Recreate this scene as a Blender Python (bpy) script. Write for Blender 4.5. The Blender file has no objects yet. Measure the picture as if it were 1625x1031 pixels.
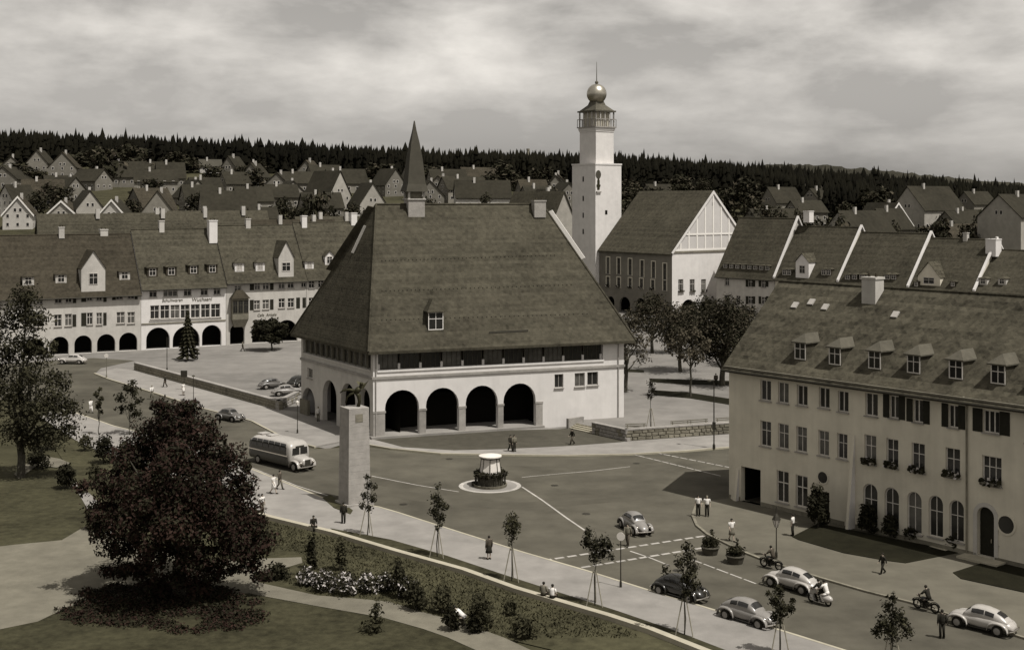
import bpy, math, random
import numpy as np
from mathutils import Vector, Matrix

# ---------------------------------------------------------------- camera, sky, sun
SC = bpy.context.scene
COL = SC.collection
F, CX, HZ, CH = 2000.0, 812.5, 318.0, 26.0     # focal length / principal point of the view camera in photo pixels, camera height
cam = bpy.data.cameras.new("camera")
cam.sensor_width = 36.0
cam.lens = F / 1625 * 36
cam.shift_y = -(515.5 - HZ) / 1625
cam.clip_start, cam.clip_end = 1.0, 20000.0
camo = bpy.data.objects.new("camera", cam)
COL.objects.link(camo)
camo.location = (0, 0, CH)
camo.rotation_euler = (math.pi / 2, 0, 0)
SC.camera = camo

SUN_EL, SUN_AZ = math.radians(62), math.radians(-40)   # azimuth measured from +X (sun stands right of and a little behind the camera)
sdir = Vector((math.cos(SUN_EL) * math.cos(SUN_AZ), math.cos(SUN_EL) * math.sin(SUN_AZ), math.sin(SUN_EL)))
sun = bpy.data.lights.new("sun", 'SUN')
sun.energy = 5.0
sun.angle = math.radians(0.5)
sun.color = (1.0, 0.965, 0.91)
suno = bpy.data.objects.new("sun", sun)
COL.objects.link(suno)
suno.rotation_euler = sdir.to_track_quat('Z', 'Y').to_euler()

W = bpy.data.worlds.new("World")
SC.world = W
W.use_nodes = True
nt = W.node_tree
nt.nodes.clear()
def N(tree, typ, **kw):
    n = tree.nodes.new(typ)
    for k, v in kw.items():
        if k == 'inp':
            for i, val in v.items():
                n.inputs[i].default_value = val
        else:
            setattr(n, k, v)
    return n
def LK(tree, a, b): tree.links.new(a, b)
sky = N(nt, 'ShaderNodeTexSky', sky_type='NISHITA', sun_disc=False)
sky.sun_elevation = SUN_EL
sky.sun_rotation = math.radians(90) - SUN_AZ
sky.air_density, sky.dust_density, sky.ozone_density = 1.0, 2.0, 1.0
bw = N(nt, 'ShaderNodeRGBToBW')
LK(nt, sky.outputs[0], bw.inputs[0])
tint = N(nt, 'ShaderNodeMixRGB', blend_type='MULTIPLY', inp={0: 1.0, 2: (1.13, 1.08, 1.01, 1)})
LK(nt, bw.outputs[0], tint.inputs[1])
# broken cloud layer: the direction projected on a flat deck overhead
tc = N(nt, 'ShaderNodeTexCoord')
sep = N(nt, 'ShaderNodeSeparateXYZ')
LK(nt, tc.outputs['Generated'], sep.inputs[0])
zz = N(nt, 'ShaderNodeMath', operation='MAXIMUM', inp={1: 0.0})
LK(nt, sep.outputs[2], zz.inputs[0])
za = N(nt, 'ShaderNodeMath', operation='ADD', inp={1: 0.16})
LK(nt, zz.outputs[0], za.inputs[0])
dx = N(nt, 'ShaderNodeMath', operation='DIVIDE')
dy = N(nt, 'ShaderNodeMath', operation='DIVIDE')
LK(nt, sep.outputs[0], dx.inputs[0]); LK(nt, za.outputs[0], dx.inputs[1])
LK(nt, sep.outputs[1], dy.inputs[0]); LK(nt, za.outputs[0], dy.inputs[1])
cmb = N(nt, 'ShaderNodeCombineXYZ', inp={2: 3.7})
LK(nt, dx.outputs[0], cmb.inputs[0]); LK(nt, dy.outputs[0], cmb.inputs[1])
cn = N(nt, 'ShaderNodeTexNoise', inp={'Scale': 1.15, 'Detail': 8.0, 'Roughness': 0.55, 'Distortion': 0.25})
LK(nt, cmb.outputs[0], cn.inputs['Vector'])
cm2 = N(nt, 'ShaderNodeCombineXYZ')
z3 = N(nt, 'ShaderNodeMath', operation='MULTIPLY', inp={1: 2.3}); LK(nt, sep.outputs[2], z3.inputs[0])
LK(nt, sep.outputs[0], cm2.inputs[0]); LK(nt, sep.outputs[1], cm2.inputs[1]); LK(nt, z3.outputs[0], cm2.inputs[2])
cn2 = N(nt, 'ShaderNodeTexNoise', inp={'Scale': 7.5, 'Detail': 9.0, 'Roughness': 0.56, 'Distortion': 0.15})
LK(nt, cm2.outputs[0], cn2.inputs['Vector'])
cadd = N(nt, 'ShaderNodeMath', operation='MULTIPLY_ADD', inp={1: 0.62}); LK(nt, cn2.outputs[0], cadd.inputs[0])
cml = N(nt, 'ShaderNodeMath', operation='MULTIPLY', inp={1: 0.38}); LK(nt, cn.outputs[0], cml.inputs[0]); LK(nt, cml.outputs[0], cadd.inputs[2])
cr = N(nt, 'ShaderNodeValToRGB')
cr.color_ramp.elements[0].position = 0.43; cr.color_ramp.elements[0].color = (0, 0, 0, 1)
cr.color_ramp.elements[1].position = 0.70; cr.color_ramp.elements[1].color = (1, 1, 1, 1)
LK(nt, cadd.outputs[0], cr.inputs[0])
elv = N(nt, 'ShaderNodeMapRange', inp={'From Min': 0.02, 'From Max': 0.10, 'To Min': 0.25, 'To Max': 1.0})
LK(nt, sep.outputs[2], elv.inputs[0])
cmk = N(nt, 'ShaderNodeMath', operation='MULTIPLY'); LK(nt, cr.outputs[0], cmk.inputs[0]); LK(nt, elv.outputs[0], cmk.inputs[1])
cmix = N(nt, 'ShaderNodeMixRGB', inp={2: (9.2, 8.75, 8.1, 1)})
LK(nt, cmk.outputs[0], cmix.inputs[0]); LK(nt, tint.outputs[0], cmix.inputs[1])
bg = N(nt, 'ShaderNodeBackground', inp={'Strength': 0.10})
LK(nt, cmix.outputs[0], bg.inputs[0])
wo = N(nt, 'ShaderNodeOutputWorld')
LK(nt, bg.outputs[0], wo.inputs[0])

SC.view_settings.view_transform = 'Standard'
SC.view_settings.look = 'None'
SC.view_settings.exposure = 0.0
SC.view_settings.gamma = 1.0
SC.view_settings.use_curve_mapping = False
SC.render.engine = 'CYCLES'
SC.cycles.max_bounces = 6
SC.cycles.volume_bounces = 0
SC.cycles.use_denoising = True

RND = random.Random(7)

# ---------------------------------------------------------------- helpers
def at(px, py, z=0.0):
    d = (CH - z) * F / (py - HZ)
    return Vector(((px - CX) / F * d, d, z))
def at_d(px, py, d):
    return Vector(((px - CX) / F * d, d, CH - (py - HZ) / F * d))

class MB:
    def __init__(s):
        s.v, s.f, s.m = [], [], []
    def add(s, vs, fs, mi=0):
        b = len(s.v)
        s.v += [tuple(p) for p in vs]
        for f in fs:
            s.f.append(tuple(b + i for i in f)); s.m.append(mi)
        return s
    def quad(s, a, b, c, d, mi=0): return s.add([a, b, c, d], [(0, 1, 2, 3)], mi)
    def tri(s, a, b, c, mi=0): return s.add([a, b, c], [(0, 1, 2)], mi)
    def box(s, x0, x1, y0, y1, z0, z1, mi=0):
        return s.add([(x0,y0,z0),(x1,y0,z0),(x1,y1,z0),(x0,y1,z0),(x0,y0,z1),(x1,y0,z1),(x1,y1,z1),(x0,y1,z1)],
                     [(0,3,2,1),(4,5,6,7),(0,1,5,4),(1,2,6,5),(2,3,7,6),(3,0,4,7)], mi)
    def frustum(s, x0, x1, y0, y1, z0, X0, X1, Y0, Y1, z1, mi=0):
        return s.add([(x0,y0,z0),(x1,y0,z0),(x1,y1,z0),(x0,y1,z0),(X0,Y0,z1),(X1,Y0,z1),(X1,Y1,z1),(X0,Y1,z1)],
                     [(0,3,2,1),(4,5,6,7),(0,1,5,4),(1,2,6,5),(2,3,7,6),(3,0,4,7)], mi)
    def prism(s, poly, z0, z1, mi=0, bottom=False):
        n = len(poly)
        a = sum(poly[i][0]*poly[(i+1)%n][1]-poly[(i+1)%n][0]*poly[i][1] for i in range(n))
        if a < 0: poly = poly[::-1]
        vs = [(p[0],p[1],z0) for p in poly] + [(p[0],p[1],z1) for p in poly]
        fs = [tuple(range(n, 2*n))] + [(i,(i+1)%n,n+(i+1)%n,n+i) for i in range(n)]
        if bottom: fs.append(tuple(range(n-1,-1,-1)))
        return s.add(vs, fs, mi)
    def extrude_x(s, prof, x0, x1, mi=0):      # prof: closed (y,z) outline, extruded along x
        n = len(prof)
        a = sum(prof[i][0]*prof[(i+1)%n][1]-prof[(i+1)%n][0]*prof[i][1] for i in range(n))
        if a < 0: prof = prof[::-1]
        vs = [(x0,p[0],p[1]) for p in prof] + [(x1,p[0],p[1]) for p in prof]
        fs = [tuple(range(n-1,-1,-1)), tuple(range(n,2*n))] + [(i,(i+1)%n,n+(i+1)%n,n+i) for i in range(n)]
        return s.add(vs, fs, mi)
    def extrude_y(s, prof, y0, y1, mi=0):      # prof: closed (x,z) outline
        n = len(prof)
        a = sum(prof[i][0]*prof[(i+1)%n][1]-prof[(i+1)%n][0]*prof[i][1] for i in range(n))
        if a < 0: prof = prof[::-1]
        vs = [(p[0],y0,p[1]) for p in prof] + [(p[0],y1,p[1]) for p in prof]
        fs = [tuple(range(n)), tuple(range(2*n-1,n-1,-1))] + [(i,n+i,n+(i+1)%n,(i+1)%n) for i in range(n)]
        return s.add(vs, fs, mi)
    def tube(s, pts, rads, n=7, mi=0, flat=None):
        pts = [Vector(p) for p in pts]
        rings = []
        for i, p in enumerate(pts):
            t = (pts[min(i+1,len(pts)-1)] - pts[max(i-1,0)])
            t = t.normalized() if t.length > 1e-9 else Vector((0,0,1))
            a = Vector((1,0,0)) if abs(t.x) < 0.8 else Vector((0,1,0))
            x = (a - t*a.dot(t)).normalized(); y = t.cross(x)
            r = rads[i] if isinstance(rads,(list,tuple)) else rads
            rx, ry = r if isinstance(r, tuple) else (r, r)
            rings.append([p + x*(rx*math.cos(2*math.pi*k/n)) + y*(ry*math.sin(2*math.pi*k/n)) for k in range(n)])
        return s.rings(rings, mi)
    def rings(s, rings, mi=0, cap=True):
        n = len(rings[0])
        vs = [p for r in rings for p in r]
        fs = []
        for i in range(len(rings)-1):
            for k in range(n):
                fs.append((i*n+k, i*n+(k+1)%n, (i+1)*n+(k+1)%n, (i+1)*n+k))
        if cap:
            fs.append(tuple(range(n-1,-1,-1))); fs.append(tuple((len(rings)-1)*n+k for k in range(n)))
        return s.add(vs, fs, mi)
    def lathe(s, prof, n=12, c=(0,0,0), mi=0, rot=0):
        rings = [[(c[0]+r*math.cos(2*math.pi*(k+rot)/n), c[1]+r*math.sin(2*math.pi*(k+rot)/n), c[2]+z) for k in range(n)] for r, z in prof]
        return s.rings(rings, mi)
    def ball(s, c, r, n=10, m=6, mi=0):
        rx, ry, rz = r if isinstance(r, tuple) else (r, r, r)
        rings = []
        for j in range(m+1):
            a = -math.pi/2 + math.pi*j/m
            ca = max(math.cos(a), 0.02)
            rings.append([(c[0]+rx*ca*math.cos(2*math.pi*k/n), c[1]+ry*ca*math.sin(2*math.pi*k/n), c[2]+rz*math.sin(a)) for k in range(n)])
        return s.rings(rings, mi)
    def mesh(s, name, mats, smooth=False):
        me = bpy.data.meshes.new(name)
        me.from_pydata(s.v, [], s.f)
        if not isinstance(mats, (list, tuple)): mats = [mats]
        for m in mats: me.materials.append(m)
        if len(mats) > 1: me.polygons.foreach_set('material_index', s.m)
        if smooth: me.polygons.foreach_set('use_smooth', [True]*len(s.f))
        me.update()
        return me

def new_obj(name, data, parent=None, loc=(0,0,0), rz=0.0):
    o = bpy.data.objects.new(name, data)
    COL.objects.link(o)
    o.location = loc
    o.rotation_euler = (0, 0, rz)
    if parent is not None: o.parent = parent
    return o
def tag(o, label, cat, group=None):
    o['label'] = label; o['category'] = cat
    if group: o['group'] = group
    return o
def thing(name, label, cat, loc=(0,0,0), rz=0.0, group=None):
    return tag(new_obj(name, None, None, loc, rz), label, cat, group)
def part(name, mb, mat, parent, loc=(0,0,0), rz=0.0, smooth=False, label=None):
    me = mb if isinstance(mb, bpy.types.Mesh) else mb.mesh(name, mat, smooth)
    o = new_obj(name, me, parent, loc, rz)
    if label: o['label'] = label
    return o
def struct(name, mb, mat, label=None, kind='structure'):
    o = new_obj(name, mb.mesh(name, mat) if isinstance(mb, MB) else mb)
    o['kind'] = kind
    if label: o['label'] = label
    return o
def copy_thing(o, loc, rz=0.0, label=None, group=None, scale=None):
    def rec(src, parent):
        c = src.copy(); COL.objects.link(c)
        if parent is not None: c.parent = parent
        for ch in list(src.children): rec(ch, c)
        return c
    c = rec(o, None)
    c.location = loc; c.rotation_euler = (0, 0, rz)
    if label: c['label'] = label
    if group: c['group'] = group
    if scale: c.scale = scale
    return c

# ---------------------------------------------------------------- materials (warm greys of a sepia print)
WARM = (1.0, 0.92, 0.72)
PALE = (1.0, 0.94, 0.86)
GREENISH = (1.0, 0.93, 0.54)
TILE = (1.0, 0.905, 0.66)
MATS = {}
def mat(name, a, rough=0.85, var=0.25, scale=1.5, tone=WARM, bump=0.0, bscale=8.0, spec=0.06, metal=0.0, detail=5.0, coat=0.0, obj=False, stripes=None, streak=0.0):
    if name in MATS: return MATS[name]
    m = bpy.data.materials.new(name); m.use_nodes = True
    t = m.node_tree; t.nodes.clear()
    b = N(t, 'ShaderNodeBsdfPrincipled'); o = N(t, 'ShaderNodeOutputMaterial')
    LK(t, b.outputs[0], o.inputs[0])
    b.inputs['Roughness'].default_value = rough
    b.inputs['Metallic'].default_value = metal
    b.inputs['Specular IOR Level'].default_value = spec
    b.inputs['Coat Weight'].default_value = coat
    if obj:
        pos = N(t, 'ShaderNodeTexCoord').outputs['Object']
    else:
        pos = N(t, 'ShaderNodeNewGeometry').outputs['Position']
    hi = tuple(min(0.95, a * (1 + var) * c) for c in tone) + (1,)
    lo = tuple(a * (1 - var) * c for c in tone) + (1,)
    n1 = N(t, 'ShaderNodeTexNoise', inp={'Scale': scale, 'Detail': detail, 'Roughness': 0.62})
    n2 = N(t, 'ShaderNodeTexNoise', inp={'Scale': scale * 0.13, 'Detail': 3.0, 'Roughness': 0.5})
    LK(t, pos, n1.inputs['Vector']); LK(t, pos, n2.inputs['Vector'])
    ad = N(t, 'ShaderNodeMath', operation='MULTIPLY_ADD', inp={1: 0.55})
    LK(t, n1.outputs[0], ad.inputs[0])
    mu = N(t, 'ShaderNodeMath', operation='MULTIPLY', inp={1: 0.45})
    LK(t, n2.outputs[0], mu.inputs[0]); LK(t, mu.outputs[0], ad.inputs[2])
    rp = N(t, 'ShaderNodeMapRange', inp={'From Min': 0.33, 'From Max': 0.67})
    LK(t, ad.outputs[0], rp.inputs[0])
    fac = rp.outputs[0]
    if stripes:                       # courses of tiles: fine bands by height
        sp = N(t, 'ShaderNodeSeparateXYZ'); LK(t, pos, sp.inputs[0])
        ms = N(t, 'ShaderNodeMath', operation='MULTIPLY', inp={1: 1.0 / stripes}); LK(t, sp.outputs[2], ms.inputs[0])
        fr = N(t, 'ShaderNodeMath', operation='FRACT'); LK(t, ms.outputs[0], fr.inputs[0])
        fl = N(t, 'ShaderNodeMath', operation='FLOOR'); LK(t, ms.outputs[0], fl.inputs[0])
        def cells(k):
            cv = N(t, 'ShaderNodeCombineXYZ')
            for ax in (0, 1):
                s1 = N(t, 'ShaderNodeMath', operation='MULTIPLY', inp={1: k}); LK(t, sp.outputs[ax], s1.inputs[0])
                s2 = N(t, 'ShaderNodeMath', operation='FLOOR'); LK(t, s1.outputs[0], s2.inputs[0])
                LK(t, s2.outputs[0], cv.inputs[ax])
            LK(t, fl.outputs[0], cv.inputs[2])
            wn = N(t, 'ShaderNodeTexWhiteNoise', noise_dimensions='3D'); LK(t, cv.outputs[0], wn.inputs['Vector'])
            return wn.outputs['Value']
        wc = N(t, 'ShaderNodeTexWhiteNoise', noise_dimensions='1D'); LK(t, fl.outputs[0], wc.inputs['W'])
        b1 = N(t, 'ShaderNodeMath', operation='MULTIPLY_ADD', inp={1: 0.26}); LK(t, cells(2.9), b1.inputs[0])
        b2 = N(t, 'ShaderNodeMath', operation='MULTIPLY_ADD', inp={1: 0.10}); LK(t, cells(0.9), b2.inputs[0])
        b3 = N(t, 'ShaderNodeMath', operation='MULTIPLY', inp={1: 0.22}); LK(t, wc.outputs['Value'], b3.inputs[0])
        LK(t, b3.outputs[0], b2.inputs[2]); LK(t, b2.outputs[0], b1.inputs[2])
        a1 = N(t, 'ShaderNodeMath', operation='MULTIPLY_ADD', inp={1: 0.56}); LK(t, fac, a1.inputs[0]); LK(t, b1.outputs[0], a1.inputs[2])
        fac = a1.outputs[0]
    if streak:
        mpn = N(t, 'ShaderNodeMapping'); mpn.inputs['Scale'].default_value = (1.3, 1.3, 0.10); LK(t, pos, mpn.inputs['Vector'])
        ns = N(t, 'ShaderNodeTexNoise', inp={'Scale': 1.0, 'Detail': 6.0, 'Roughness': 0.65}); LK(t, mpn.outputs[0], ns.inputs['Vector'])
        q1 = N(t, 'ShaderNodeMath', operation='MULTIPLY_ADD', inp={1: streak*2, 2: -streak}); LK(t, ns.outputs[0], q1.inputs[0])
        q2 = N(t, 'ShaderNodeMath', operation='ADD'); LK(t, fac, q2.inputs[0]); LK(t, q1.outputs[0], q2.inputs[1]); fac = q2.outputs[0]
    mx = N(t, 'ShaderNodeMixRGB', inp={1: lo, 2: hi})
    LK(t, fac, mx.inputs[0]); LK(t, mx.outputs[0], b.inputs['Base Color'])
    if bump or stripes:
        nb = N(t, 'ShaderNodeTexNoise', inp={'Scale': bscale, 'Detail': 4.0})
        LK(t, pos, nb.inputs['Vector'])
        bm = N(t, 'ShaderNodeBump', inp={'Strength': bump or 0.4, 'Distance': 0.06})
        if stripes:
            hh = N(t, 'ShaderNodeMath', operation='MULTIPLY_ADD', inp={1: 0.8}); LK(t, fr.outputs[0], hh.inputs[0]); LK(t, nb.outputs[0], hh.inputs[2])
            LK(t, hh.outputs[0], bm.inputs['Height'])
        else:
            LK(t, nb.outputs[0], bm.inputs['Height'])
        LK(t, bm.outputs[0], b.inputs['Normal'])
    MATS[name] = m
    return m

M = dict(
    ground = mat('earth_and_grass', 0.042, 0.95, 0.45, 0.25, GREENISH, 0.5, 1.5),
    asphalt = mat('asphalt', 0.079, 0.85, 0.42, 0.22, WARM, 0.15, 14),
    asphalt_dark = mat('worn_dark_asphalt', 0.078, 0.85, 0.25, 0.3, WARM, 0.15, 14),
    paving = mat('pale_paving', 0.215, 0.9, 0.25, 0.4, PALE, 0.15, 10),
    square = mat('square_gravel', 0.165, 0.95, 0.25, 0.3, PALE, 0.2, 8),
    gravel = mat('gravel', 0.135, 0.95, 0.25, 0.7, WARM, 0.3, 12),
    kerb = mat('kerb_stone', 0.33, 0.85, 0.15, 1.2),
    paint = mat('road_paint', 0.33, 0.8, 0.35, 1.5, tone=PALE),
    grass = mat('lawn_grass', 0.036, 0.95, 0.55, 1.6, GREENISH, 0.6, 6),
    grass_pale = mat('dry_lawn_grass', 0.04, 0.95, 0.5, 1.4, GREENISH, 0.6, 5),
    grass_rough = mat('rough_grass', 0.05, 0.95, 0.5, 1.2, GREENISH, 0.8, 4),
    apron = mat('dark_cobbles', 0.062, 0.9, 0.25, 0.8, WARM, 0.4, 9),
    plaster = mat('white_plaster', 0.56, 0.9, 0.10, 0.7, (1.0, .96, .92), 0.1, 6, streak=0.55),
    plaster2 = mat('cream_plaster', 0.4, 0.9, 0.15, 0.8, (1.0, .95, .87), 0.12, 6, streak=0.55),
    plaster3 = mat('grey_plaster', 0.50, 0.9, 0.15, 0.5, (1.0, .93, .77), 0.12, 6, streak=0.55),
    plaster4 = mat('shade_dulled_plaster', 0.15, 0.9, 0.2, 0.6, (1.0, .93, .79), 0.12, 6),
    gable_panel = mat('gable_panel_plaster', 0.46, 0.9, 0.06, 0.7, (1.0, .96, .92)),
    plaster_far = mat('weathered_far_plaster', 0.20, 0.9, 0.2, 0.6, (1.0, .93, .79)),
    plaster_far2 = mat('pale_far_plaster', 0.30, 0.9, 0.2, 0.6, (1.0, .94, .83)),
    paving_dark = mat('worn_grey_paving', 0.105, 0.9, 0.25, 0.4, WARM, 0.15, 10),
    terrace_stone = mat('terrace_wall_stone', 0.155, 0.9, 0.35, 1.4, WARM, 0.4, 7),
    stone = mat('sandstone', 0.26, 0.9, 0.25, 1.3, PALE, 0.35, 7),
    stone_dark = mat('weathered_wall_stone', 0.17, 0.9, 0.4, 1.6, WARM, 0.5, 7),
    tile = mat('roof_tiles', 0.05, 0.9, 0.62, 1.4, TILE, 0.5, 5, stripes=0.30),
    tile_red = mat('old_red_roof_tiles', 0.038, 0.9, 0.6, 1.3, (1.0, .86, .62), 0.5, 5, stripes=0.32),
    tile_pale = mat('weathered_roof_tiles', 0.054, 0.9, 0.9, 1.9, TILE, 0.5, 5, stripes=0.28),
    tile_far = mat('far_roof_tiles', 0.028, 0.9, 0.3, 0.8, TILE, 0.0),
    lawn_dark = mat('dark_lawn', 0.013, 0.95, 0.4, 0.8, GREENISH, 0.6, 6),  # dark grass; the terrace bands use it for painted shadow too
    tile_light = mat('sunlit_dormer_tiles', 0.08, 0.9, 0.25, 1.6, WARM, 0.4, 5),  # sunlight on the dormer slopes put into a paler tile colour
    slate = mat('slate_sheet', 0.055, 0.7, 0.2, 1.5),
    copper = mat('copper_roof', 0.09, 0.55, 0.3, 1.5, WARM, metal=0.3),
    ball = mat('gilded_ball', 0.42, 0.34, 0.2, 1.0, (1.0, .93, .78), metal=0.85),
    dark = mat('shaded_interior', 0.009, 0.95, 0.2, 1.0),  # near black stands for the unlit depth behind arches and openings
    glass = mat('window_glass', 0.018, 0.12, 0.4, 0.6, (1.0, .97, .9), spec=0.5),
    glass_curtain = mat('window_glass_with_curtain', 0.075, 0.2, 0.6, 1.2, (1.0, .95, .85), spec=0.5),  # paler pane, curtain drawn behind the glass
    curtain = mat('net_curtain', 0.30, 0.85, 0.3, 2.0, tone=PALE),
    frame = mat('painted_window_frame', 0.50, 0.6, 0.15, 2.0, tone=PALE),
    frame_dark = mat('dark_window_frame', 0.06, 0.6, 0.2, 2.0),
    shutter = mat('dark_shutter_paint', 0.022, 0.7, 0.25, 3.0, (1.0, .95, .7)),
    wood = mat('weathered_wood', 0.14, 0.8, 0.3, 4.0),
    wood_pale = mat('pale_stake_wood', 0.22, 0.8, 0.3, 4.0),
    iron = mat('dark_iron', 0.035, 0.5, 0.2, 4.0, metal=0.2),
    bronze = mat('dark_bronze', 0.035, 0.5, 0.4, 3.0, GREENISH, metal=0.4),
    rubber = mat('tyre_rubber', 0.018, 0.85, 0.2, 4.0),
    chrome = mat('chrome', 0.62, 0.18, 0.1, 4.0, metal=1.0, tone=PALE),
    hub = mat('hub_cap_paint', 0.22, 0.4, 0.1, 4.0, tone=PALE),
    car_dark = mat('black_car_paint', 0.014, 0.25, 0.2, 2.0, spec=0.5, coat=0.3),
    car_grey = mat('grey_car_paint', 0.20, 0.32, 0.12, 2.0, spec=0.5, coat=0.2, tone=PALE),
    car_pale = mat('pale_car_paint', 0.34, 0.32, 0.1, 2.0, spec=0.5, coat=0.2, tone=PALE),
    car_mid = mat('mid_grey_car_paint', 0.10, 0.3, 0.1, 2.0, spec=0.5, coat=0.2, tone=PALE),
    bus_cream = mat('cream_coach_paint', 0.34, 0.3, 0.1, 2.0, spec=0.5, tone=PALE),
    bus_dark = mat('dark_coach_paint', 0.03, 0.35, 0.15, 2.0, spec=0.5),
    lamp_white = mat('opal_glass', 0.6, 0.4, 0.05, 2.0, tone=PALE),
    skin = mat('skin', 0.33, 0.7, 0.1, 4.0, (1.0, .82, .66)),
    hair = mat('dark_hair', 0.02, 0.7, 0.3, 9.0),
    hairp = mat('fair_hair', 0.16, 0.7, 0.3, 9.0),
    cl_white = mat('white_cloth', 0.6, 0.9, 0.08, 4.0, (1.0, .96, .9)),
    cl_dark = mat('dark_cloth', 0.022, 0.9, 0.3, 4.0),
    cl_grey = mat('grey_cloth', 0.13, 0.9, 0.2, 4.0),
    cl_mid = mat('brown_cloth', 0.06, 0.9, 0.2, 4.0, (1.0, .85, .66)),
    shoe = mat('shoe_leather', 0.02, 0.6, 0.2, 4.0),
    bark = mat('tree_bark', 0.06, 0.95, 0.35, 5.0, WARM, 0.6, 9),
    leaf = mat('leaf_green', 0.034, 0.75, 0.6, 0.9, GREENISH),
    leaf_dark = mat('leaf_dark', 0.018, 0.75, 0.55, 0.9, GREENISH),
    leaf_copper = mat('leaf_copper', 0.026, 0.75, 0.7, 0.40, (1.0, .58, .44)),
    leaf_autumn = mat('leaf_brownish', 0.050, 0.8, 0.5, 0.6, (1.0, .86, .6)),
    needle = mat('needle_green', 0.018, 0.85, 0.5, 0.5, GREENISH),
    forest = mat('forest_needles', 0.005, 0.95, 0.55, 0.06, (1.0, .9, .5)),
    hill = mat('wooded_hill', 0.03, 0.95, 0.35, 0.02, (1.0, .93, .66), 0.8, 0.12),  # paler than the near forest: distance haze put into the colour
    blossom = mat('pale_blossom', 0.42, 0.8, 0.3, 3.0, (1.0, .93, .88)),
    pot = mat('planter_tub', 0.06, 0.8, 0.3, 2.0),
    letter = mat('sign_lettering', 0.12, 0.6, 0.1, 2.0),
    linen = mat('sheer_white_board', 0.66, 0.8, 0.05, 2.0, (1.0, .96, .9)),
)

# ---------------------------------------------------------------- facade helper
class Fac:
    """One straight wall plane: local x runs along the wall (left to right seen from outside), local y points inwards."""
    def __init__(s, root, ox, oy, ang):
        s.root, s.ox, s.oy, s.a = root, ox, oy, math.radians(ang)
        s.c, s.s = math.cos(s.a), math.sin(s.a)
    def w(s, t, y=0.0, z=0.0): return Vector((s.ox + s.c*t - s.s*y, s.oy + s.s*t + s.c*y, z))
    def t(s, px, y=0.0):
        k = (px - CX) / F
        ox, oy = s.ox - s.s*y, s.oy + s.c*y
        return (k*oy - ox) / (s.c - k*s.s)
    def hit(s, px, py, y=0.0):
        t = s.t(px, y)
        d = s.w(t, y).y
        return t, CH - (py - HZ)*d/F
    def put(s, name, me, t=0.0, z=0.0, y=0.0, label=None):
        o = new_obj(name, me, s.root, s.w(t, y, z) - s.root.location, s.a)
        if label: o['label'] = label
        return o

def arch_pts(t0, t1, z1, n=12, rise=None):
    r = (t1 - t0) / 2; c = (t0 + t1) / 2
    h = rise if rise else r
    return [(c - r*math.cos(math.pi*i/n), z1 - h + h*math.sin(math.pi*i/n)) for i in range(n+1)]

def wall_mb(t0, t1, z0, z1, ops, dep=0.25, mb=None, back=True, y=0.0, mi=0):
    """A wall sheet with real openings. ops: (t0,t1,z0,z1,kind[,depth]) kind 'r' or 'a' (round-headed)."""
    mb = mb or MB()
    ts = sorted({round(v, 4) for v in [t0, t1] + [o[0] for o in ops] + [o[1] for o in ops] if t0 - 1e-6 <= v <= t1 + 1e-6})
    zs = sorted({round(v, 4) for v in [z0, z1] + [o[2] for o in ops] + [o[3] for o in ops] if z0 - 1e-6 <= v <= z1 + 1e-6})
    for i in range(len(ts)-1):
        for j in range(len(zs)-1):
            ct, cz = (ts[i]+ts[i+1])/2, (zs[j]+zs[j+1])/2
            if any(o[0] < ct < o[1] and o[2] < cz < o[3] for o in ops): continue
            mb.quad((ts[i],y,zs[j]),(ts[i+1],y,zs[j]),(ts[i+1],y,zs[j+1]),(ts[i],y,zs[j+1]), mi)
    for o in ops:
        a, b, c, d, k = o[:5]
        dp = y + (o[5] if len(o) > 5 else dep)
        if k == 'a':
            ap = arch_pts(a, b, d)
            sp = ap[0][1]
            for (xa, za), (xb, zb) in zip(ap, ap[1:]):
                mb.quad((xa,y,za),(xb,y,zb),(xb,y,d),(xa,y,d), mi)
                mb.quad((xa,y,za),(xa,dp,za),(xb,dp,zb),(xb,y,zb), mi)
        else:
            sp = d
            mb.quad((a,y,d),(a,dp,d),(b,dp,d),(b,y,d), mi)
        mb.quad((a,y,c),(a,dp,c),(a,dp,sp),(a,y,sp), mi)
        mb.quad((b,y,c),(b,y,sp),(b,dp,sp),(b,dp,c), mi)
        if c > z0 + 1e-3: mb.quad((a,y,c),(b,y,c),(b,dp,c),(a,dp,c), mi)
    return mb

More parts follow.
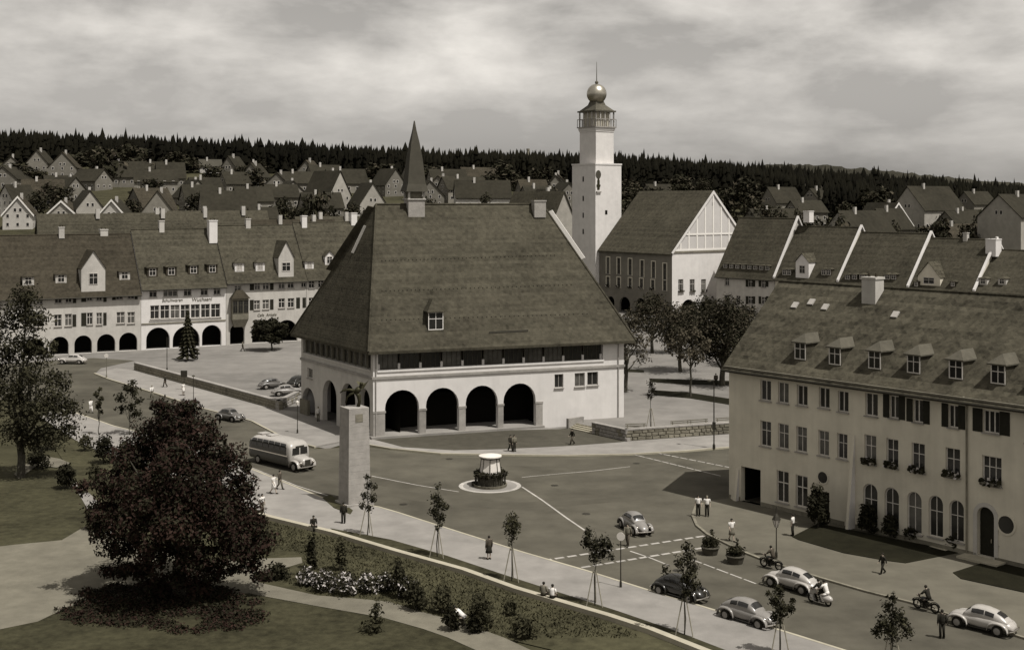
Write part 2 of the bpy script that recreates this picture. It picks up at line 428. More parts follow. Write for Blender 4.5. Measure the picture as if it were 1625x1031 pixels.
WIN = {}
def win_meshes(w, h, arch, nx, ny, fm, pm, bar=0.055):
    w, h = round(w/0.06)*0.06, round(h/0.06)*0.06
    key = (w, h, arch, nx, ny, fm.name, pm.name, bar)
    if key in WIN: return WIN[key]
    e, fw = 0.004, 0.08
    a, b = -w/2 + e, w/2 - e
    mb = MB()
    if arch:
        out = arch_pts(a, b, h - e); inn = arch_pts(a + fw, b - fw, h - e - fw)
        sp = out[0][1]
        for (o0, o1, i0, i1) in zip(out, out[1:], inn, inn[1:]):
            mb.quad((o0[0],0,o0[1]),(i0[0],0,i0[1]),(i1[0],0,i1[1]),(o1[0],0,o1[1]))
            mb.quad((i0[0],0,i0[1]),(i0[0],.07,i0[1]),(i1[0],.07,i1[1]),(i1[0],0,i1[1]))
        top = h - fw
        mb.box(a, a+fw, 0, .07, e, sp); mb.box(b-fw, b, 0, .07, e, sp)
        poly = [(a+.02, .03)] + [(b-.02, .03)] + [(x*0.985, z-.02) for x, z in out[::-1]]
    else:
        top = h - e - fw
        mb.box(a, a+fw, 0, .07, e, h-e); mb.box(b-fw, b, 0, .07, e, h-e)
        mb.box(a+fw, b-fw, 0, .07, h-e-fw, h-e)
        poly = [(a+.02,.03),(b-.02,.03),(b-.02,h-.03),(a+.02,h-.03)]
    mb.box(a+fw, b-fw, 0, .07, e, e+fw)
    for i in range(1, nx):
        x = a + (b-a)*i/nx
        mb.box(x-bar/2, x+bar/2, .006, .062, e+fw, top)
    for j in range(1, ny):
        z = h*(0.62 if ny == 2 else j/ny)
        mb.box(a+fw, b-fw, .01, .058, z-bar/2, z+bar/2)
    fr = mb.mesh('window', fm)
    g = MB(); n = len(poly)
    g.add([(x, .045, z) for x, z in poly], [tuple(range(n))])
    pn = g.mesh('pane', pm)
    s = MB(); s.box(-w/2-.08, w/2+.08, -.16, .05, -.09, -.006)
    sl = s.mesh('sill', M['stone'])
    WIN[key] = (fr, pn, sl)
    return WIN[key]
def window(fac, t, z, w, h, arch=False, nx=2, ny=2, fm=None, pm=None, sill=True, y=0.14, bar=0.055, label=None):
    fr, pn, sl = win_meshes(w, h, arch, nx, ny, fm or M['frame'], pm or (M['glass_curtain'] if RND.random() < .28 else M['glass']), bar)
    o = fac.put('window', fr, t, z, y, label)
    new_obj('pane', pn, o)
    if sill: new_obj('sill', sl, o, (0, -y + 0.0, 0))
    return o
SHUT = {}
def shutter(fac, t, z, w, h, y=-0.05):
    w, h = round(w/0.06)*0.06, round(h/0.06)*0.06
    if (w, h) not in SHUT:
        mb = MB(); mb.box(-w/2, w/2, 0, .045, 0, h)
        for k in range(1, 9):
            zz_ = h*k/9
            mb.box(-w/2+.06, w/2-.06, -.012, -.002, zz_-.03, zz_+.03)
        SHUT[(w, h)] = mb.mesh('shutter', M['shutter'])
    return fac.put('shutter', SHUT[(w, h)], t, z, y)
def flower_box(fac, t, z, w, seed=0):
    mb = MB(); mb.box(-w/2, w/2, -.34, -.12, -.02, .2)
    o = fac.put('flower_box', mb.mesh('flower_box', M['wood']), t, z)
    r = random.Random(seed)
    p = MB()
    for _ in range(60):
        c = Vector((r.uniform(-w/2-.08, w/2+.08), r.uniform(-.48, -.12), r.uniform(.0, .48)))
        a = Vector((r.gauss(0,1), r.gauss(0,1), r.gauss(0,1))).normalized()*.1
        b = a.orthogonal().normalized()*.09
        p.quad(c-a-b, c+a-b, c+a+b, c-a+b, 0 if r.random() < .85 else 1)
    new_obj('flowers', p.mesh('flowers', [M['leaf_dark'], M['blossom']]), o)
    return o
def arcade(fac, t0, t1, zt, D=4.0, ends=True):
    """The dim vaulted walk behind an arcade: back wall, ceiling and end walls, near black to stand for shade."""
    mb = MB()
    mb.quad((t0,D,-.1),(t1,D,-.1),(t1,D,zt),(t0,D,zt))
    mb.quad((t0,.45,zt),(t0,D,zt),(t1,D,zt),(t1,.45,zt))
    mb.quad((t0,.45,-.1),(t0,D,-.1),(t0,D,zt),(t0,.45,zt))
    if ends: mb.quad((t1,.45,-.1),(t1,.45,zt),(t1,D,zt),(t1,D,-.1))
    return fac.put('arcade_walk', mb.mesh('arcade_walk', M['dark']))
def gable_prof(D, ze, zr, oh, th=0.2):
    sl = (zr - ze) / (D/2)
    zf = ze - oh*sl
    return [(-oh, zf), (D/2, zr), (D+oh, zf), (D+oh, zf-th), (D/2, zr-th*1.4), (-oh, zf-th)]
def dormer(fac, t, yb, zb, w, h, pitch_sl, roof_m, wall_m, style='gable', win_h=None, gh=None, glazed=True, fm=None, wfrac=.62, pm=None, ret=False):
    """A dormer standing on a roof whose front slope rises pitch_sl per metre; its front face stands at local y=yb, foot z=zb."""
    run = h / pitch_sl
    gh = gh if gh is not None else w*0.5
    mb = MB()
    mb.add([(-w/2,0,-.3),(w/2,0,-.3),(w/2,0,h),(-w/2,0,h),(-w/2,run,h),(w/2,run,h),(-w/2,-.3/pitch_sl,-.3),(w/2,-.3/pitch_sl,-.3)],
           [(0,1,2,3),(0,3,4),(1,5,2)])
    o = fac.put('dormer', mb.mesh('dormer', wall_m), t, zb, yb)
    r = MB(); ov = .16
    if style == 'gable':
        top = h + gh; rr = top / pitch_sl
        sl = gh/(w/2)
        hw = w/2 + ov; hz = h - ov*sl
        rrun = max(hz / pitch_sl, .05)
        A=(-hw,-.22,hz); B=(0,-.22,top); C=(hw,-.22,hz); A2=(-hw,rrun,hz); B2=(0,rr,top); C2=(hw,rrun,hz)
        d=.09
        lo = lambda p: (p[0], p[1], p[2]-d)
        r.quad(A,B,B2,A2); r.quad(B,C,C2,B2)
        r.quad(lo(A),lo(A2),lo(B2),lo(B)); r.quad(lo(B),lo(B2),lo(C2),lo(C))
        r.quad(lo(A),lo(B),B,A); r.quad(lo(B),lo(C),C,B); r.quad(lo(A),A,A2,lo(A2)); r.quad(lo(C),lo(C2),C2,C)
        mbg = MB(); mbg.tri((-w/2,.004,h),(w/2,.004,h),(0,.004,top-.1))
        new_obj('gable', mbg.mesh('gable', wall_m), o)
    else:                                       # hipped front
        top = h + gh; rr = top / pitch_sl
        hw = w/2 + ov
        rrun = h / pitch_sl
        A=(-hw,-.25,h); C=(hw,-.25,h); B=(0,gh*.9,top); A2=(-hw,rrun,h); C2=(hw,rrun,h); B2=(0,rr,top)
        r.quad(A,B,B2,A2); r.quad(C,C2,B2,B); r.tri(A,C,B)
        r.add([A,C,C2,A2,(-hw,-.25,h-.1),(hw,-.25,h-.1),(hw,rrun,h-.1),(-hw,rrun,h-.1)], [(4,5,1,0),(4,0,3,7),(5,6,2,1),(4,7,6,5)])
    new_obj('roof', r.mesh('roof', roof_m), o)
    if glazed:
        fr, pn, sl_ = win_meshes(w*wfrac, win_h or h*0.8, False, 2, 2, fm or M['frame'], pm or M['glass'])
        new_obj('window', dorm_window(fr, pn), o, (0, -.05, (h - (win_h or h*0.8))*0.5))
    return o
DW = {}
def dorm_window(fr, pn):
    """Frame and glass of a dormer window in one mesh (thing > dormer > window is the deepest level)."""
    k = (fr.name, pn.name)
    if k not in DW:
        mb = MB()
        for me, mi in ((fr, 0), (pn, 1)):
            mb.add([tuple(v.co) for v in me.vertices], [tuple(p.vertices) for p in me.polygons], mi)
        DW[k] = mb.mesh('window', [fr.materials[0], pn.materials[0]])
    return DW[k]
CHIM = {}
def chimney(fac, t, y, z0, w, h, m=None, dp=None):
    mb = MB(); dp = dp or w
    mb.box(-w/2, w/2, -dp/2, dp/2, 0, h-.18)
    mb.box(-w/2-.07, w/2+.07, -dp/2-.07, dp/2+.07, h-.18, h)
    o = fac.put('chimney', mb.mesh('chimney', m or M['plaster2']), t, z0, y)
    c = MB()
    for sx in (-.25, .25):
        c.lathe([(.11, 0), (.10, .3)], 8, (sx*w, 0, h))
    new_obj('chimney_pot', c.mesh('chimney_pot', M['tile_red']), o)
    return o

# ---------------------------------------------------------------- terrain and paved surfaces
def smooth(a, b, x):
    t = min(1.0, max(0.0, (x-a)/(b-a))); return t*t*(3-2*t)
def terrain(x, y):
    if y < 290: return 0.0
    px = CX + x/y*F
    top = float(np.interp(px, [-600, 50, 300, 650, 1000, 1300, 1650, 2300], [47, 46, 43, 38, 34, 27, 19, 14]))
    t = min(1.0, (y-290)/330.0)
    h = top * (t**0.75) * (0.8 + 0.2*smooth(0, 1, t))
    if y > 620: h += min(12, (y-620)*0.018) * (1 if px < 900 else max(.2, 1-(px-900)/900))
    if y > 1100: h -= (y-1100)*0.01
    return h + 0.5*math.sin(x*.013)*smooth(300, 420, y)

def terrain_mesh():
    ys = [20, 60, 120, 200, 289] + list(range(300, 660, 12)) + [680, 720, 760, 800, 860, 920, 1000, 1100, 1300, 1700, 2400, 3500, 6000, 11000]
    us = np.linspace(-1.1, 1.1, 81)
    mb = MB(); n = len(us)
    for y in ys:
        w = max(y, 260)
        for u in us:
            x = u*w
            mb.v.append((x, y, (terrain(x, y) if y < 1200 else max(-20, 26-(y-1200)*.02)) - 0.04))
    for i in range(len(ys)-1):
        for j in range(n-1):
            mb.f.append((i*n+j, i*n+j+1, (i+1)*n+j+1, (i+1)*n+j)); mb.m.append(0)
    return mb
struct('ground', terrain_mesh(), M['ground'])

def sheet(name, pxs, z, m, th=None, label=None):
    pts = [at(*p) for p in pxs]
    mb = MB()
    if th:
        mb.prism([(p.x, p.y) for p in pts], z - th, z)
    else:
        a = sum(pts[i].x*pts[(i+1)%len(pts)].y - pts[(i+1)%len(pts)].x*pts[i].y for i in range(len(pts)))
        if a < 0: pts = pts[::-1]
        mb.add([(p.x, p.y, z) for p in pts], [tuple(range(len(pts)))])
    me = mb.mesh(name, m)
    o = struct(name, me, m, label)
    return o

# the open town square: pale gravel reaching to the house rows
sheet('town_square', [(-250, 610), (60, 596), (150, 590), (319, 649), (455, 700), (520, 712), (560, 700), (760, 702), (985, 702), (1180, 690), (1800, 660),
                      (1750, 505), (1300, 500), (900, 500), (500, 528), (200, 548), (-250, 575)], 0.0, M['square'])
ROAD_NEAR = [(-300, 634), (-60, 634), (20, 634), (60, 636), (100, 648), (180, 676), (300, 705), (400, 745), (511, 790), (601, 805), (632, 814), (697, 835), (782, 862),
             (826, 876), (929, 906), (1040, 941), (1149, 974), (1260, 1008), (1450, 1068), (1750, 1160)]
ROAD_FAR_R = [(2050, 1160), (1700, 1036), (1600, 1004), (1512, 977), (1445, 956), (1373, 938), (1301, 917), (1213, 889), (1180, 876), (1123, 848), (1106, 834), (1099, 818),
              (1104, 804), (1130, 795), (1175, 797), (1400, 800), (1500, 740), (1400, 704)]
ROAD_FAR_L = [(1157, 712), (1085, 718), (1000, 723), (900, 725), (800, 724), (700, 722), (620, 714), (580, 708), (500, 712), (455, 700), (400, 670), (319, 649), (251, 627), (172, 603),
              (150, 594), (160, 584), (215, 572), (150, 568), (40, 575), (-150, 588)]
sheet('road', ROAD_NEAR + ROAD_FAR_R + ROAD_FAR_L, 0.006, M['asphalt'])
# worn, darker asphalt where the streets join
sheet('asphalt_patch', [(560, 780), (700, 800), (800, 806), (900, 803), (1000, 794), (1062, 780), (1066, 773), (1000, 787), (900, 795), (800, 797), (700, 789), (600, 770)], 0.010, M['asphalt_dark'])
sheet('asphalt_patch', [(700, 726), (800, 727), (900, 729), (1000, 727), (1085, 722), (1040, 734), (960, 742), (860, 741), (760, 736)], 0.010, M['asphalt_dark'])
# raised pavements with a kerb step
sheet('pavement', [(585, 706), (620, 712), (700, 720), (800, 722), (900, 723), (1000, 721), (1085, 716), (1157, 710), (1400, 702), (1400, 676), (1157, 690), (993, 701), (905, 683), (740, 668), (592, 690), (560, 697)], 0.12, M['paving'], 0.2)
sheet('apron', [(592, 698.5), (740, 686), (903, 681.5), (993, 701.5), (985, 703), (903, 709), (800, 714), (720, 716), (640, 711)], 0.126, M['apron'])
sheet('pavement', [(150, 593), (172, 602), (251, 626), (319, 648), (400, 669), (455, 698), (500, 710), (560, 698), (592, 690), (475, 655), (440, 650), (300, 612), (213, 588), (185, 585)], 0.12, M['paving'], 0.2)
PROM = ROAD_NEAR[4:]
sheet('promenade', [(x, y + 1.0) for x, y in PROM] + [(1750, 1250), (1150, 1050), (1032, 1003), (968, 982), (890, 959), (819, 938), (736, 908), (632, 879), (529, 848), (419, 821), (300, 770), (130, 706), (60, 660)], 0.12, M['paving'], 0.2)
sheet('pavement', [(1512, 978), (1445, 957), (1373, 939), (1301, 918), (1213, 890), (1180, 877), (1123, 849), (1106, 835), (1099, 819), (1104, 805), (1128, 796), (1157, 792), (1400, 830), (1800, 930), (2050, 1130), (1700, 1037)], 0.12, M['paving_dark'], 0.2)
# terrace right of the market hall, one step of wall higher
TZ = 0.65
tp = [at(x, y, TZ) for x, y in [(903, 668), (993, 689), (1157, 678), (1420, 660)]]
back = [Vector((120, 330, TZ)), Vector((14, 330, TZ)), at(960, 640, TZ), at(900, 660, TZ)]
mb = MB(); mb.prism([(p.x, p.y) for p in tp + back], -0.2, TZ)
struct('terrace', mb, M['square'])

def tsheet(pxs, m):  # dark bands of grass and hedge shadow, the shadow put into their colour
    pts = [at(x, y, TZ+.012) for x, y in pxs]; mb_ = MB(); mb_.prism([(q.x, q.y) for q in pts], TZ-.02, TZ+.012); struct('grass_and_shade_strip', mb_, m)
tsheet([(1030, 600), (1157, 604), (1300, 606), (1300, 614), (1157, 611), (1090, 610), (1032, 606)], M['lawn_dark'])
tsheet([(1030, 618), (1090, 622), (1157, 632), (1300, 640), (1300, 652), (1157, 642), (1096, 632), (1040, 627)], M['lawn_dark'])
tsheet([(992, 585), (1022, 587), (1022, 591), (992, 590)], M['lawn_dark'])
# garden in the foreground
sheet('grass_bank', [(80, 668), (300, 770), (419, 823), (529, 850), (632, 881), (736, 910), (819, 940), (890, 961), (968, 984), (1040, 1008), (1150, 1052), (1000, 1060), (788, 1010), (736, 990), (658, 969), (620, 956), (565, 951), (503, 946), (408, 925), (330, 900), (180, 850), (120, 760), (80, 700)], 0.02, M['grass_rough'])
sheet('gravel_yard', [(-200, 890), (25, 864), (98, 857), (135, 835), (200, 860), (320, 890), (421, 886), (478, 884), (480, 893), (424, 909), (408, 925), (400, 941), (330, 945), (200, 950), (110, 962), (60, 986), (-200, 1040)], 0.03, M['gravel'])
sheet('garden_path', [(395, 926), (408, 924), (503, 945), (565, 950), (620, 955), (658, 968), (736, 989), (800, 1012), (860, 1040), (800, 1052), (711, 1012), (671, 998), (607, 980), (503, 962), (396, 942)], 0.045, M['gravel'])
sheet('lawn', [(-200, 700), (22, 766), (60, 748), (118, 762), (140, 800), (136, 836), (110, 864), (30, 874), (-200, 905)], 0.02, M['grass_pale'])
sheet('garden_path', [(96, 757), (112, 758), (150, 790), (178, 830), (182, 850), (150, 842), (138, 806), (120, 775)], 0.04, M['paving'])
sheet('garden_path', [(22, 752), (60, 722), (95, 728), (112, 735), (90, 742), (60, 738), (30, 760)], 0.04, M['gravel'])
sheet('lawn', [(-200, 1000), (60, 970), (110, 950), (330, 935), (400, 935), (503, 955), (607, 972), (671, 990), (760, 1030), (640, 1100), (-200, 1120)], 0.02, M['grass'])
sheet('grass_and_shade_strip', [(524, 840), (620, 858), (710, 884), (800, 914), (890, 943), (981, 972), (1071, 1003), (1180, 1045), (1150, 1048), (1034, 1001), (970, 980), (892, 957), (821, 936), (738, 906), (634, 877), (531, 846)], 0.128, M['grass'])
# the low white kerb wall between promenade and garden
def ribbon(name, pxs, w, z0, z1, m):
    pts = [at(*p) for p in pxs]
    mb = MB(); rings = []
    for i, p in enumerate(pts):
        d = (pts[min(i+1, len(pts)-1)] - pts[max(i-1, 0)]); d.z = 0; d.normalize()
        n = Vector((-d.y, d.x, 0))
        rings.append([(p - n*w/2) + Vector((0,0,z0)), (p + n*w/2) + Vector((0,0,z0)), (p + n*w/2) + Vector((0,0,z1)), (p - n*w/2) + Vector((0,0,z1))])
    mb.rings(rings)
    return mb
struct('kerb_wall', ribbon('kerb_wall', [(300, 771), (360, 798), (419, 822), (529, 849), (632, 880), (736, 909), (819, 939), (890, 960), (968, 983), (1032, 1004), (1150, 1051)], .5, -.05, .32, M['kerb']), M['kerb'])
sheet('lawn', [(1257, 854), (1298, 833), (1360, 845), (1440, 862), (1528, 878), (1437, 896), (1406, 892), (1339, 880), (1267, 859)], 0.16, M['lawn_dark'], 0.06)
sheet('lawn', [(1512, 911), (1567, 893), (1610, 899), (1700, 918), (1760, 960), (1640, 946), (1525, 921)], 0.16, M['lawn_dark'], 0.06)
for pl in ([(1378, 845), (1392, 843), (1404, 847), (1390, 850)], [(1426, 855), (1440, 853), (1455, 858), (1441, 861)], [(1474, 870), (1490, 867), (1516, 873), (1500, 877)]):
    sheet('paving_slab', pl, 0.172, M['kerb'])

def kerb(pxs, m_='kerb'): struct('kerb', ribbon('kerb', pxs, .22, -.05, .135, M[m_]), M[m_])
kerb([(585, 706.5), (620, 712.5), (700, 720.5), (800, 722.5), (900, 723.5), (1000, 721.5), (1085, 716.5), (1157, 710.5)])
kerb([(150, 593), (172, 602), (251, 626), (319, 648), (400, 669), (455, 698), (500, 710)])
kerb([(x, y + 1.0) for x, y in ROAD_NEAR[4:]])
kerb([(1700, 1037), (1512, 978), (1445, 957), (1373, 939), (1301, 918), (1213, 890), (1180, 877), (1123, 849), (1106, 835), (1099, 819), (1104, 805), (1128, 796)], 'stone_dark')
def manhole(px, py, w=.36, m_='iron'):
    c = at(px, py); mb = MB(); mb.add([(c.x+w*math.cos(2*math.pi*k/14), c.y+w*math.sin(2*math.pi*k/14), .013) for k in range(14)], [tuple(range(14))])
    o = struct('manhole_cover', mb, M[m_])
for q in ((713, 728), (930, 815), (1075, 905), (640, 800), (470, 680), (880, 770), (1240, 960), (560, 742), (1010, 735)): manhole(*q)
# ---- road markings
def dashes(a, b, n, w, ln, z=0.012):
    pa, pb = at(*a), at(*b)
    d = (pb - pa); L = d.length; d.normalize(); nn = Vector((-d.y, d.x, 0))
    mb = MB()
    for i in range(n):
        c = pa + d*(L*i/(n-1) if n > 1 else L/2)
        p = [c - d*ln/2 - nn*w/2, c + d*ln/2 - nn*w/2, c + d*ln/2 + nn*w/2, c - d*ln/2 + nn*w/2]
        mb.quad(*[(q.x, q.y, z) for q in p])
    return mb
def marking(mb): 
    o = struct('road_marking', mb, M['paint']); return o
def line(pxs, w=0.14, z=0.012):
    pts = [at(*p) for p in pxs]; mb = MB()
    L, R = [], []
    for i, p in enumerate(pts):
        d = (pts[min(i+1, len(pts)-1)] - pts[max(i-1, 0)]); d.normalize(); n = Vector((-d.y, d.x, 0))
        L.append((p.x + n.x*w/2, p.y + n.y*w/2, z)); R.append((p.x - n.x*w/2, p.y - n.y*w/2, z))
    for i in range(len(pts)-1): mb.quad(R[i], R[i+1], L[i+1], L[i])
    return mb
marking(dashes((868, 888), (1111, 851), 14, .30, .75))
marking(dashes((911, 902), (1108, 870), 12, .30, .75))
marking(line([(828, 772), (860, 793), (900, 822), (928, 841)], .17))
marking(line([(1000, 874), (1030, 884), (1060, 896)], .15))
marking(dashes((1105, 890), (1190, 922), 5, .15, 1.2))
marking(line([(590, 755), (620, 761), (660, 769), (728, 780)], .14))
marking(line([(828, 757), (880, 752), (940, 747), (1000, 740)], .12))
marking(dashes((1006, 721), (1136, 753), 11, .18, 1.3))
marking(dashes((1045, 719), (1156, 741), 9, .18, 1.3))
marking(line([(400, 742), (470, 770), (520, 786)], .12))
def ring(cx, cy, r0, r1, z):
    c = at(cx, cy); mb = MB(); n = 48
    for k in range(n):
        a, b = 2*math.pi*k/n, 2*math.pi*(k+1)/n
        mb.quad((c.x+r0*math.cos(a), c.y+r0*math.sin(a), z), (c.x+r1*math.cos(a), c.y+r1*math.sin(a), z), (c.x+r1*math.cos(b), c.y+r1*math.sin(b), z), (c.x+r0*math.cos(b), c.y+r0*math.sin(b), z))
    return mb
marking(ring(777.5, 770.5, 2.45, 2.85, .014))
mb = ring(777.5, 770.5, 0.0, 2.44, .013); struct('traffic_island', mb, M['paving'])
c = at(520, 800)
sheet('flower_bed', [(512, 792), (524, 787), (545, 800), (560, 812), (556, 818), (530, 808)], 0.15, M['grass_rough'], 0.05)

# ---------------------------------------------------------------- market hall (centre)
P0 = at(592, 697.5)
hall = thing('market_hall', 'large white arcaded market hall with huge steep tiled roof and ridge turret', 'town hall', P0)
FR = Fac(hall, P0.x, P0.y, 20.6)
LF = FR.t(990)
u = Vector((FR.c, FR.s, 0))
A2 = math.radians(58.0)
v = Vector((-math.cos(A2), math.sin(A2), 0))
k = (478-CX)/F
WL = (k*P0.y - P0.x) / (v.x - k*v.y)
P1 = P0 + v*WL
FLt = Fac(hall, P1.x, P1.y, -math.degrees(A2))
def rect(fac, x0, x1, ytop, ybot, y=0.0):
    xm = (x0+x1)/2
    return (fac.t(x0, y), fac.t(x1, y), fac.hit(xm, ybot, y)[1], fac.hit(xm, ytop, y)[1])
ops, arcs, wins = [], [], []
for x0, x1, yt in ((611, 665, 618.5), (676, 728, 615), (739, 790, 611.5), (799, 850, 608)):
    a, b, _, d = rect(FR, x0, x1, yt, 690)
    ops.append((a, b, 0.35, d, 'a', .6)); arcs.append((a, b, d))
for x0, x1, yt, yb in ((880, 894, 593.5, 615), (912, 928, 591.5, 613), (932, 949, 590, 611)):
    r = rect(FR, x0, x1, yt, yb); ops.append((*r, 'r', .22)); wins.append(r)
bandz0, bandz1 = FR.hit(602, 587.5)[1], FR.hit(602, 560)[1]
bt0, bt1 = FR.t(600), FR.t(957)
ops.append((bt0, bt1, bandz0, bandz1, 'r', .55))
HW = 9.95
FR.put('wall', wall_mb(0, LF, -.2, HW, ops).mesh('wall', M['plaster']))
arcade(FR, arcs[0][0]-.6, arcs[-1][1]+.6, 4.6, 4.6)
for a, b, c, d in wins: window(FR, (a+b)/2, c, b-a, d-c, nx=2, ny=1, fm=M['stone'])
# gallery of windows under the eaves: short white posts, dark sashes
nb = 11
for i in range(nb):
    w_ = (bt1-bt0)/nb
    window(FR, bt0 + w_*(i+.5), bandz0+.02, w_-.14, bandz1-bandz0-.04, nx=4, ny=1, fm=M['frame_dark'], sill=False, y=.45, bar=.05)
for i in range(nb+1):
    mb = MB(); mb.box(-.13, .13, .30, .54, .0, .62)
    FR.put('post', mb.mesh('post', M['plaster']), min(max(bt0 + w_*i, bt0+.14), bt1-.14), bandz0+.004)
mb = MB(); mb.box(bt0-.1, bt1+.1, -.10, .25, bandz0-.22, bandz0-.004); FR.put('sill', mb.mesh('sill', M['plaster']))
zc = FR.hit(592, 600)[1]
mb = MB(); mb.box(-.14, LF+.1, -.14, -.002, zc-.14, zc+.14); FR.put('string_course', mb.mesh('string_course', M['stone']))
zi = 2.95
for i, (a, b, d) in enumerate(arcs):
    na = arcs[i+1][0] if i < 3 else b + 1.0
    mb = MB(); mb.box(b-.07 if i < 3 else b-.07, na+.07 if i < 3 else b+.9, -.09, .5, zi-.12, zi+.12)
    FR.put('impost', mb.mesh('impost', M['stone']))
    mb = MB(); mb.box(b+.02, (na-.02) if i < 3 else b+.85, -.05, -.003, .0, zi-.12); FR.put('pier', mb.mesh('pier', M['stone']))
mb = MB(); mb.box(.02, arcs[0][0]-.02, -.06, -.003, 0, zi-.12); FR.put('pier', mb.mesh('pier', M['stone']))
mb = MB(); mb.box(-.03, arcs[0][0]+.07, -.1, -.003, zi-.12, zi+.12); FR.put('impost', mb.mesh('impost', M['stone']))
mb = MB(); mb.box(-.3, arcs[-1][1]+.9, -.55, 4.2, -.1, .36); FR.put('plinth', mb.mesh('plinth', M['paving']))
for tt in (LF-.75,):
    mb = MB(); mb.tube([(0, -.09, .2), (0, -.09, HW-.6)], .06, 7); FR.put('downpipe', mb.mesh('downpipe', M['stone']), tt)
mb = MB(); mb.tube([(0, -.09, .2), (0, -.09, HW-.6)], .06, 7); FR.put('downpipe', mb.mesh('downpipe', M['stone']), .3)
# left (shaded) front
ops, arcs2 = [], []
for x0, x1, yt, kind in ((479.5, 500, 615, 'a'), (512, 534, 603, 'a'), (541, 564, 608, 'a'), (570, 587, 616, 'a')):
    a, b = FLt.t(x0), FLt.t(x1); d = FLt.hit((x0+x1)/2, yt)[1]
    ops.append((a, b, .05, d, 'a', .6)); arcs2.append((a, b, d))
r = rect(FLt, 488, 496, 584, 600); ops.append((*r, 'r', .22))
lb0, lb1 = FLt.t(481), FLt.t(588.5)
ops.append((lb0, lb1, bandz0, bandz1, 'r', .55))
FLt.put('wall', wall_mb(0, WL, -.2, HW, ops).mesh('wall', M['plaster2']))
window(FLt, (r[0]+r[1])/2, r[2], r[1]-r[0], r[3]-r[2], nx=1, ny=1)
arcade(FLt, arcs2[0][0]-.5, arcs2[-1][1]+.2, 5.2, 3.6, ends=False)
nb2 = 12; w2 = (lb1-lb0)/nb2
for i in range(nb2):
    window(FLt, lb0 + w2*(i+.5), bandz0+.02, w2-.14, bandz1-bandz0-.04, nx=3, ny=1, fm=M['wood'], sill=False, y=.45, bar=.05)
for i in range(nb2+1):
    mb = MB(); mb.box(-.09, .09, .30, .54, .0, bandz1-bandz0-.004)
    FLt.put('post', mb.mesh('post', M['wood']), min(max(lb0 + w2*i, lb0+.1), lb1-.1), bandz0+.004)
mb = MB(); mb.box(-.1, WL-.01, -.14, -.002, zc-.14, zc+.14); FLt.put('string_course', mb.mesh('string_course', M['stone']))
mb = MB(); mb.box(lb0-.1, lb1+.05, -.10, .25, bandz0-.22, bandz0-.004); FLt.put('sill', mb.mesh('sill', M['plaster2']))
mb = MB(); mb.box(0, 2.4, -.35, -.02, -.1, 1.9); FLt.put('wooden_gate', mb.mesh('wooden_gate', M['wood']), arcs2[0][0]+.05)
# hidden back walls
P2, P3 = P0 + u*LF, P0 + u*LF + v*WL
mb = MB()
o0 = hall.location
for a, b in ((P2, P3), (P3, P1)):
    a_, b_ = a - o0, b - o0
    mb.quad((a_.x, a_.y, -.2), (b_.x, b_.y, -.2), (b_.x, b_.y, HW), (a_.x, a_.y, HW))
part('wall', mb, M['plaster'], hall)
# roof: steep hips at both ends, long ridge
ov = 0.95
E = [P0 - u*ov - v*ov, P2 + u*ov - v*ov, P3 + u*ov + v*ov, P1 - u*ov + v*ov]
ZE = FR.hit(597, 558, -ov)[1]
mid = P0 + v*(WL/2)
RF = Fac(hall, mid.x, mid.y, 20.6)
ra, zr = RF.hit(597, 324.5); rb, _ = RF.hit(861, 324)
RA, RB = mid + u*ra, mid + u*rb
rel = lambda p, z: (p.x - o0.x, p.y - o0.y, z)
mb = MB()
e = [rel(p, ZE) for p in E]; e2 = [rel(p, ZE-.3) for p in E]
A, B = rel(RA, zr), rel(RB, zr)
mb.quad(e[0], e[1], B, A); mb.tri(e[3], e[0], A); mb.tri(e[1], e[2], B); mb.quad(e[2], e[3], A, B)
for i in range(4): mb.quad(e2[i], e2[(i+1)%4], e[(i+1)%4], e[i])
mb.quad(*e2[::-1])
roof = part('roof', mb, M['tile'], hall)
mb = MB()
def capline(p, q, r=.14):
    m_ = MB(); m_.tube([p, q], r, 6); return m_
up = Vector((0,0,.03))
for p, q in ((A, B), (A, e[0]), (B, e[1]), (A, e[3])):
    new_obj('ridge_tiles', capline(Vector(p)+up, Vector(q)+up, .13).mesh('ridge_tiles', M['tile']), roof)
# pale verge boards on the upper ends
def board(p, q, up_, w, m):
    p, q, up_ = Vector(p), Vector(q), Vector(up_).normalized()
    d = (q-p).normalized(); n = d.cross(up_).normalized()*.06
    s_ = up_*w
    mb_ = MB()
    mb_.add([p-n, q-n, q-n+s_, p-n+s_, p+n, q+n, q+n+s_, p+n+s_], [(0,1,2,3),(7,6,5,4),(0,4,5,1),(1,5,6,2),(2,6,7,3),(3,7,4,0)])
    return mb_.mesh('verge_board', m)
Bv, e1v, Av, e3v, e0v = Vector(B), Vector(e[1]), Vector(A), Vector(e[3]), Vector(e[0])
nR = (Vector(e[2]) - e1v).cross(Bv - e1v).normalized()
fN = (e1v - e0v).cross(Av - e0v).normalized()
new_obj('verge_board', board(Bv.lerp(e1v, .06), Bv.lerp(e1v, .42), fN*.5 + Vector(u)*.45, .62, M['linen']), roof)
nL = (e0v - e3v).cross(Av - e3v).normalized()
new_obj('verge_board', board(Av.lerp(e3v.lerp(e0v, .32), .16), Av.lerp(e3v.lerp(e0v, .32), .36), nL, .3, M['plaster2']), roof)
new_obj('verge_board', board(Av.lerp(e3v, .02), Av.lerp(e3v, .50), nL + Vector((-.6,0,0)), .8, M['tile']), roof)
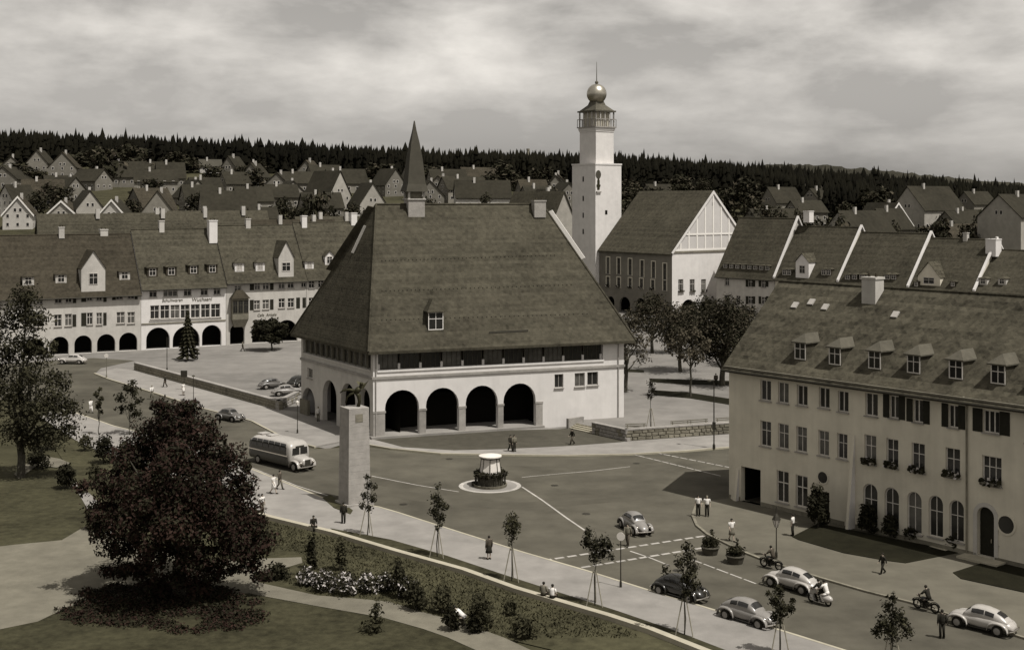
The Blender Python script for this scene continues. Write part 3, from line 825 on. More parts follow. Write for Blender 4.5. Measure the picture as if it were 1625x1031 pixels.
# slope frame for things standing on the front roof
sl = (zr-ZE) / ((mid-P0).dot(Vector((-FR.s, FR.c, 0))) + ov*v.dot(Vector((-FR.s, FR.c, 0))))
def roof_front(px, py):
    k = Vector(((px-CX)/F, 1.0, (HZ-py)/F)); o_ = Vector((0,0,CH))
    p0 = Vector(e[0]) + o0; n = fN
    p0.z = ZE
    tt = (p0 - o_).dot(n) / k.dot(n)
    return o_ + k*tt
def to_fac(fac, p):
    d = Vector((p.x-fac.ox, p.y-fac.oy, 0))
    return d.x*fac.c + d.y*fac.s, -d.x*fac.s + d.y*fac.c, p.z
t_, y_, z_ = to_fac(FR, roof_front(691.5, 524))
dormer(FR, t_, y_, z_, 1.75, 2.1, sl, M['tile'], M['tile'], 'hip', win_h=2.0, gh=1.3, wfrac=.98, fm=M['linen'])
p_, q_ = roof_front(776, 529), roof_front(838, 526)
mb = MB(); 
d_ = fN*.05
mb.quad(p_-o0+d_, q_-o0+d_, q_-o0+d_+Vector((0,.06,.2)), p_-o0+d_+Vector((0,.06,.2)))
mb.quad(p_-o0-d_*0, q_-o0-d_*0, q_-o0+d_, p_-o0+d_)
new_obj('snow_guard', mb.mesh('snow_guard', M['iron']), roof)
for (ya, yb) in ((414, 405), (462, 452), (508, 498)):
    mb = MB()
    for i in range(46):
        f = i/45; q = roof_front(606 + (880+ (ya-414)*.55 - 606)*f, ya + (yb-ya)*f) - o0 + fN*.02
        mb.box(q.x-.045, q.x+.045, q.y-.04, q.y+.04, q.z-.05, q.z+.06)
    so_ = new_obj('snow_hooks', mb.mesh('snow_hooks', M['iron']), roof); so_['kind'] = 'stuff'
# ridge turret
tt_, _ = RF.hit(657.5, 330)
tur = RF.put('ridge_turret', MB().box(-1.0, 1.0, -1.0, 1.0, zr-2.6, zr+.55).mesh('ridge_turret', M['stone']), tt_)
s = 1.0
mb = MB(); mb.box(-1.12, 1.12, -1.12, 1.12, zr+.55, zr+.68)
for sx in (-.9, .9):
    for sy in (-.9, .9): mb.box(sx-.11, sx+.11, sy-.11, sy+.11, zr+.68, zr+1.5)
new_obj('belfry_posts', mb.mesh('belfry_posts', M['plaster2']), tur)
mb = MB(); mb.box(-.75, .75, -.75, .75, zr+.68, zr+1.5); new_obj('louvre', mb.mesh('louvre', M['wood']), tur)
mb = MB()
zs = zr+1.5; hs = zr - 0 ; tip = CH + (HZ-189)/F*mid.y
prof = [(1.36, 0), (1.10, .9), (.98, 2.0), (.80, (tip-zs)*.45), (.52, (tip-zs)*.68), (.22, (tip-zs)*.86), (.05, tip-zs)]
mb.rings([[(-r,-r,zs+z),(r,-r,zs+z),(r,r,zs+z),(-r,r,zs+z)] for r, z in prof])
new_obj('spire', mb.mesh('spire', M['slate']), tur)
tt_, _ = RF.hit(851, 330)
chimney(RF, tt_, -.8, zr-1.6, 1.5, 2.1, M['stone'], 1.0)

# ---------------------------------------------------------------- post office (right foreground)
Q0 = at(1157, 792)
post = thing('post_office', 'long grey plastered three storey corner building with tiled roof and six dormers on the right', 'building', Q0)
PF = Fac(post, Q0.x, Q0.y, -50.8)
PL = PF.t(1790)
PE = PF.hit(1157, 574)[1]
DEP = 14.2
ops, wins, boxes = [], [], []
def pw(x, y, w, h, **kw):
    t0, t1 = PF.t(x-w/2), PF.t(x+w/2)
    z1 = PF.hit(x, y-h/2)[1]; z0 = PF.hit(x, y+h/2)[1]
    ops.append((t0, t1, z0, z1, 'a' if kw.get('arch') else 'r', kw.pop('dep', .25))); wins.append(((t0+t1)/2, z0, t1-t0, z1-z0, kw))
for x, y in ((1215, 619), (1243, 623), (1273, 627), (1308, 631), (1338, 637)): pw(x, y, 17, 33, ny=1, bar=.09)
for x, y in ((1215, 688), (1243, 692), (1272, 697), (1307, 703), (1337, 708)): pw(x, y, 17, 40, ny=2, nx=2)
for x, y in ((1242, 772), (1272, 779)): pw(x, y, 19, 50, ny=2, nx=2, bar=.09)
for x, y, w in ((1383, 642, 20), (1419, 645.5, 15), (1457, 652, 16), (1513, 660.5, 16), (1573, 669, 26)): pw(x, y, w, 36, ny=1, nx=3 if w > 20 else 2, bar=.09, sh=w != 20)
for x, y, w in ((1381, 713, 19), (1416, 719, 19), (1457, 726, 21), (1512, 734, 23), (1574, 747, 31)): pw(x, y, w, 46, nx=3 if w > 30 else 2, ny=2, fb=True)
for x, y in ((1381, 800), (1415, 806), (1451, 813), (1485, 819), (1518, 826)): pw(x, y, 23, 66, arch=True, nx=2, ny=2)
ops.append((PF.t(1176), PF.t(1207), .12, PF.hit(1190, 742)[1], 'r', .5))
ops.append((PF.t(1293), PF.t(1316), .15, PF.hit(1305, 779)[1], 'r', .35))
ops.append((PF.t(1551), PF.t(1578), .3, PF.hit(1565, 804)[1], 'a', .45))
# right of the second bay: more of the same front, outside the picture
for x, y in ((1640, 685), (1690, 694)): pw(x, y, 24, 38, nx=2, ny=1, bar=.09)
PF.put('wall', wall_mb(0, PL, -.3, PE, ops).mesh('wall', M['plaster3']))
for i, (t, z, w, h, kw) in enumerate(wins):
    sh, fb = kw.pop('sh', False), kw.pop('fb', False)
    window(PF, t, z, w, h, **kw)
    if sh:
        sw = w*.62
        shutter(PF, t-w/2-sw/2-.02, z-.02, sw, h+.04); shutter(PF, t+w/2+sw/2+.02, z-.02, sw, h+.04)
    if fb: flower_box(PF, t, z+.02, w*.96, i)
arcade(PF, PF.t(1176)-.3, PF.t(1207)+.3, 4.2, 4.0)
mb = MB(); a, b = PF.t(1293), PF.t(1316); zt = PF.hit(1305, 779)[1]
mb.box(a+.01, b-.01, .28, .33, .16, zt-.01); mb.box((a+b)/2-.03, (a+b)/2+.03, .25, .28, .2, zt-.1); PF.put('door', mb.mesh('door', M['shutter']))
mb = MB(); a, b = PF.t(1551), PF.t(1578); zt = PF.hit(1565, 804)[1]
mb.extrude_y([(a+.01, .31), (b-.01, .31)] + [(x*.999, z-.01) for x, z in arch_pts(a+.01, b-.01, zt)[::-1]], .38, .43)
dr = PF.put('door', mb.mesh('door', M['shutter']))
mb = MB(); mb.tube([((a+b)/2+.25, .3, 1.3), ((a+b)/2+.25, .3, 1.6)], .03); new_obj('handle', mb.mesh('handle', M['chrome']), dr)
mb = MB(); ap = arch_pts(a-.3, b+.3, zt+.3); ai = arch_pts(a, b, zt)
for (o0_, o1_, i0_, i1_) in zip(ap, ap[1:], ai, ai[1:]):
    mb.quad((o0_[0],-.06,o0_[1]),(i0_[0],-.06,i0_[1]),(i1_[0],-.06,i1_[1]),(o1_[0],-.06,o1_[1]))
    mb.quad((o0_[0],-.003,o0_[1]),(o0_[0],-.06,o0_[1]),(o1_[0],-.06,o1_[1]),(o1_[0],-.003,o1_[1]))
mb.box(a-.3, a-.004, -.06, -.003, .1, ap[0][1]); mb.box(b+.004, b+.3, -.06, -.003, .1, ap[0][1])
PF.put('door_surround', mb.mesh('door_surround', M['plaster2']))
mb = MB(); mb.box(a-.9, b+.9, -1.3, -.01, -.1, .28); PF.put('door_step', mb.mesh('door_step', M['kerb']))
# oval oculi
for px, py, rx, rz in ((1306, 757, 5.5, 9), (1597, 832, 8, 14)):
    t, z = PF.hit(px, py); sc_ = PF.w(t).y/F
    mb = MB(); n = 20; RX, RZ = rx*sc_/.6, rz*sc_
    for kk in range(n):
        a0, a1 = 2*math.pi*kk/n, 2*math.pi*(kk+1)/n
        f = lambda q, aa, yy: (q*RX*math.cos(aa), yy, q*RZ*math.sin(aa))
        mb.quad(f(1.25,a0,-.05), f(1.25,a1,-.05), f(1,a1,-.05), f(1,a0,-.05))
        mb.quad(f(1.25,a0,-.002), f(1.25,a1,-.002), f(1.25,a1,-.05), f(1.25,a0,-.05))
    ow = PF.put('oval_window', mb.mesh('oval_window', M['plaster3']), t, z)
    g = MB(); g.add([(RX*math.cos(2*math.pi*kk/n), -.02, RZ*math.sin(2*math.pi*kk/n)) for kk in range(n)], [tuple(range(n))])
    new_obj('pane', g.mesh('pane', M['glass']), ow)
# battered buttress and corner pier, base course
for x, ytop, wb, outw in ((1357, 690, .72, .95), (1173, 742, .9, .45)):
    t = PF.t(x); zt = PF.hit(x, ytop)[1]
    mb = MB()
    mb.add([(-wb, -.065, 0), (-.25, -outw, 0), (0, -outw, 0), (0, -.003, 0), (-wb, -.004, zt), (-.25, -.05, zt), (0, -.05, zt), (0, -.003, zt)],
           [(0,1,5,4),(1,2,6,5),(2,3,7,6),(4,5,6,7)]); mb.m[2] = 1
    PF.put('buttress', mb.mesh('buttress', [M['plaster3'], M['plaster']]), t)  # right face gets white plaster to paint in its sunlight
mb = MB()
for a, b in ((0.02, PF.t(1175)), (PF.t(1208), PF.t(1292)), (PF.t(1317), PF.t(1340)), (PF.t(1358), PF.t(1550)), (PF.t(1579), PL)):
    mb.box(a, b, -.06, -.003, -.2, .45)
PF.put('plinth', mb.mesh('plinth', M['stone_dark']))
mb = MB(); mb.tube([(0,-.1,.1),(0,-.1,PE-.8),(0,-.5,PE-.25)], .07, 7); PF.put('downpipe', mb.mesh('downpipe', M['stone_dark']), PF.t(1535))
# end gables, back, roof
ohp = .75
RZP = PF.hit(1240, 446, DEP/2)[1]
mb = MB()
for tt, fl in ((0, 1), (PL, 0)):
    mb.add([(tt,0,-.3),(tt,DEP,-.3),(tt,DEP,PE),(tt,DEP/2,RZP-.25),(tt,0,PE)], [(0,1,2,3,4)] if not fl else [(4,3,2,1,0)])
mb.quad((0,DEP,-.3),(0,DEP,PE),(PL,DEP,PE),(PL,DEP,-.3))
PF.put('wall', mb.mesh('wall', M['plaster3']))
mb = MB(); mb.extrude_x(gable_prof(DEP, PE+.12, RZP, ohp, .22), -.25, PL+.3)
proof = PF.put('roof', mb.mesh('roof', M['tile_pale']))
psl = (RZP-PE-.12)/(DEP/2)
mb = MB(); mb.tube([(-.25, -ohp-.06, PE+.02-ohp*psl), (PL, -ohp-.06, PE+.02-ohp*psl)], .09, 7); new_obj('gutter', mb.mesh('gutter', M['iron']), proof)
mb = MB(); mb.tube([(-.25, DEP/2, RZP+.02), (PL, DEP/2, RZP+.02)], .13, 6); new_obj('ridge_tiles', mb.mesh('ridge_tiles', M['tile_pale']), proof)
mb = MB(); mb.box(-.1, PL, -ohp+.1, 0.05, PE-.42, PE-.28); PF.put('eaves_soffit', mb.mesh('eaves_soffit', M['wood']))
def on_roof(px, py, ze, sl_, fac):
    y = 0.0
    for _ in range(30):
        t, z = fac.hit(px, py, y); y += ((z - ze)/sl_ - y)*.5
    return t, y, z
for i, (x, y) in enumerate(((1270, 571), (1325, 579.5), (1388, 586), (1450, 593), (1517, 602), (1584, 610), (1655, 621))):
    t, yy, z = on_roof(x, y, PE+.12, psl, PF)
    op = i in (0, 3)
    dormer(PF, t, yy, z, 1.2, 1.5, psl, M['tile_light'], M['tile'], 'hip', win_h=1.42, gh=.68, wfrac=.97, fm=M['frame'])
for (x, y) in ((1262, 485), (1310, 488), (1421, 500), (1288, 480)):
    t, yy, z = on_roof(x, y, PE+.12, psl, PF)
    mb = MB(); mb.box(-.28, .28, -.32, .32, 0, .12)
    o = PF.put('skylight', mb.mesh('skylight', M['car_pale']), t, z+.02, yy); o.rotation_euler = (math.atan(psl), 0, PF.a); o.rotation_mode = 'XYZ'
t, yy, z = on_roof(1377, 484, PE+.12, psl, PF)
chimney(PF, t, yy+.7, z-.5, 1.35, RZP-z+1.4, M['plaster2'], 1.2)

# ---------------------------------------------------------------- Rathaus: tower and hall
G0 = at(1066.5, 508)
rat = thing('town_hall', 'white town hall with ball topped square tower and timbered gable behind the market hall', 'town hall', G0)
RG = Fac(rat, G0.x, G0.y, 36.0)
RL_dir = Vector((-math.cos(math.radians(54)), math.sin(math.radians(54)), 0))
k = (951-CX)/F
RLen = (k*G0.y - G0.x)/(RL_dir.x - k*RL_dir.y)
TP = G0 + RL_dir*RLen
RLf = Fac(rat, TP.x, TP.y, -54.0)
ez = RG.hit(1068, 399)[1]
GW = RG.t(1193)
gz = RG.hit(1129, 303)[1]
ops, wins = [], []
for x, y in ((965, 421), (982, 422), (1000, 423.5), (1019, 426), (1037, 428), (1055, 431)):
    t = RLf.t(x); z1 = RLf.hit(x, y-13)[1]; z0 = RLf.hit(x, y+13)[1]; ops.append((t-.55, t+.55, z0, z1, 'r', .25)); wins.append((t, z0, 1.1, z1-z0, 0))
for x, y in ((965, 447), (982, 448), (1000, 449), (1018, 450), (1036, 452), (1055, 453)):
    t = RLf.t(x); z1 = RLf.hit(x, y-8)[1]; z0 = RLf.hit(x, y+8)[1]; ops.append((t-.55, t+.55, z0, z1, 'r', .25)); wins.append((t, z0, 1.1, z1-z0, 1))
ar = []
for x0, x1, yt in ((963, 975, 470), (983, 1000, 471), (1009, 1024, 473), (1033, 1048, 475)):
    a, b = RLf.t(x0), RLf.t(x1); d = RLf.hit((x0+x1)/2, yt)[1]; ops.append((a, b, .05, d, 'a', .5)); ar.append((a, b, d))
RLf.put('wall', wall_mb(0, RLen, -.3, ez, ops).mesh('wall', M['plaster4']))  # shaded long front: shade deepened by a much duller plaster than the gable
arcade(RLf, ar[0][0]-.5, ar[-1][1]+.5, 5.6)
for i, (t, z, w, h, fb) in enumerate(wins):
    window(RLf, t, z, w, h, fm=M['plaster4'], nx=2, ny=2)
    if fb and i < 11: flower_box(RLf, t, z, w, i+40)
    mb = MB()
    for (xa, xb, za, zb) in ((-w/2-.22, -w/2-.004, -.1, h+.2), (w/2+.004, w/2+.22, -.1, h+.2), (-w/2-.004, w/2+.004, h+.004, h+.2)): mb.box(xa, xb, -.05, -.003, za, zb)
    RLf.put('window_surround', mb.mesh('window_surround', M['plaster3']), t, z)
ops, wins = [], []
for x in (1080.5, 1098.5, 1116.5):
    t = RG.t(x); z1 = RG.hit(x, 443)[1]; z0 = RG.hit(x, 463)[1]; ops.append((t-.75, t+.75, z0, z1, 'r', .25)); wins.append((t, z0, 1.5, z1-z0))
ar = []
for x0, x1 in ((1081, 1104), (1112, 1135)):
    a, b = RG.t(x0), RG.t(x1); d = RG.hit((x0+x1)/2, 475)[1]; ops.append((a, b, .05, d, 'a', .5)); ar.append((a, b, d))
RG.put('wall', wall_mb(0, GW, -.3, ez, ops).mesh('wall', M['plaster']))
arcade(RG, ar[0][0]-.5, ar[-1][1]+.5, 5.6)
for i, (t, z, w, h) in enumerate(wins):
    window(RG, t, z, w, h, nx=3, ny=2); flower_box(RG, t, z, w, i+60)
# timbered gable, slightly jettied
mb = MB(); mb.extrude_y([(0, ez), (GW, ez), (GW/2, gz-.3)], -.02, .3); RG.put('gable', mb.mesh('gable', M['gable_panel']))
mb = MB(); mb.box(-.1, GW+.1, -.2, -.03, ez-.35, ez-.02); RG.put('cornice', mb.mesh('cornice', M['stone_dark']))
hgt = gz - ez
for i in range(9):
    x = GW*(.10 + .80*i/8); top = ez + hgt*(1-abs(x-GW/2)/(GW/2)) - .5
    mb = MB(); mb.box(x-.2, x+.2, -.12, -.025, ez+.02, top); RG.put('timber', mb.mesh('timber', M['linen']))
zb_ = RG.hit(1130, 371)[1]
for za, zb2 in ((zb_-.2, zb_+.2), (ez+.02, ez+.5)):
    hw = (1-(zb2-ez)/hgt)*GW/2 - .2
    mb = MB(); mb.box(GW/2-hw, GW/2+hw, -.15, -.125 if za > ez+.1 else -.122, za, zb2); RG.put('timber', mb.mesh('timber', M['linen']))
mb = MB(); mb.box(GW/2-.3, GW/2+.3, -.05, -.022, gz-3.3, gz-2.5); RG.put('gable_window', mb.mesh('gable_window', M['dark']))
for sx in (0, 1):
    a = Vector((-.35 if not sx else GW+.35, 0, ez-.3)); b = Vector((GW/2, 0, gz+.1))
    mb = MB(); wv = Vector((0,0,-.75))
    for y0, y1 in ((-.3, -.16),):
        mb.add([(a.x,y0,a.z),(b.x,y0,b.z),(b.x,y0,b.z-.75),(a.x+(.4 if not sx else -.4),y0,a.z-.25),(a.x,y1,a.z),(b.x,y1,b.z),(b.x,y1,b.z-.75),(a.x+(.4 if not sx else -.4),y1,a.z-.25)],
               [(0,1,2,3),(7,6,5,4),(0,4,5,1),(2,6,7,3),(3,7,4,0)])
    RG.put('verge_board', mb.mesh('verge_board', M['plaster']))
# roof along the hall (profile across the gable direction)
nv = Vector((-RG.s, RG.c, 0))
mb = MB()
pr = [(-.6, ez-.6*hgt/(GW/2)+.05), (GW/2, gz+.1), (GW+.6, ez-.6*hgt/(GW/2)+.05), (GW+.6, ez-.6*hgt/(GW/2)-.25), (GW/2, gz-.3), (-.6, ez-.6*hgt/(GW/2)-.25)]
mb.extrude_y(pr, -.15, RLen+.0)
RG.put('roof', mb.mesh('roof', M['tile']))
mb = MB(); mb.quad((GW,0,-.3),(GW,RLen,-.3),(GW,RLen,ez),(GW,0,ez)); mb.add([(GW,RLen,-.3),(0,RLen,-.3),(0,RLen,ez),(GW/2,RLen,gz-.3),(GW,RLen,ez)], [(0,1,2,3,4)]); RG.put('wall', mb.mesh('wall', M['plaster']))
# tower
nout = Vector((-math.sin(math.radians(54)), -math.cos(math.radians(54)), 0))
k = Vector(((945-CX)/F, 1, 0))
dT = (TP.dot(nout) + 1.0) / k.dot(nout)
TC = k*dT
TF = Fac(rat, TC.x, TC.y, 36.0)          # lit face
tw = TF.t(986)
vl = RL_dir
kk = (908-CX)/F
tl = (kk*TC.y - TC.x)/(vl.x - kk*vl.y)
zt1 = TF.hit(945, 259)[1]
tower = TF.put('tower', wall_mb(0, tw, -.3, zt1, []).box(-.12, tw+.12, -.12, tl+.12, zt1-.35, zt1).box(0.003, tw-.003, .003, tl, -.3, zt1-.351).mesh('tower', M['plaster']))
def tchild(name, mb, m, smooth=False): return new_obj(name, mb.mesh(name, m, smooth), tower)
mb = MB()
TLz = lambda y: CH + (HZ-y)/F*TC.y
# a clock-like disc over a dark figure on the lit face, small window lower down
t, z = TF.hit(949.5, 277)
mb = MB(); n = 18; mb.add([(t+.8*math.cos(2*math.pi*i/n), -.05, z+1.0*math.sin(2*math.pi*i/n)) for i in range(n)] + [(t+.8*math.cos(2*math.pi*i/n), -.002, z+1.0*math.sin(2*math.pi*i/n)) for i in range(n)],
   [tuple(range(n))] + [(i, n+i, n+(i+1)%n, (i+1)%n) for i in range(n)])
tchild('clock', mb, M['slate'])
t0 = t
mb = MB(); mb.box(t0-.35, t0+.35, -.10, -.01, TLz(301), TLz(286)); mb.box(t0-.55, t0+.55, -.14, -.01, TLz(296), TLz(293)); mb.box(t0-.22, t0+.22, -.13, -.01, TLz(286.2), TLz(283)); tchild('wall_figure', mb, M['bronze'])
mb = MB(); mb.box(t0-.7, t0+.7, -.3, -.01, TLz(306), TLz(303.5)); tchild('bracket', mb, M['stone'])
t, z = TF.hit(962, 337); mb = MB(); mb.box(t-.35, t+.35, -.03, -.005, z-.5, z+.5); tchild('window', mb, M['dark'])
for y in (284, 315, 342, 368):
    mb = MB(); mb.box(-.03, -.004, tl*.52-.22, tl*.52+.22, TLz(y)-.6, TLz(y)+.6); tchild('window', mb, M['dark'])
cx_, cy_ = tw/2, tl/2
fu = .69
X0, X1, Y0, Y1 = cx_-tw*fu/2, cx_+tw*fu/2, cy_-tl*fu/2, cy_+tl*fu/2
zt2 = TLz(201)
mb = MB(); mb.box(X0, X1, Y0, Y1, zt1-.01, zt2-.6); mb.box(X0-.25, X1+.25, Y0-.25, Y1+.25, zt2-.6, zt2-.05); mb.box(X0-.12, X1+.12, Y0-.12, Y1+.12, zt2-1.0, zt2-.601)
tchild('upper_shaft', mb, M['plaster'])
mb = MB(); mb.box(X0-.5, X1+.5, Y0-.5, Y1+.5, zt2-.05, zt2+.2)
zrail = zt2 + 1.9
for i in range(9):
    f = i/8
    for (x, y) in ((X0-.4+(X1-X0+.8)*f, Y0-.4), (X0-.4+(X1-X0+.8)*f, Y1+.4), (X0-.4, Y0-.4+(Y1-Y0+.8)*f), (X1+.4, Y0-.4+(Y1-Y0+.8)*f)):
        mb.box(x-.05, x+.05, y-.05, y+.05, zt2+.2, zrail)
for y in (Y0-.46, Y1+.34): mb.box(X0-.46, X1+.46, y, y+.12, zrail, zrail+.14)
for x in (X0-.46, X1+.34): mb.box(x, x+.12, Y0-.334, Y1+.334, zrail+.01, zrail+.13)
tchild('gallery', mb, M['stone'])
zlid = TLz(176)
mb = MB(); mb.box(X0+.7, X1-.7, Y0+.7, Y1-.7, zt2+.2, zlid); tchild('lantern_room', mb, M['plaster3'])
mb = MB()
for i in range(5):
    f = i/4
    for (x, y) in ((X0+(X1-X0)*f, Y0), (X0+(X1-X0)*f, Y1), (X0, Y0+(Y1-Y0)*f), (X1, Y0+(Y1-Y0)*f)):
        mb.box(x-.13, x+.13, y-.13, y+.13, zt2+.2, zlid)
tchild('columns', mb, M['plaster2'])
mb = MB(); a = .42
mb.box(X0-a, X1+a, Y0-a, Y1+a, zlid, zlid+.35)
zn = TLz(160)
mb.frustum(X0-.1, X1+.1, Y0-.1, Y1+.1, zlid+.35, cx_-1.5, cx_+1.5, cy_-1.5, cy_+1.5, zlid+.35+(zn-zlid)*.6)
mb.frustum(cx_-1.5, cx_+1.5, cy_-1.5, cy_+1.5, zlid+.35+(zn-zlid)*.6, cx_-1.1, cx_+1.1, cy_-1.1, cy_+1.1, zn+.6)
tchild('cap', mb, M['copper'])
mb = MB(); mb.ball((cx_, cy_, TLz(146)), 2.38, 24, 16); tchild('ball', mb, M['ball'], True)
mb = MB(); mb.ball((cx_, cy_, TLz(127.5)), .42, 8, 6); mb.tube([(cx_, cy_, TLz(131)), (cx_, cy_, TLz(94))], [.13, .04], 6); tchild('finial', mb, M['copper'])

# ---------------------------------------------------------------- arcaded houses on the left side of the square
def row_house(label, fac, t0, t1, ze, zr, D, ops_px, wins_px, wall_m, roof_m, arches, root, shutters=(), side=True, oh=.7):
    ops = []
    for (x0, x1, y0, y1) in wins_px:
        ops.append((fac.t(x0), fac.t(x1), fac.hit((x0+x1)/2, y1)[1], fac.hit((x0+x1)/2, y0)[1], 'r', .25))
    nwin = len(ops)
    ar = []
    for (x0, x1, y0) in arches:
        a, b = fac.t(x0), fac.t(x1); d = fac.hit((x0+x1)/2, y0)[1]
        ops.append((a, b, .05, d, 'a', .6)); ar.append((a, b, d))
    mb = wall_mb(t0, t1, -.3, ze, ops)
    fac.put('wall', mb.mesh('wall', wall_m))
    mb = MB()
    for tt, fl in ((t0, 1), (t1, 0)):
        mb.add([(tt,.003,-.3),(tt,D,-.3),(tt,D,ze),(tt,D/2,zr-.25),(tt,.003,ze)], [(4,3,2,1,0)] if fl else [(0,1,2,3,4)])
    mb.quad((t1,D,-.3),(t0,D,-.3),(t0,D,ze),(t1,D,ze))
    fac.put('side_wall', mb.mesh('side_wall', wall_m))
    if ar: arcade(fac, ar[0][0]-.4, ar[-1][1]+.4, 5.2, 3.6)
    for (a, b, c, d, *_), (x0, x1, y0, y1) in zip(ops[:nwin], wins_px):
        big = (x1-x0) > 16
        window(fac, (a+b)/2, c, b-a, d-c, nx=3 if big else 2, ny=2, bar=.08)
    for (x0, x1, y0, y1) in shutters:
        a, b = fac.t(x0), fac.t(x1); c, d = fac.hit((x0+x1)/2, y1)[1], fac.hit((x0+x1)/2, y0)[1]
        shutter(fac, (a+b)/2, c, b-a, d-c)
    mb = MB(); mb.extrude_x(gable_prof(D, ze+.1, zr, oh, .22), t0-.02, t1+.02)
    r = fac.put('roof', mb.mesh('roof', roof_m))
    sl_ = (zr-ze-.1)/(D/2)
    mb = MB(); mb.tube([(t0, -oh-.05, ze-oh*sl_), (t1, -oh-.05, ze-oh*sl_)], .09, 6); new_obj('gutter', mb.mesh('gutter', M['iron']), r)
    mb = MB(); mb.tube([(t0, D/2, zr+.02), (t1, D/2, zr+.02)], .14, 6); new_obj('ridge_tiles', mb.mesh('ridge_tiles', roof_m), r)
    return sl_, r
LO = at(300, 551)
LROW = Fac(None, LO.x, LO.y, 30.0)
def lrow(label, px_mid):
    t = LROW.t(px_mid); p = LROW.w(t, 0, 0)
    root = thing('row_house', label, 'house', p, 0, 'arcaded houses along the left side of the square')
    f = Fac(root, LROW.ox, LROW.oy, 30.0)
    return root, f
def zat(fac, px, py, y=0.0): return fac.hit(px, py, y)[1]
# house A
ra_, fa = lrow('arcaded house with tall gabled dormer and red brown roof behind the left edge trees', 147)
zeA, zrA = zat(fa, 150, 463), zat(fa, 150, 372, 7.5)
slA, roofA = row_house('', fa, fa.t(-25), fa.t(223.5), zeA, zrA, 15, None,
    [(87,98,467,481),(104,114,466,480),(138,146.5,464,477),(153,162,463,477),(184,195,461,475),(203,213,460,474),
     (86,98,499,518),(103,114,498,517),(138,147,496,515),(153,162,496,515),(185,198,495,513),(202,214,495,513),(40,50,470,484),(58,68,469,483),(40,50,502,520),(58,68,501,519)],
    M['plaster2'], M['tile_red'], [(40,70,537),(80,109,534),(118,146,532),(154,183,530),(189,218,527.5)], ra_,
    shutters=[(115.5,121,466,481),(129,136.5,464,479),(164,169,463,479),(178,183.5,461,476),(214,218.5,460,475),(115,121,499,518),(129,137,496,517),(164,169,496,516)])
def cross_gable(fac, x0, x1, ytop_wall, yapex, ze, slope, wall_m, roof_m, win=None):
    """A gabled dormer rising flush from the front wall."""
    a, b = fac.t(x0), fac.t(x1); w = b-a; t = (a+b)/2
    h = zat(fac, (x0+x1)/2, ytop_wall, -.02) - ze; gh = zat(fac, (x0+x1)/2, yapex, -.02) - ze - h
    o = dormer(fac, t, -.02, ze, w, h, slope, roof_m, wall_m, 'gable', gh=gh, glazed=False)
    if win:
        ww, wh = win
        fr, pn, _ = win_meshes(ww, wh, False, 2, 2, M['frame'], M['glass'])
        new_obj('window', dorm_window(fr, pn), o, (0, -.075, h*.34))
    return o
cross_gable(fa, 129, 167, 424, 397, zeA-.3, slA, M['plaster2'], M['tile_red'], (1.5, 2.0))
def roof_dormer(fac, px, py, w, h, ze, slope, roof_m, wall_m, style='hip', **kw):
    t, y, z = on_roof(px, py, ze+.1, slope, fac)
    return dormer(fac, t, y, z, w, h, slope, roof_m, wall_m, style, **kw)
for x, y in ((97, 449), (198, 444), (45, 453)): roof_dormer(fa, x, y, 1.8, 1.5, zeA, slA, M['tile_red'], M['plaster2'], win_h=1.25, gh=.6)
for x, y in ((34, 452),): pass
chimney(fa, fa.t(97, 7.5), 7.3, zrA-.6, .9, 2.0, M['plaster2'])
chimney(fa, fa.t(165, 7.5), 7.9, zrA-.6, 1.3, 1.5, M['plaster2'])
# house B: shop front with long window band and painted lettering
rb_, fb_ = lrow('white arcaded house with long shop window band and lettering across its front', 292)
zeB, zrB = zat(fb_, 290, 450.5), zat(fb_, 290, 363.5, 7.5)
slB, roofB = row_house('', fb_, fb_.t(224), fb_.t(358.5), zeB, zrB, 15, None,
    [(237,249,458,471.5),(259,282,457,470.5),(291.5,304,456,469.5),(318.5,330,455.5,468.5),(339,350,454.5,467.5)] + [(237.5+16.1*i+.8, 237.5+16.1*(i+1)-.8, 484.5-.43*i, 506-.43*i) for i in range(7)],
    M['plaster'], M['tile'], [(232,269.5,519.5),(274,317,517.5),(320.5,351.5,515.5)], rb_)
for x, y in ((242, 439.5), (272, 438), (307, 435.5), (337, 434)): roof_dormer(fb_, x, y, 1.9, 1.7, zeB, slB, M['tile'], M['tile_red'], win_h=1.3, gh=.7)
zs_ = zat(fb_, 290, 511); mb = MB(); mb.box(fb_.t(224.5), fb_.t(358), -.12, -.003, zs_-.1, zs_+.1); fb_.put('string_course', mb.mesh('string_course', M['stone_dark']))
mb = MB(); mb.box(fb_.t(236.5), fb_.t(351.5), -.14, -.003, zat(fb_, 290, 507), zat(fb_, 290, 506.2)); fb_.put('sill', mb.mesh('sill', M['plaster2']))
chimney(fb_, fb_.t(333, 7.5), 6.0, zrB-2.6, 1.5, 4.2, M['plaster'])
chimney(fb_, fb_.t(256, 7.5), 7.5, zrB-1.0, .9, 2.6, M['plaster2'])
def lettering(fac, px0, px1, ybase, size, text):
    cu = bpy.data.curves.new('lettering', 'FONT'); cu.body = text; cu.size = size; cu.extrude = .03; cu.shear = .15
    cu.materials.append(M['letter'])
    t0, z = fac.hit(px0, ybase)
    o = new_obj('lettering', cu, fac.root, fac.w(t0, -.05, z) - fac.root.location)
    o.rotation_euler = (math.pi/2, 0, fac.a)
    return o
lettering(fb_, 257, 298, 479.0, .74, 'Schuhwaren')
lettering(fb_, 304, 337, 478.0, .9, 'Wuchsenl')
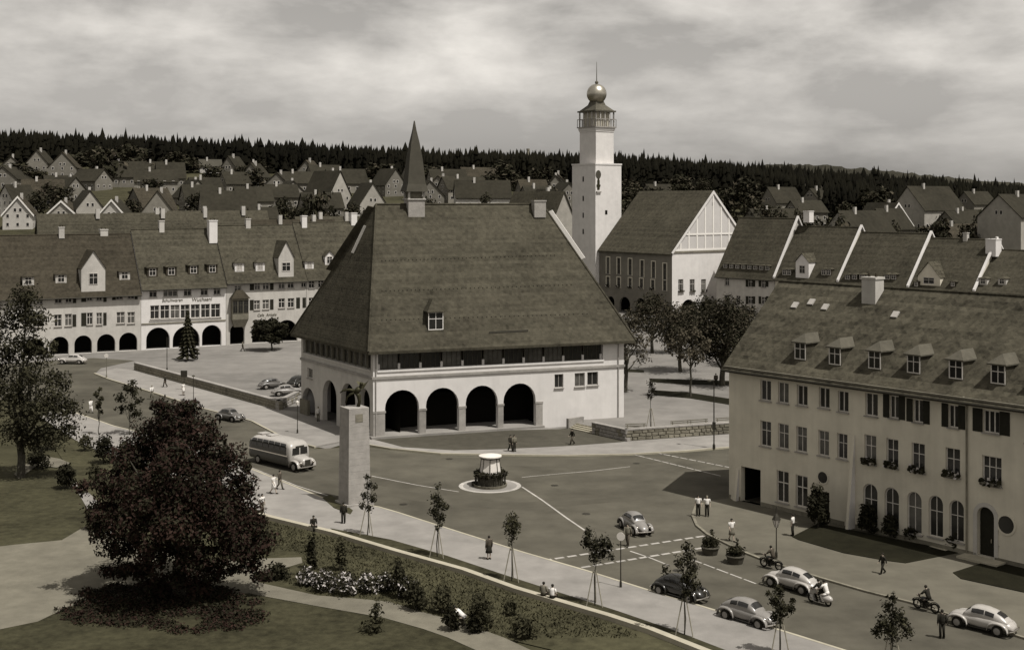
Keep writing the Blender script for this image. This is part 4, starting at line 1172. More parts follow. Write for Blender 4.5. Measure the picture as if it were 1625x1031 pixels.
# house C with oriel
rc_, fc_ = lrow('arcaded house with dark hanging oriel and gabled dormer left of the market hall', 420)
zeC, zrC = zat(fc_, 420, 441), zat(fc_, 420, 357.5, 7.5)
slC, roofC = row_house('', fc_, fc_.t(359), fc_.t(486), zeC, zrC, 15, None,
    [(372,383,453,462),(404,413,448,460),(417,427,447.5,459.5),(442,452,446,458),(456.5,466.5,445.5,457),(478,486,444,456),(403,412.5,476.5,491.5),(416.5,427,475.5,490.5),(442,452,473.5,488.5),(456.5,467,473,488)],
    M['plaster2'], M['tile'], [(365,388,514),(400,436,508.5),(438,472,507.5)], rc_,
    shutters=[(396.5,403,448,460.5),(428.5,434,447,460),(396.5,402.5,476,492),(428.5,434,475,491),(470,476,472,489),(480,485.5,472,488)])
cross_gable(fc_, 442, 466, 406, 382, zeC-.3, slC, M['plaster2'], M['tile'], (1.7, 1.6))
for x, y in ((380, 431), (413, 430), (491, 428)): roof_dormer(fc_, x, y, 1.7, 1.6, zeC, slC, M['tile'], M['plaster'], win_h=1.2, gh=.7, wfrac=.6, pm=M['curtain'])
chimney(fc_, fc_.t(393, 7.5), 7.5, zrC-.6, .9, 1.9, M['plaster2']); chimney(fc_, fc_.t(481, 7.5), 7.2, zrC-.6, 1.0, 2.4, M['plaster'])
a, b = fc_.t(366), fc_.t(391.5); z0_, z1_ = zat(fc_, 378, 506), zat(fc_, 378, 473)
mb = MB(); mb.box(a, b, -1.1, -.003, z0_, z1_); mb.frustum(a+.5, b-.5, -.6, -.003, z0_-1.4, a, b, -1.1, -.003, z0_-.004)
orl = fc_.put('oriel', mb.mesh('oriel', M['wood']))
mb = MB(); mb.frustum(a-.25, b+.25, -1.4, -.003, z1_, a+.9, b-.9, -.5, -.003, z1_+1.5); new_obj('roof', mb.mesh('roof', M['tile_red']), orl)
for i in range(3):
    fr, pn, _ = win_meshes((b-a)/3-.1, (z1_-z0_)*.6, False, 2, 2, M['frame_dark'], M['glass'])
    new_obj('window', dorm_window(fr, pn), orl, (a+(b-a)*(i+.5)/3, -1.16, z0_+(z1_-z0_)*.3))
lettering(fc_, 408, 450, 502, .7, 'Cafe  Ankele'); 
# house D, mostly behind the hall
rd_, fd_ = lrow('arcaded house half hidden behind the market hall roof on its left', 510)
zeD, zrD = zat(fd_, 510, 437), zat(fd_, 520, 352.5, 7.5)
slD, _ = row_house('', fd_, fd_.t(486.5), fd_.t(660), zeD, zrD, 15, None, [(490,499,446,457),(505,514,445,456),(490,499,472,487),(505,514,471,486)], M['plaster2'], M['tile'], [(476.5+12,512,507)], rd_)
roof_dormer(fd_, 523, 420, 1.8, 1.8, zeD, slD, M['tile'], M['plaster'], 'gable', win_h=1.4)
chimney(fd_, fd_.t(560, 7.5), 7.4, zrD-.7, 1.2, 2.5, M['plaster'])

# ---------------------------------------------------------------- stepped row on the right, behind the post office
RO = at(1137, 509)
def rrow(label, pxm, lift=0.0):
    f0 = Fac(None, RO.x, RO.y, -50.2)
    p = f0.w(f0.t(pxm), 0, 0)
    root = thing('row_house', label, 'house', p, 0, 'gabled row houses behind the post office')
    return root, Fac(root, RO.x, RO.y, -50.2)
DR = 15.0
spec = [(1137, 1229, 434.5, 346, 1222, 'row house with shutters and long dormer band beside the half timbered gable'),
        (1230, 1330, 440, 360, 1322, 'row house with pale gabled dormer, second from the town hall'),
        (1331, 1441, 449, 369.5, 1424, 'plain roofed row house, third from the town hall'),
        (1442, 1546, 456, 379, 1527, 'row house with triangular gabled dormer, fourth from the town hall'),
        (1547, 1800, 463, 396, 1580, 'last row house at the right edge with low ridge and pale chimney')]
for i, (x0, x1, ye, yr, xr, lab) in enumerate(spec):
    root, f = rrow(lab, (x0+x1)/2)
    ze = zat(f, (x0+min(x1,1600))/2, ye); zr_ = zat(f, xr, yr, DR/2)
    wp, shp = [], []
    if i == 0:
        for (xa, xb) in ((1150, 1157), (1187, 1195), (1208, 1216)):
            wp.append((xa, xb, 440+(xa-1150)*.06, 453+(xa-1150)*.06))
        for (xa, xb) in ((1149, 1157), (1168, 1175), (1187, 1195), (1208, 1216)):
            wp.append((xa, xb, 468+(xa-1150)*.05, 480+(xa-1150)*.05))
        for xa in (1185.5, 1196.5, 1206, 1217.5): shp.append((xa-2, xa+2, 442, 455)); shp.append((xa-2, xa+2, 470, 482))
    slr, rf = row_house('', f, f.t(x0), f.t(x1), ze, zr_, DR, None, wp, M['plaster3'] if i else M['plaster2'], M['tile'], [], root, shutters=shp)
    # fire wall verge at the right end
    tt = f.t(x1)
    mb = MB()
    o_ = .28; yy0 = -.5
    mb.extrude_x([(yy0, ze+yy0*slr+.12), (DR/2, zr_+.12), (DR/2, zr_+.12+o_*1.6), (yy0, ze+yy0*slr+.12+o_*1.6)], tt-.05, tt+.42)
    mb.extrude_x([(DR-yy0, ze+yy0*slr+.12), (DR/2+.001, zr_+.12), (DR/2+.001, zr_+.12+o_*1.6), (DR-yy0, ze+yy0*slr+.12+o_*1.6)], tt-.05, tt+.42)
    if i < 4: f.put('fire_wall', mb.mesh('fire_wall', M['plaster']))
    if i == 0:
        for j in range(8):
            x = 1151 + j*9.5
            roof_dormer(f, x, 425.5+j*.5, 1.35, 1.0, ze, slr, M['tile_pale'], M['tile_red'], 'hip', win_h=.85, gh=.15, wfrac=.8)
        chimney(f, f.t(1283, DR/2), DR/2, zr_-.8, 1.5, 2.4, M['plaster'])
    if i == 1:
        for x in (1245, 1252, 1307, 1315): roof_dormer(f, x, 437, 1.3, 1.3, ze, slr, M['tile_pale'], M['tile_red'], 'hip', win_h=1.1, gh=.2, wfrac=.8)
        roof_dormer(f, 1273, 441, 3.2, 3.4, ze, slr, M['tile_pale'], M['plaster'], 'gable', win_h=1.6, gh=1.6, wfrac=.45)
    if i == 2:
        for x in (1345, 1356, 1368, 1408, 1418): roof_dormer(f, x, 444, 1.4, 1.1, ze, slr, M['tile_pale'], M['tile_red'], 'hip', win_h=.9, gh=.2, wfrac=.8)
    if i == 3:
        roof_dormer(f, 1474, 453, 4.6, 1.8, ze, slr, M['tile_pale'], M['plaster3'], 'gable', win_h=1.2, gh=2.6, wfrac=.5)
        for x in (1454, 1512): roof_dormer(f, x, 455, 1.2, 1.0, ze, slr, M['tile_pale'], M['tile_red'], 'hip', win_h=.8, gh=.2)
        chimney(f, f.t(1533, DR/2), DR/2, zr_-.6, .8, 1.8, M['plaster2'])
    if i == 4:
        chimney(f, f.t(1582, DR/2), DR/2-1.2, zr_-1.2, 2.0, 3.2, M['plaster'])
        for x in (1560, 1590): roof_dormer(f, x, 452, 1.5, 1.2, ze, slr, M['tile_pale'], M['plaster2'], 'hip', win_h=.9, gh=.3)

# ---------------------------------------------------------------- houses further back
def far_house(label, px, d, w, l, hw, hr, rot, wall_m, roof_m, zb=None, nwin=3, floors=2, gable_board=False, cat='house', group='houses on the slope behind the square', hip=0.0, chim=1):
    """w: gable width (local x, gable faces -y before turning), l: ridge length."""
    x = (px-CX)/F*d
    z0 = terrain(x, d) if zb is None else zb
    o = thing('house', label, cat, (x, d, z0), math.radians(rot), group)
    mb = MB()
    mb.add([(-w/2,0,-3),(w/2,0,-3),(w/2,0,hw),(0,0,hw+hr),(-w/2,0,hw),(-w/2,l,-3),(w/2,l,-3),(w/2,l,hw),(0,l,hw+hr),(-w/2,l,hw)],
           [(0,1,2,3,4),(9,8,7,6,5),(1,6,7,2),(5,0,4,9)])
    part('wall', mb, wall_m, o)
    mb = MB(); th=.22; ov=.5; sl_=hr/(w/2)
    pr = [(-w/2-ov, hw-ov*sl_+.1), (0, hw+hr+.1), (w/2+ov, hw-ov*sl_+.1), (w/2+ov, hw-ov*sl_-.15), (0, hw+hr-.2), (-w/2-ov, hw-ov*sl_-.15)]
    mb.extrude_y(pr, -.35, l+.35)
    rf = part('roof', mb, roof_m, o)
    if gable_board:
        mb = MB()
        for s_ in (-1, 1):
            mb.add([(s_*(w/2+ov),-.5,hw-ov*sl_+.15),(0,-.5,hw+hr+.15),(0,-.5,hw+hr-.55),(s_*(w/2+ov),-.5,hw-ov*sl_-.5)], [(0,1,2,3) if s_ < 0 else (3,2,1,0)])
            mb.add([(s_*(w/2+ov),-.36,hw-ov*sl_+.15),(0,-.36,hw+hr+.15),(0,-.5,hw+hr+.15),(s_*(w/2+ov),-.5,hw-ov*sl_+.15)], [(0,1,2,3) if s_ < 0 else (3,2,1,0)])
        part('verge_board', mb, M['linen'], o)
    wk = ('fw',)
    if wk not in WIN:
        m_ = MB(); m_.box(-.5,.5,-.06,-.005,0,1.3); m_.quad((-.38,-.065,.12),(.38,-.065,.12),(.38,-.065,1.18),(-.38,-.065,1.18),1)
        WIN[wk] = m_.mesh('window', [M['frame'], M['glass']])
    for fl in range(floors):
        zf = .9 + fl*2.7
        if zf+1.3 > hw+.3: break
        for i in range(nwin): new_obj('window', WIN[wk], o, (-w/2 + w*(i+.5)/nwin, 0, zf))
        ns = max(2, int(l/3))
        for sgn, rz in ((1, math.pi/2), (-1, -math.pi/2)):
            for i in range(ns):
                q = new_obj('window', WIN[wk], o, (sgn*w/2, l*(i+.5)/ns, zf), rz)
    if hr > 3: 
        for i in (-.8, .8): new_obj('window', WIN[wk], o, (i, 0, hw+.5))
    for c in range(chim):
        mb = MB(); mb.box(-.4,.4,-.4,.4,-1,1.1); new_obj('chimney', mb.mesh('chimney', M['plaster2']), rf, (.6, l*(.35+.4*c), hw+hr))
    return o
fh = far_house
P1m, P2m, P3m, PD = M['plaster2'], M['plaster_far2'], M['plaster_far'], M['plaster4']
TF_, TR_, TP_ = M['tile_far'], M['tile_red'], M['tile']
# second line of roofs right behind the left row
for (px, d, w, l, hw, hr, rot, wm, rm, lab) in [
    (60, 262, 13, 34, 11.3, 11.8, -62, PD, TP_, 'long roofed house behind the left row at the left edge'),
    (180, 270, 13, 26, 11.4, 11.8, -62, PD, TP_, 'long dull roofed house behind the red brown row roof'),
    (268, 277, 13, 22, 11.6, 12, -61, P3m, TP_, 'grey house with several pale chimneys behind the shop house'),
    (395, 280, 12, 20, 10.6, 11.0, -60, P3m, TR_, 'brown roofed house behind the house with the oriel'),
    (470, 287, 12, 16, 11, 11.2, -60, P3m, TP_, 'house with crowded chimneys left of the market hall roof'),
    (535, 292, 12, 20, 10, 11.4, -60, P2m, TP_, 'grey roofed house just left of the hall roof ridge')]:
    fh(lab, px, d, w, l, hw, hr, rot, wm, rm, zb=0, nwin=4, floors=3, group='roofs behind the left row', chim=2)
fh('small white gabled attic house peeping left of the hall roof', 566, 268, 4.2, 8, 15.3, 3.2, 12, P1m, TR_, zb=0, nwin=2, floors=1, group='roofs behind the left row', chim=0)
# slope, left half
for (px, d, w, l, hw, hr, rot, wm, rm, gb, lab) in [
    (28, 400, 9, 11, 5.0, 5.5, 12, P1m, TR_, True, 'white gabled house at the left edge of the slope'),
    (8, 430, 8, 10, 5.5, 5, -30, P1m, TF_, False, 'small pale house half cut by the left edge'),
    (97, 415, 11, 13, 2.2, 5.2, 8, P2m, TR_, True, 'low house with pale verge boards on the left slope'),
    (143, 420, 9, 12, 4.5, 6.0, 30, P2m, TF_, False, 'narrow pale gabled house between low roof and round gabled house'),
    (177, 404, 10, 12, 3.8, 5.8, 4, P1m, TF_, True, 'bright white gabled house with balcony, left slope'),
    (212, 430, 11, 13, 4.2, 6.2, -42, PD, TR_, False, 'dark brown roofed house behind the bright white gable'),
    (250, 412, 11, 14, 4.6, 7.4, 8, P3m, TR_, False, 'big brown gabled house with pale corner posts on the slope'),
    (318, 420, 12, 18, 3.8, 7.4, -68, P2m, TF_, False, 'dark roofed house with a row of four windows on the slope'),
    (372, 455, 11, 13, 4, 5, -65, P3m, TF_, False, 'dull roofed house right of the row of four windows'),
    (120, 470, 9, 12, 4.5, 4.5, 55, PD, TF_, False, 'dim small house higher up the left slope'),
    (165, 505, 9, 14, 4.0, 4.5, 60, PD, TF_, False, 'grey roofed barn below the forest on the left'),
    (70, 480, 9, 12, 4, 4, -60, PD, TF_, False, 'dim cottage near the forest edge at far left'),
    (225, 560, 8, 10, 3.5, 3, -60, P2m, TF_, False, 'little pale roofed shed below the forest on the left'),
    (316, 590, 7, 10, 3.0, 3, -70, P1m, M['slate'], False, 'tiny pale shed against the dark forest'),
    (420, 470, 10, 12, 4, 4.5, -65, PD, TF_, False, 'dim house left of the dark tree clump'),
    (445, 520, 10, 14, 4, 4.5, -65, PD, TF_, False, 'far dim roof under the forest, middle left'),
    (300, 480, 9, 12, 4.5, 4.5, -55, P1m, TF_, False, 'house with a bright roof edge behind the row of four windows'),
    (352, 510, 8, 11, 4, 4.5, -50, PD, TF_, False, 'dim gabled house higher up, middle left'),
    (395, 415, 7, 9, 3.4, 3.4, -66, P2m, TF_, False, 'pale block with many chimneys behind the left row'),
    (490, 545, 10, 14, 4.5, 5, -60, PD, TF_, False, 'dull long house below the forest, left of the twin gables'),
    (540, 470, 10, 15, 6.0, 8.5, 48, P2m, TF_, False, 'steep roofed house with lit gable, left of the spire'),
    (592, 455, 10, 13, 4.5, 7.4, 26, P2m, TF_, False, 'steep roofed house with grey half hip near the spire'),
    (628, 520, 10, 13, 5, 6.5, 35, PD, TF_, False, 'dim steep house touching the spire on its left'),
    (722, 460, 10, 20, 7.0, 6.0, -82, P1m, TF_, False, 'long house with a row of white window piers right of the spire'),
    (700, 395, 10, 14, 6.0, 5.0, -70, PD, TF_, False, 'dark low roof just above the hall ridge'),
    (790, 400, 10, 15, 6.5, 5.0, -70, PD, TF_, False, 'dim house above the hall ridge left of the chimney'),
    (830, 470, 9, 12, 5, 5.5, -60, PD, TF_, False, 'dim roof above the hall chimney'),
    (880, 450, 9, 12, 5, 6.5, 30, P3m, TF_, False, 'small gabled house close left of the tall tower'),
    (895, 330, 12, 22, 10.5, 12.0, 36, P2m, TP_, False, 'grey roofed house wedged between hall roof and tower'),
    (1025, 520, 9, 12, 4, 4, -60, PD, TF_, False, 'dim house behind the town hall roof'),
    (1190, 420, 12, 18, 5.0, 5, -66, PD, TF_, False, 'dull roof among dark trees right of the timbered gable'),
    (1255, 455, 9, 13, 6.5, 4.0, -66, PD, TF_, False, 'dim house in the trees above the row roofs'),
    (1285, 520, 8, 10, 6.5, 4.0, -50, P3m, TF_, False, 'small pale roof in the woods right of the tower'),
    (1330, 360, 11, 18, 10.0, 6.0, -56, P2m, TF_, False, 'flat looking house with light eaves line behind the row'),
    (1425, 410, 11, 16, 8.0, 7.0, 20, P1m, TF_, True, 'dark house with a white framed gable behind the row, right'),
    (1390, 395, 10, 12, 8.0, 6.0, -56, PD, TF_, False, 'dark roof left of the white framed gable'),
    (1440, 450, 15, 22, 10, 8.2, -58, P2m, TF_, False, 'large pale house with half hipped roof standing highest on the right slope'),
    (1500, 430, 11, 15, 6.5, 5, -60, PD, TF_, False, 'dim roof between the white framed gable and the tall block'),
    (1585, 372, 15, 22, 15.0, 6.5, -58, P2m, TF_, False, 'tall pale block with three storeys at the right edge'),
    (1530, 520, 10, 14, 8.5, 5, -60, PD, TF_, False, 'far dim roof below the woods on the right'),
    (1655, 430, 11, 14, 9, 6, -60, PD, TF_, False, 'dim house beyond the right edge block')]:
    fh(lab, px, d, w, l, hw, hr, rot, wm, rm, gable_board=gb)

rt = random.Random(77); used_lab = set()
placed = []
for k_ in range(400):
    if len(placed) >= 44: break
    d = rt.uniform(340, 575); px = rt.uniform(-30, 1650)
    x = (px-CX)/F*d
    ex = [o.location for o in bpy.data.objects if o.get('category') == 'house' and o.location.y > 240]
    if any((q.x-x)**2 + (q.y-d)**2 < 15**2 for q in ex): continue
    if 905 < px < 985 or 1060 < px < 1170 or (px > 985 and rt.random() < .8): continue
    big = rt.random() < .45; gab = rt.random() < .4; pale = rt.random() < .30; red = rt.random() < .4
    zn = ['at the far left', 'above the shop house', 'left of the ridge turret', 'between turret and tower', 'just right of the tower', 'behind the second row house', 'near the white framed gable', 'near the right edge'][min(7, max(0, int(px/205)))]
    def mk(big, pale, red, gab): return f"{'wide' if big else 'small'} {'pale' if pale else 'dull'} {'brown' if red else 'grey'} roofed house {'gable on' if gab else 'side on'} {zn}, {'high under the forest' if d > 480 else 'lower on the slope'}"
    opts = [(b_, p_, r_, g_) for b_ in (big, not big) for p_ in (pale, not pale) for r_ in (red, not red) for g_ in (gab, not gab)]
    big, pale, red, gab = next((q for q in opts if mk(*q) not in used_lab), opts[0]); lab = mk(big, pale, red, gab); used_lab.add(lab)
    fh(lab, px, d, rt.uniform(8.5, 10) if not big else rt.uniform(10, 12), rt.uniform(9, 12) if not big else rt.uniform(13, 19), rt.uniform(3.6, 5.2), rt.uniform(4.5, 6.5),
       rt.uniform(-20, 30) if gab else rt.uniform(-75, -55), M['plaster_far'] if pale else M['plaster4'], TR_ if red else TF_, chim=1)
    placed.append(1)
# ---------------------------------------------------------------- forest
def conifer_proto(seed, n=8):
    r = random.Random(seed); mb = MB(); z = 0.08
    tiers = 6
    for i in range(tiers):
        zb = .06 + .9*i/tiers*.92; zt = min(1.0, zb + .34)
        rr = .25*(1-i/tiers*.80)*r.uniform(.75, 1.15)
        ring = [(rr*(1+r.uniform(-.5,.5))*math.cos(2*math.pi*k/n+i), rr*(1+r.uniform(-.5,.5))*math.sin(2*math.pi*k/n+i), zb + r.uniform(-.05,.03)) for k in range(n)]
        b = len(mb.v); mb.add(ring + [(r.uniform(-.01,.01), r.uniform(-.01,.01), zt)], [(k,(k+1)%n,n) for k in range(n)])
    return np.array(mb.v), np.array([f for f in mb.f])
def forest_mesh(trees, seed):
    protos = [conifer_proto(seed+i) for i in range(6)]
    V, Fc, off = [], [], 0
    r = np.random.RandomState(seed)
    for (x, y, z, h, wd) in trees:
        v_, f_ = protos[r.randint(6)]
        a = r.uniform(0, 6.28); c, s = math.cos(a), math.sin(a)
        q = np.empty_like(v_)
        q[:,0] = (v_[:,0]*c - v_[:,1]*s)*h*wd + x; q[:,1] = (v_[:,0]*s + v_[:,1]*c)*h*wd + y; q[:,2] = v_[:,2]*h + z
        V.append(q); Fc.append(f_+off); off += len(v_)
    V = np.concatenate(V); Fc = np.concatenate(Fc)
    return tri_mesh('forest', V, Fc)
def tri_mesh(name, V, Fc, k=3):
    me = bpy.data.meshes.new(name)
    me.vertices.add(len(V)); me.vertices.foreach_set('co', V.astype(np.float32).ravel())
    me.loops.add(len(Fc)*k); me.loops.foreach_set('vertex_index', Fc.astype(np.int32).ravel())
    me.polygons.add(len(Fc)); me.polygons.foreach_set('loop_start', np.arange(0, len(Fc)*k, k, dtype=np.int32))
    me.polygons.foreach_set('loop_total', np.full(len(Fc), k, dtype=np.int32))
    me.update(calc_edges=True); me.validate()
    return me
r = random.Random(3)
trees = []
for _ in range(11000):
    y = 600 + 330*(r.random()**1.3); px = r.uniform(-250, 1900)
    if px > 1180: y0 = np.interp(px, [1180, 1350, 1500, 1900], [560, 500, 520, 540]); y = y0 + (y-600)*.9
    x = (px-CX)/F*y
    h = r.uniform(10, 16.5)*(1.0 if r.random() < .93 else 1.15)
    trees.append((x, y, terrain(x, y)-.5, h, r.uniform(.5, .85)))
# a tall front rank that draws the saw-tooth skyline
for px in range(-200, 1850, 5):
    y = 905 + r.uniform(-15, 15); px2 = px + r.uniform(-4, 4)
    x = (px2-CX)/F*y
    trees.append((x, y, terrain(x, y)-.5, r.uniform(13, 17.5), r.uniform(.6, 1.1)))
me = forest_mesh(trees, 11); me.materials.append(M['forest'])
o = new_obj('forest', me); o['kind'] = 'stuff'; tag(o, 'dark conifer forest along the whole skyline', 'forest')
# far wooded ridge on the right
mb = MB(); rr = random.Random(5); n = 150; rows = 14
for j in range(rows):
    for i in range(n):
        px = 900 + 1100*i/(n-1)
        d = 2000 + 45*j
        top = float(np.interp(px, [900, 1130, 1230, 1300, 1400, 1500, 1600, 1800, 2000], [277, 268, 262, 263, 271, 282, 291, 297, 300]))
        zt = CH + (HZ-top)/F*2500
        z = -30 + (zt+30)*min(1, math.sin(min(1, j/11)*math.pi/2)) + rr.uniform(-3.5, 3.5)
        mb.v.append(((px-CX)/F*d, d, z))
for j in range(rows-1):
    for i in range(n-1): mb.f.append((j*n+i, j*n+i+1, (j+1)*n+i+1, (j+1)*n+i)); mb.m.append(0)
struct('hills', mb, M['hill'])

sx_, sd_ = 838, 640
o = thing('chimney_stack', 'thin dark factory chimney standing against the forest skyline left of the tower', 'chimney', ((sx_-CX)/F*sd_, sd_, terrain((sx_-CX)/F*sd_, sd_)))
mb = MB(); mb.lathe([(1.1,0),(.7,CH+(HZ-236)/F*sd_-o.location.z)], 10); part('stack', mb, M['stone_dark'], o)
mb = MB(); mb.lathe([(.85,0),(.85,.8)], 10, (0,0,CH+(HZ-236)/F*sd_-o.location.z-.8)); part('rim', mb, M['stone_dark'], o)

# ---------------------------------------------------------------- trees and bushes
def leaf_mesh(name, blobs, n, size, seed, mats, shell=.45, up=.25, mix=.0, drop=0.0):
    """Leaf sized faces spread through a set of uneven lobes (cx,cy,cz,rx,ry,rz)."""
    r = np.random.RandomState(seed)
    B = np.array(blobs, dtype=float)
    wgt = (B[:,3]*B[:,4]*B[:,5])**(2/3); wgt /= wgt.sum()
    idx = r.choice(len(B), n, p=wgt)
    d = r.normal(size=(n,3)); d /= np.linalg.norm(d, axis=1)[:,None]
    rad = 1 - shell*r.rand(n)**1.4
    ph = r.uniform(0, 6.28, (len(B),3))
    lump = 1 + .16*np.sin(d[:,0]*5+ph[idx,0]) + .13*np.sin(d[:,1]*6+ph[idx,1]) + .12*np.sin(d[:,2]*6+ph[idx,2])
    P = B[idx,:3] + d*B[idx,3:]*(rad*lump)[:,None] + r.normal(size=(n,3))*size*.5
    nrm = d*.9 + r.normal(size=(n,3))*.75; nrm[:,2] += up
    nrm /= np.linalg.norm(nrm, axis=1)[:,None]
    a = np.cross(nrm, r.normal(size=(n,3))); a /= np.linalg.norm(a, axis=1)[:,None]
    b = np.cross(nrm, a)
    s = size*(.55+.9*r.rand(n))[:,None]
    el = (1.0+.5*r.rand(n))[:,None]
    V = np.stack([P - a*s*el, P - b*s*.62 + nrm*s*.12, P + a*s*el, P + b*s*.62 + nrm*s*.12], axis=1).reshape(-1,3)
    Fc = np.arange(n*4).reshape(n,4)
    me = tri_mesh(name, V, Fc, 4)
    for m in mats: me.materials.append(m)
    if len(mats) > 1:
        me.polygons.foreach_set('material_index', (r.rand(n) < mix).astype(np.int32))
    return me
def limb(mb, a, b, r0, r1, rnd, wob=.12, n=5):
    a, b = Vector(a), Vector(b); L = (b-a).length
    pts = [a.lerp(b, i/n) + Vector((rnd.gauss(0,1), rnd.gauss(0,1), rnd.gauss(0,.5)))*wob*L*.25*(1 if 0 < i < n else 0) for i in range(n+1)]
    mb.tube(pts, [r0 + (r1-r0)*i/n for i in range(n+1)], 6)
def tree(name, label, loc, h, r, trunk_h, trunk_r, leafm, n, size, seed, nb=12, squash=1.0, mix=(), cat='tree', group=None, blobs=None, shell=.5, up=.25, lean=(0,0), mixf=.15):
    rnd = random.Random(seed)
    o = thing(name, label, cat, loc, 0, group)
    if blobs is None:
        blobs = []
        ch = h - trunk_h
        for i in range(nb):
            f = (i+.5)/nb
            z = trunk_h + ch*(.12+.80*f)
            prof = math.sin(math.pi*(.16+.78*f))**.8
            a = i*2.4 + rnd.uniform(-.4,.4); d = r*prof*rnd.uniform(.3,.85)
            q = r*rnd.uniform(.28,.48)*(.7+.3*prof)
            blobs.append((d*math.cos(a)+lean[0]*f, d*math.sin(a)+lean[1]*f, z, q, q, q*.8*squash))
    part('crown', leaf_mesh('crown', blobs, n, size, seed, [leafm] + list(mix), shell, up, mixf), None, o)
    mb = MB(); limb(mb, (0,0,-.2), (lean[0]*.4, lean[1]*.4, trunk_h+(h-trunk_h)*.45), trunk_r, trunk_r*.45, rnd, .05)
    for i, b in enumerate(blobs):
        if i % max(1, len(blobs)//9) == 0:
            limb(mb, (lean[0]*.2, lean[1]*.2, trunk_h*rnd.uniform(.7, 1.05)), (b[0]*.85, b[1]*.85, b[2]), trunk_r*.42, trunk_r*.1, rnd)
    part('trunk', mb, M['bark'], o)
    return o
# the big copper beech in the foreground
c0 = at(287, 944)
bl = []
rnd = random.Random(12)
for (px, py, dd, rr_) in [(285,672,0,2.0),(245,690,1,2.1),(320,688,-1,2.0),(205,725,.5,2.2),(280,725,-2.5,2.6),(350,730,0,2.2),(180,770,0,2.0),(240,775,-3,2.6),(310,775,-3.5,2.7),(375,775,0,2.1),
                          (170,815,1,1.9),(215,825,-3,2.4),(280,830,-4.5,2.6),(345,825,-3,2.4),(395,825,0,2.0),(190,865,0,1.8),(245,880,-3,2.0),(310,880,-3.2,2.1),(370,868,-2,2.0),(415,858,.5,1.5),(225,905,-1,1.3),(340,905,-1,1.4),(395,890,0,1.3),(250,928,-1.2,1.3),(312,930,-1.5,1.3),(285,918,-2.2,1.4),
                          (250,720,3,2.6),(320,740,3,2.6),(220,800,3.5,2.6),(300,800,4,2.8),(360,800,3.5,2.4),(275,850,3,2.4),(160,840,-.5,1.3),(262,650,0,1.2),(300,648,0,1.1)]:
    p = at_d(px, py, c0.y + dd); bl.append((p.x-c0.x, dd, p.z, rr_*rnd.uniform(.85,1.05), rr_, rr_*.78))
for k_ in range(46):
    a_ = rnd.uniform(0, 6.28); s_ = bl[rnd.randrange(0, 23)]
    bl.append((s_[0]+s_[3]*1.02*math.cos(a_), s_[1]-s_[3]*rnd.uniform(0,.8), s_[2]+s_[3]*.9*math.sin(a_), rnd.uniform(.55,1.05), rnd.uniform(.5,1.0), rnd.uniform(.35,.7)))
tree('copper_beech', 'huge dark copper beech tree in the left foreground with a flower bed around its foot', c0, 13, 6.5, 3.0, .5, M['leaf_copper'], 62000, .105, 5, blobs=[b[:3]+tuple(q*.74 for q in b[3:]) for b in bl], mix=(M['leaf_dark'],), mixf=.4, shell=.6)
# tall tree cut by the left edge
c1 = at(33, 757)
bl = []
for (px, py, dd, rr_) in [(40,470,0,1.6),(30,500,1,2.2),(58,505,-1,1.5),(40,545,-1,2.0),(68,560,0,1.3),(10,560,0,2.0),(88,600,0,1.2),(50,595,-2,1.9),(85,630,-1,1.6),(20,625,-1,2.4),(60,650,-2,2.1),(100,650,0,1.7),(110,680,.5,1.2),(85,690,-1,1.6),(25,680,-1,2.0),(50,700,0,1.4),(-20,600,0,3),(-20,520,0,2.6),(84,545,1,.6),(104,610,0,.8),(112,645,0,.9)]:
    p = at_d(px, py, c1.y+dd); bl.append((p.x-c1.x, dd, p.z, rr_, rr_, rr_*.8))
tree('maple_tree', 'tall leafy tree with pale trunk at the left edge of the garden', c1, 18, 5, 4.0, .42, M['leaf'], 14500, .125, 6, blobs=bl, mix=(M['leaf_dark'],), mixf=.45, shell=.75)
# trees on the terrace, right of the hall
def tree_at(name, label, px, pyb, pytop, halfw, leafm, n, size, seed, z=TZ, th=.3, tr=.2, **kw):
    p = at(px, pyb, z); sc_ = p.y/F
    h = CH - (pytop-HZ)*sc_ - z
    return tree(name, label, p, h, halfw*sc_, h*th, tr, leafm, n, size, seed, **kw)
G1 = 'old trees on the terrace beside the hall'
tree_at('plane_tree', 'large dark spreading tree with forked trunk on the terrace', 1146, 612, 474, 60, M['leaf_dark'], 9000, .16, 21, th=.24, tr=.42, group=G1, nb=30, shell=.75, mix=(M['leaf_autumn'],), mixf=.3, lean=(.6,0))
tree_at('plane_tree', 'half bare slender tree in front of the larger terrace tree', 1096, 629, 520, 40, M['leaf_autumn'], 1500, .16, 22, th=.45, tr=.16, group=G1, nb=9, shell=.9)
tree_at('plane_tree', 'brownish tree in the middle of the terrace group', 1080, 590, 484, 58, M['leaf_autumn'], 6500, .15, 23, th=.3, tr=.3, group=G1, nb=18, shell=.8, mix=(M['leaf_dark'],), mixf=.5)
tree_at('plane_tree', 'thin leaved tree hugging the right corner of the market hall', 992, 622, 492, 54, M['leaf_autumn'], 2600, .14, 24, th=.30, tr=.3, group=G1, shell=.85, nb=11)
tree_at('plane_tree', 'dark tree in front of the town hall arcade', 1035, 560, 470, 48, M['leaf_dark'], 5500, .16, 25, th=.3, tr=.3, group=G1, mix=(M['leaf_autumn'],), mixf=.4)
tree_at('plane_tree', 'dark tree below the half timbered gable', 1120, 560, 476, 48, M['leaf_dark'], 5500, .16, 27, th=.3, tr=.3, group=G1)
tree_at('plane_tree', 'tree beside the post office roof corner', 1186, 580, 488, 44, M['leaf_autumn'], 5000, .16, 26, th=.35, tr=.28, group=G1, mix=(M['leaf_dark'],), mixf=.5)
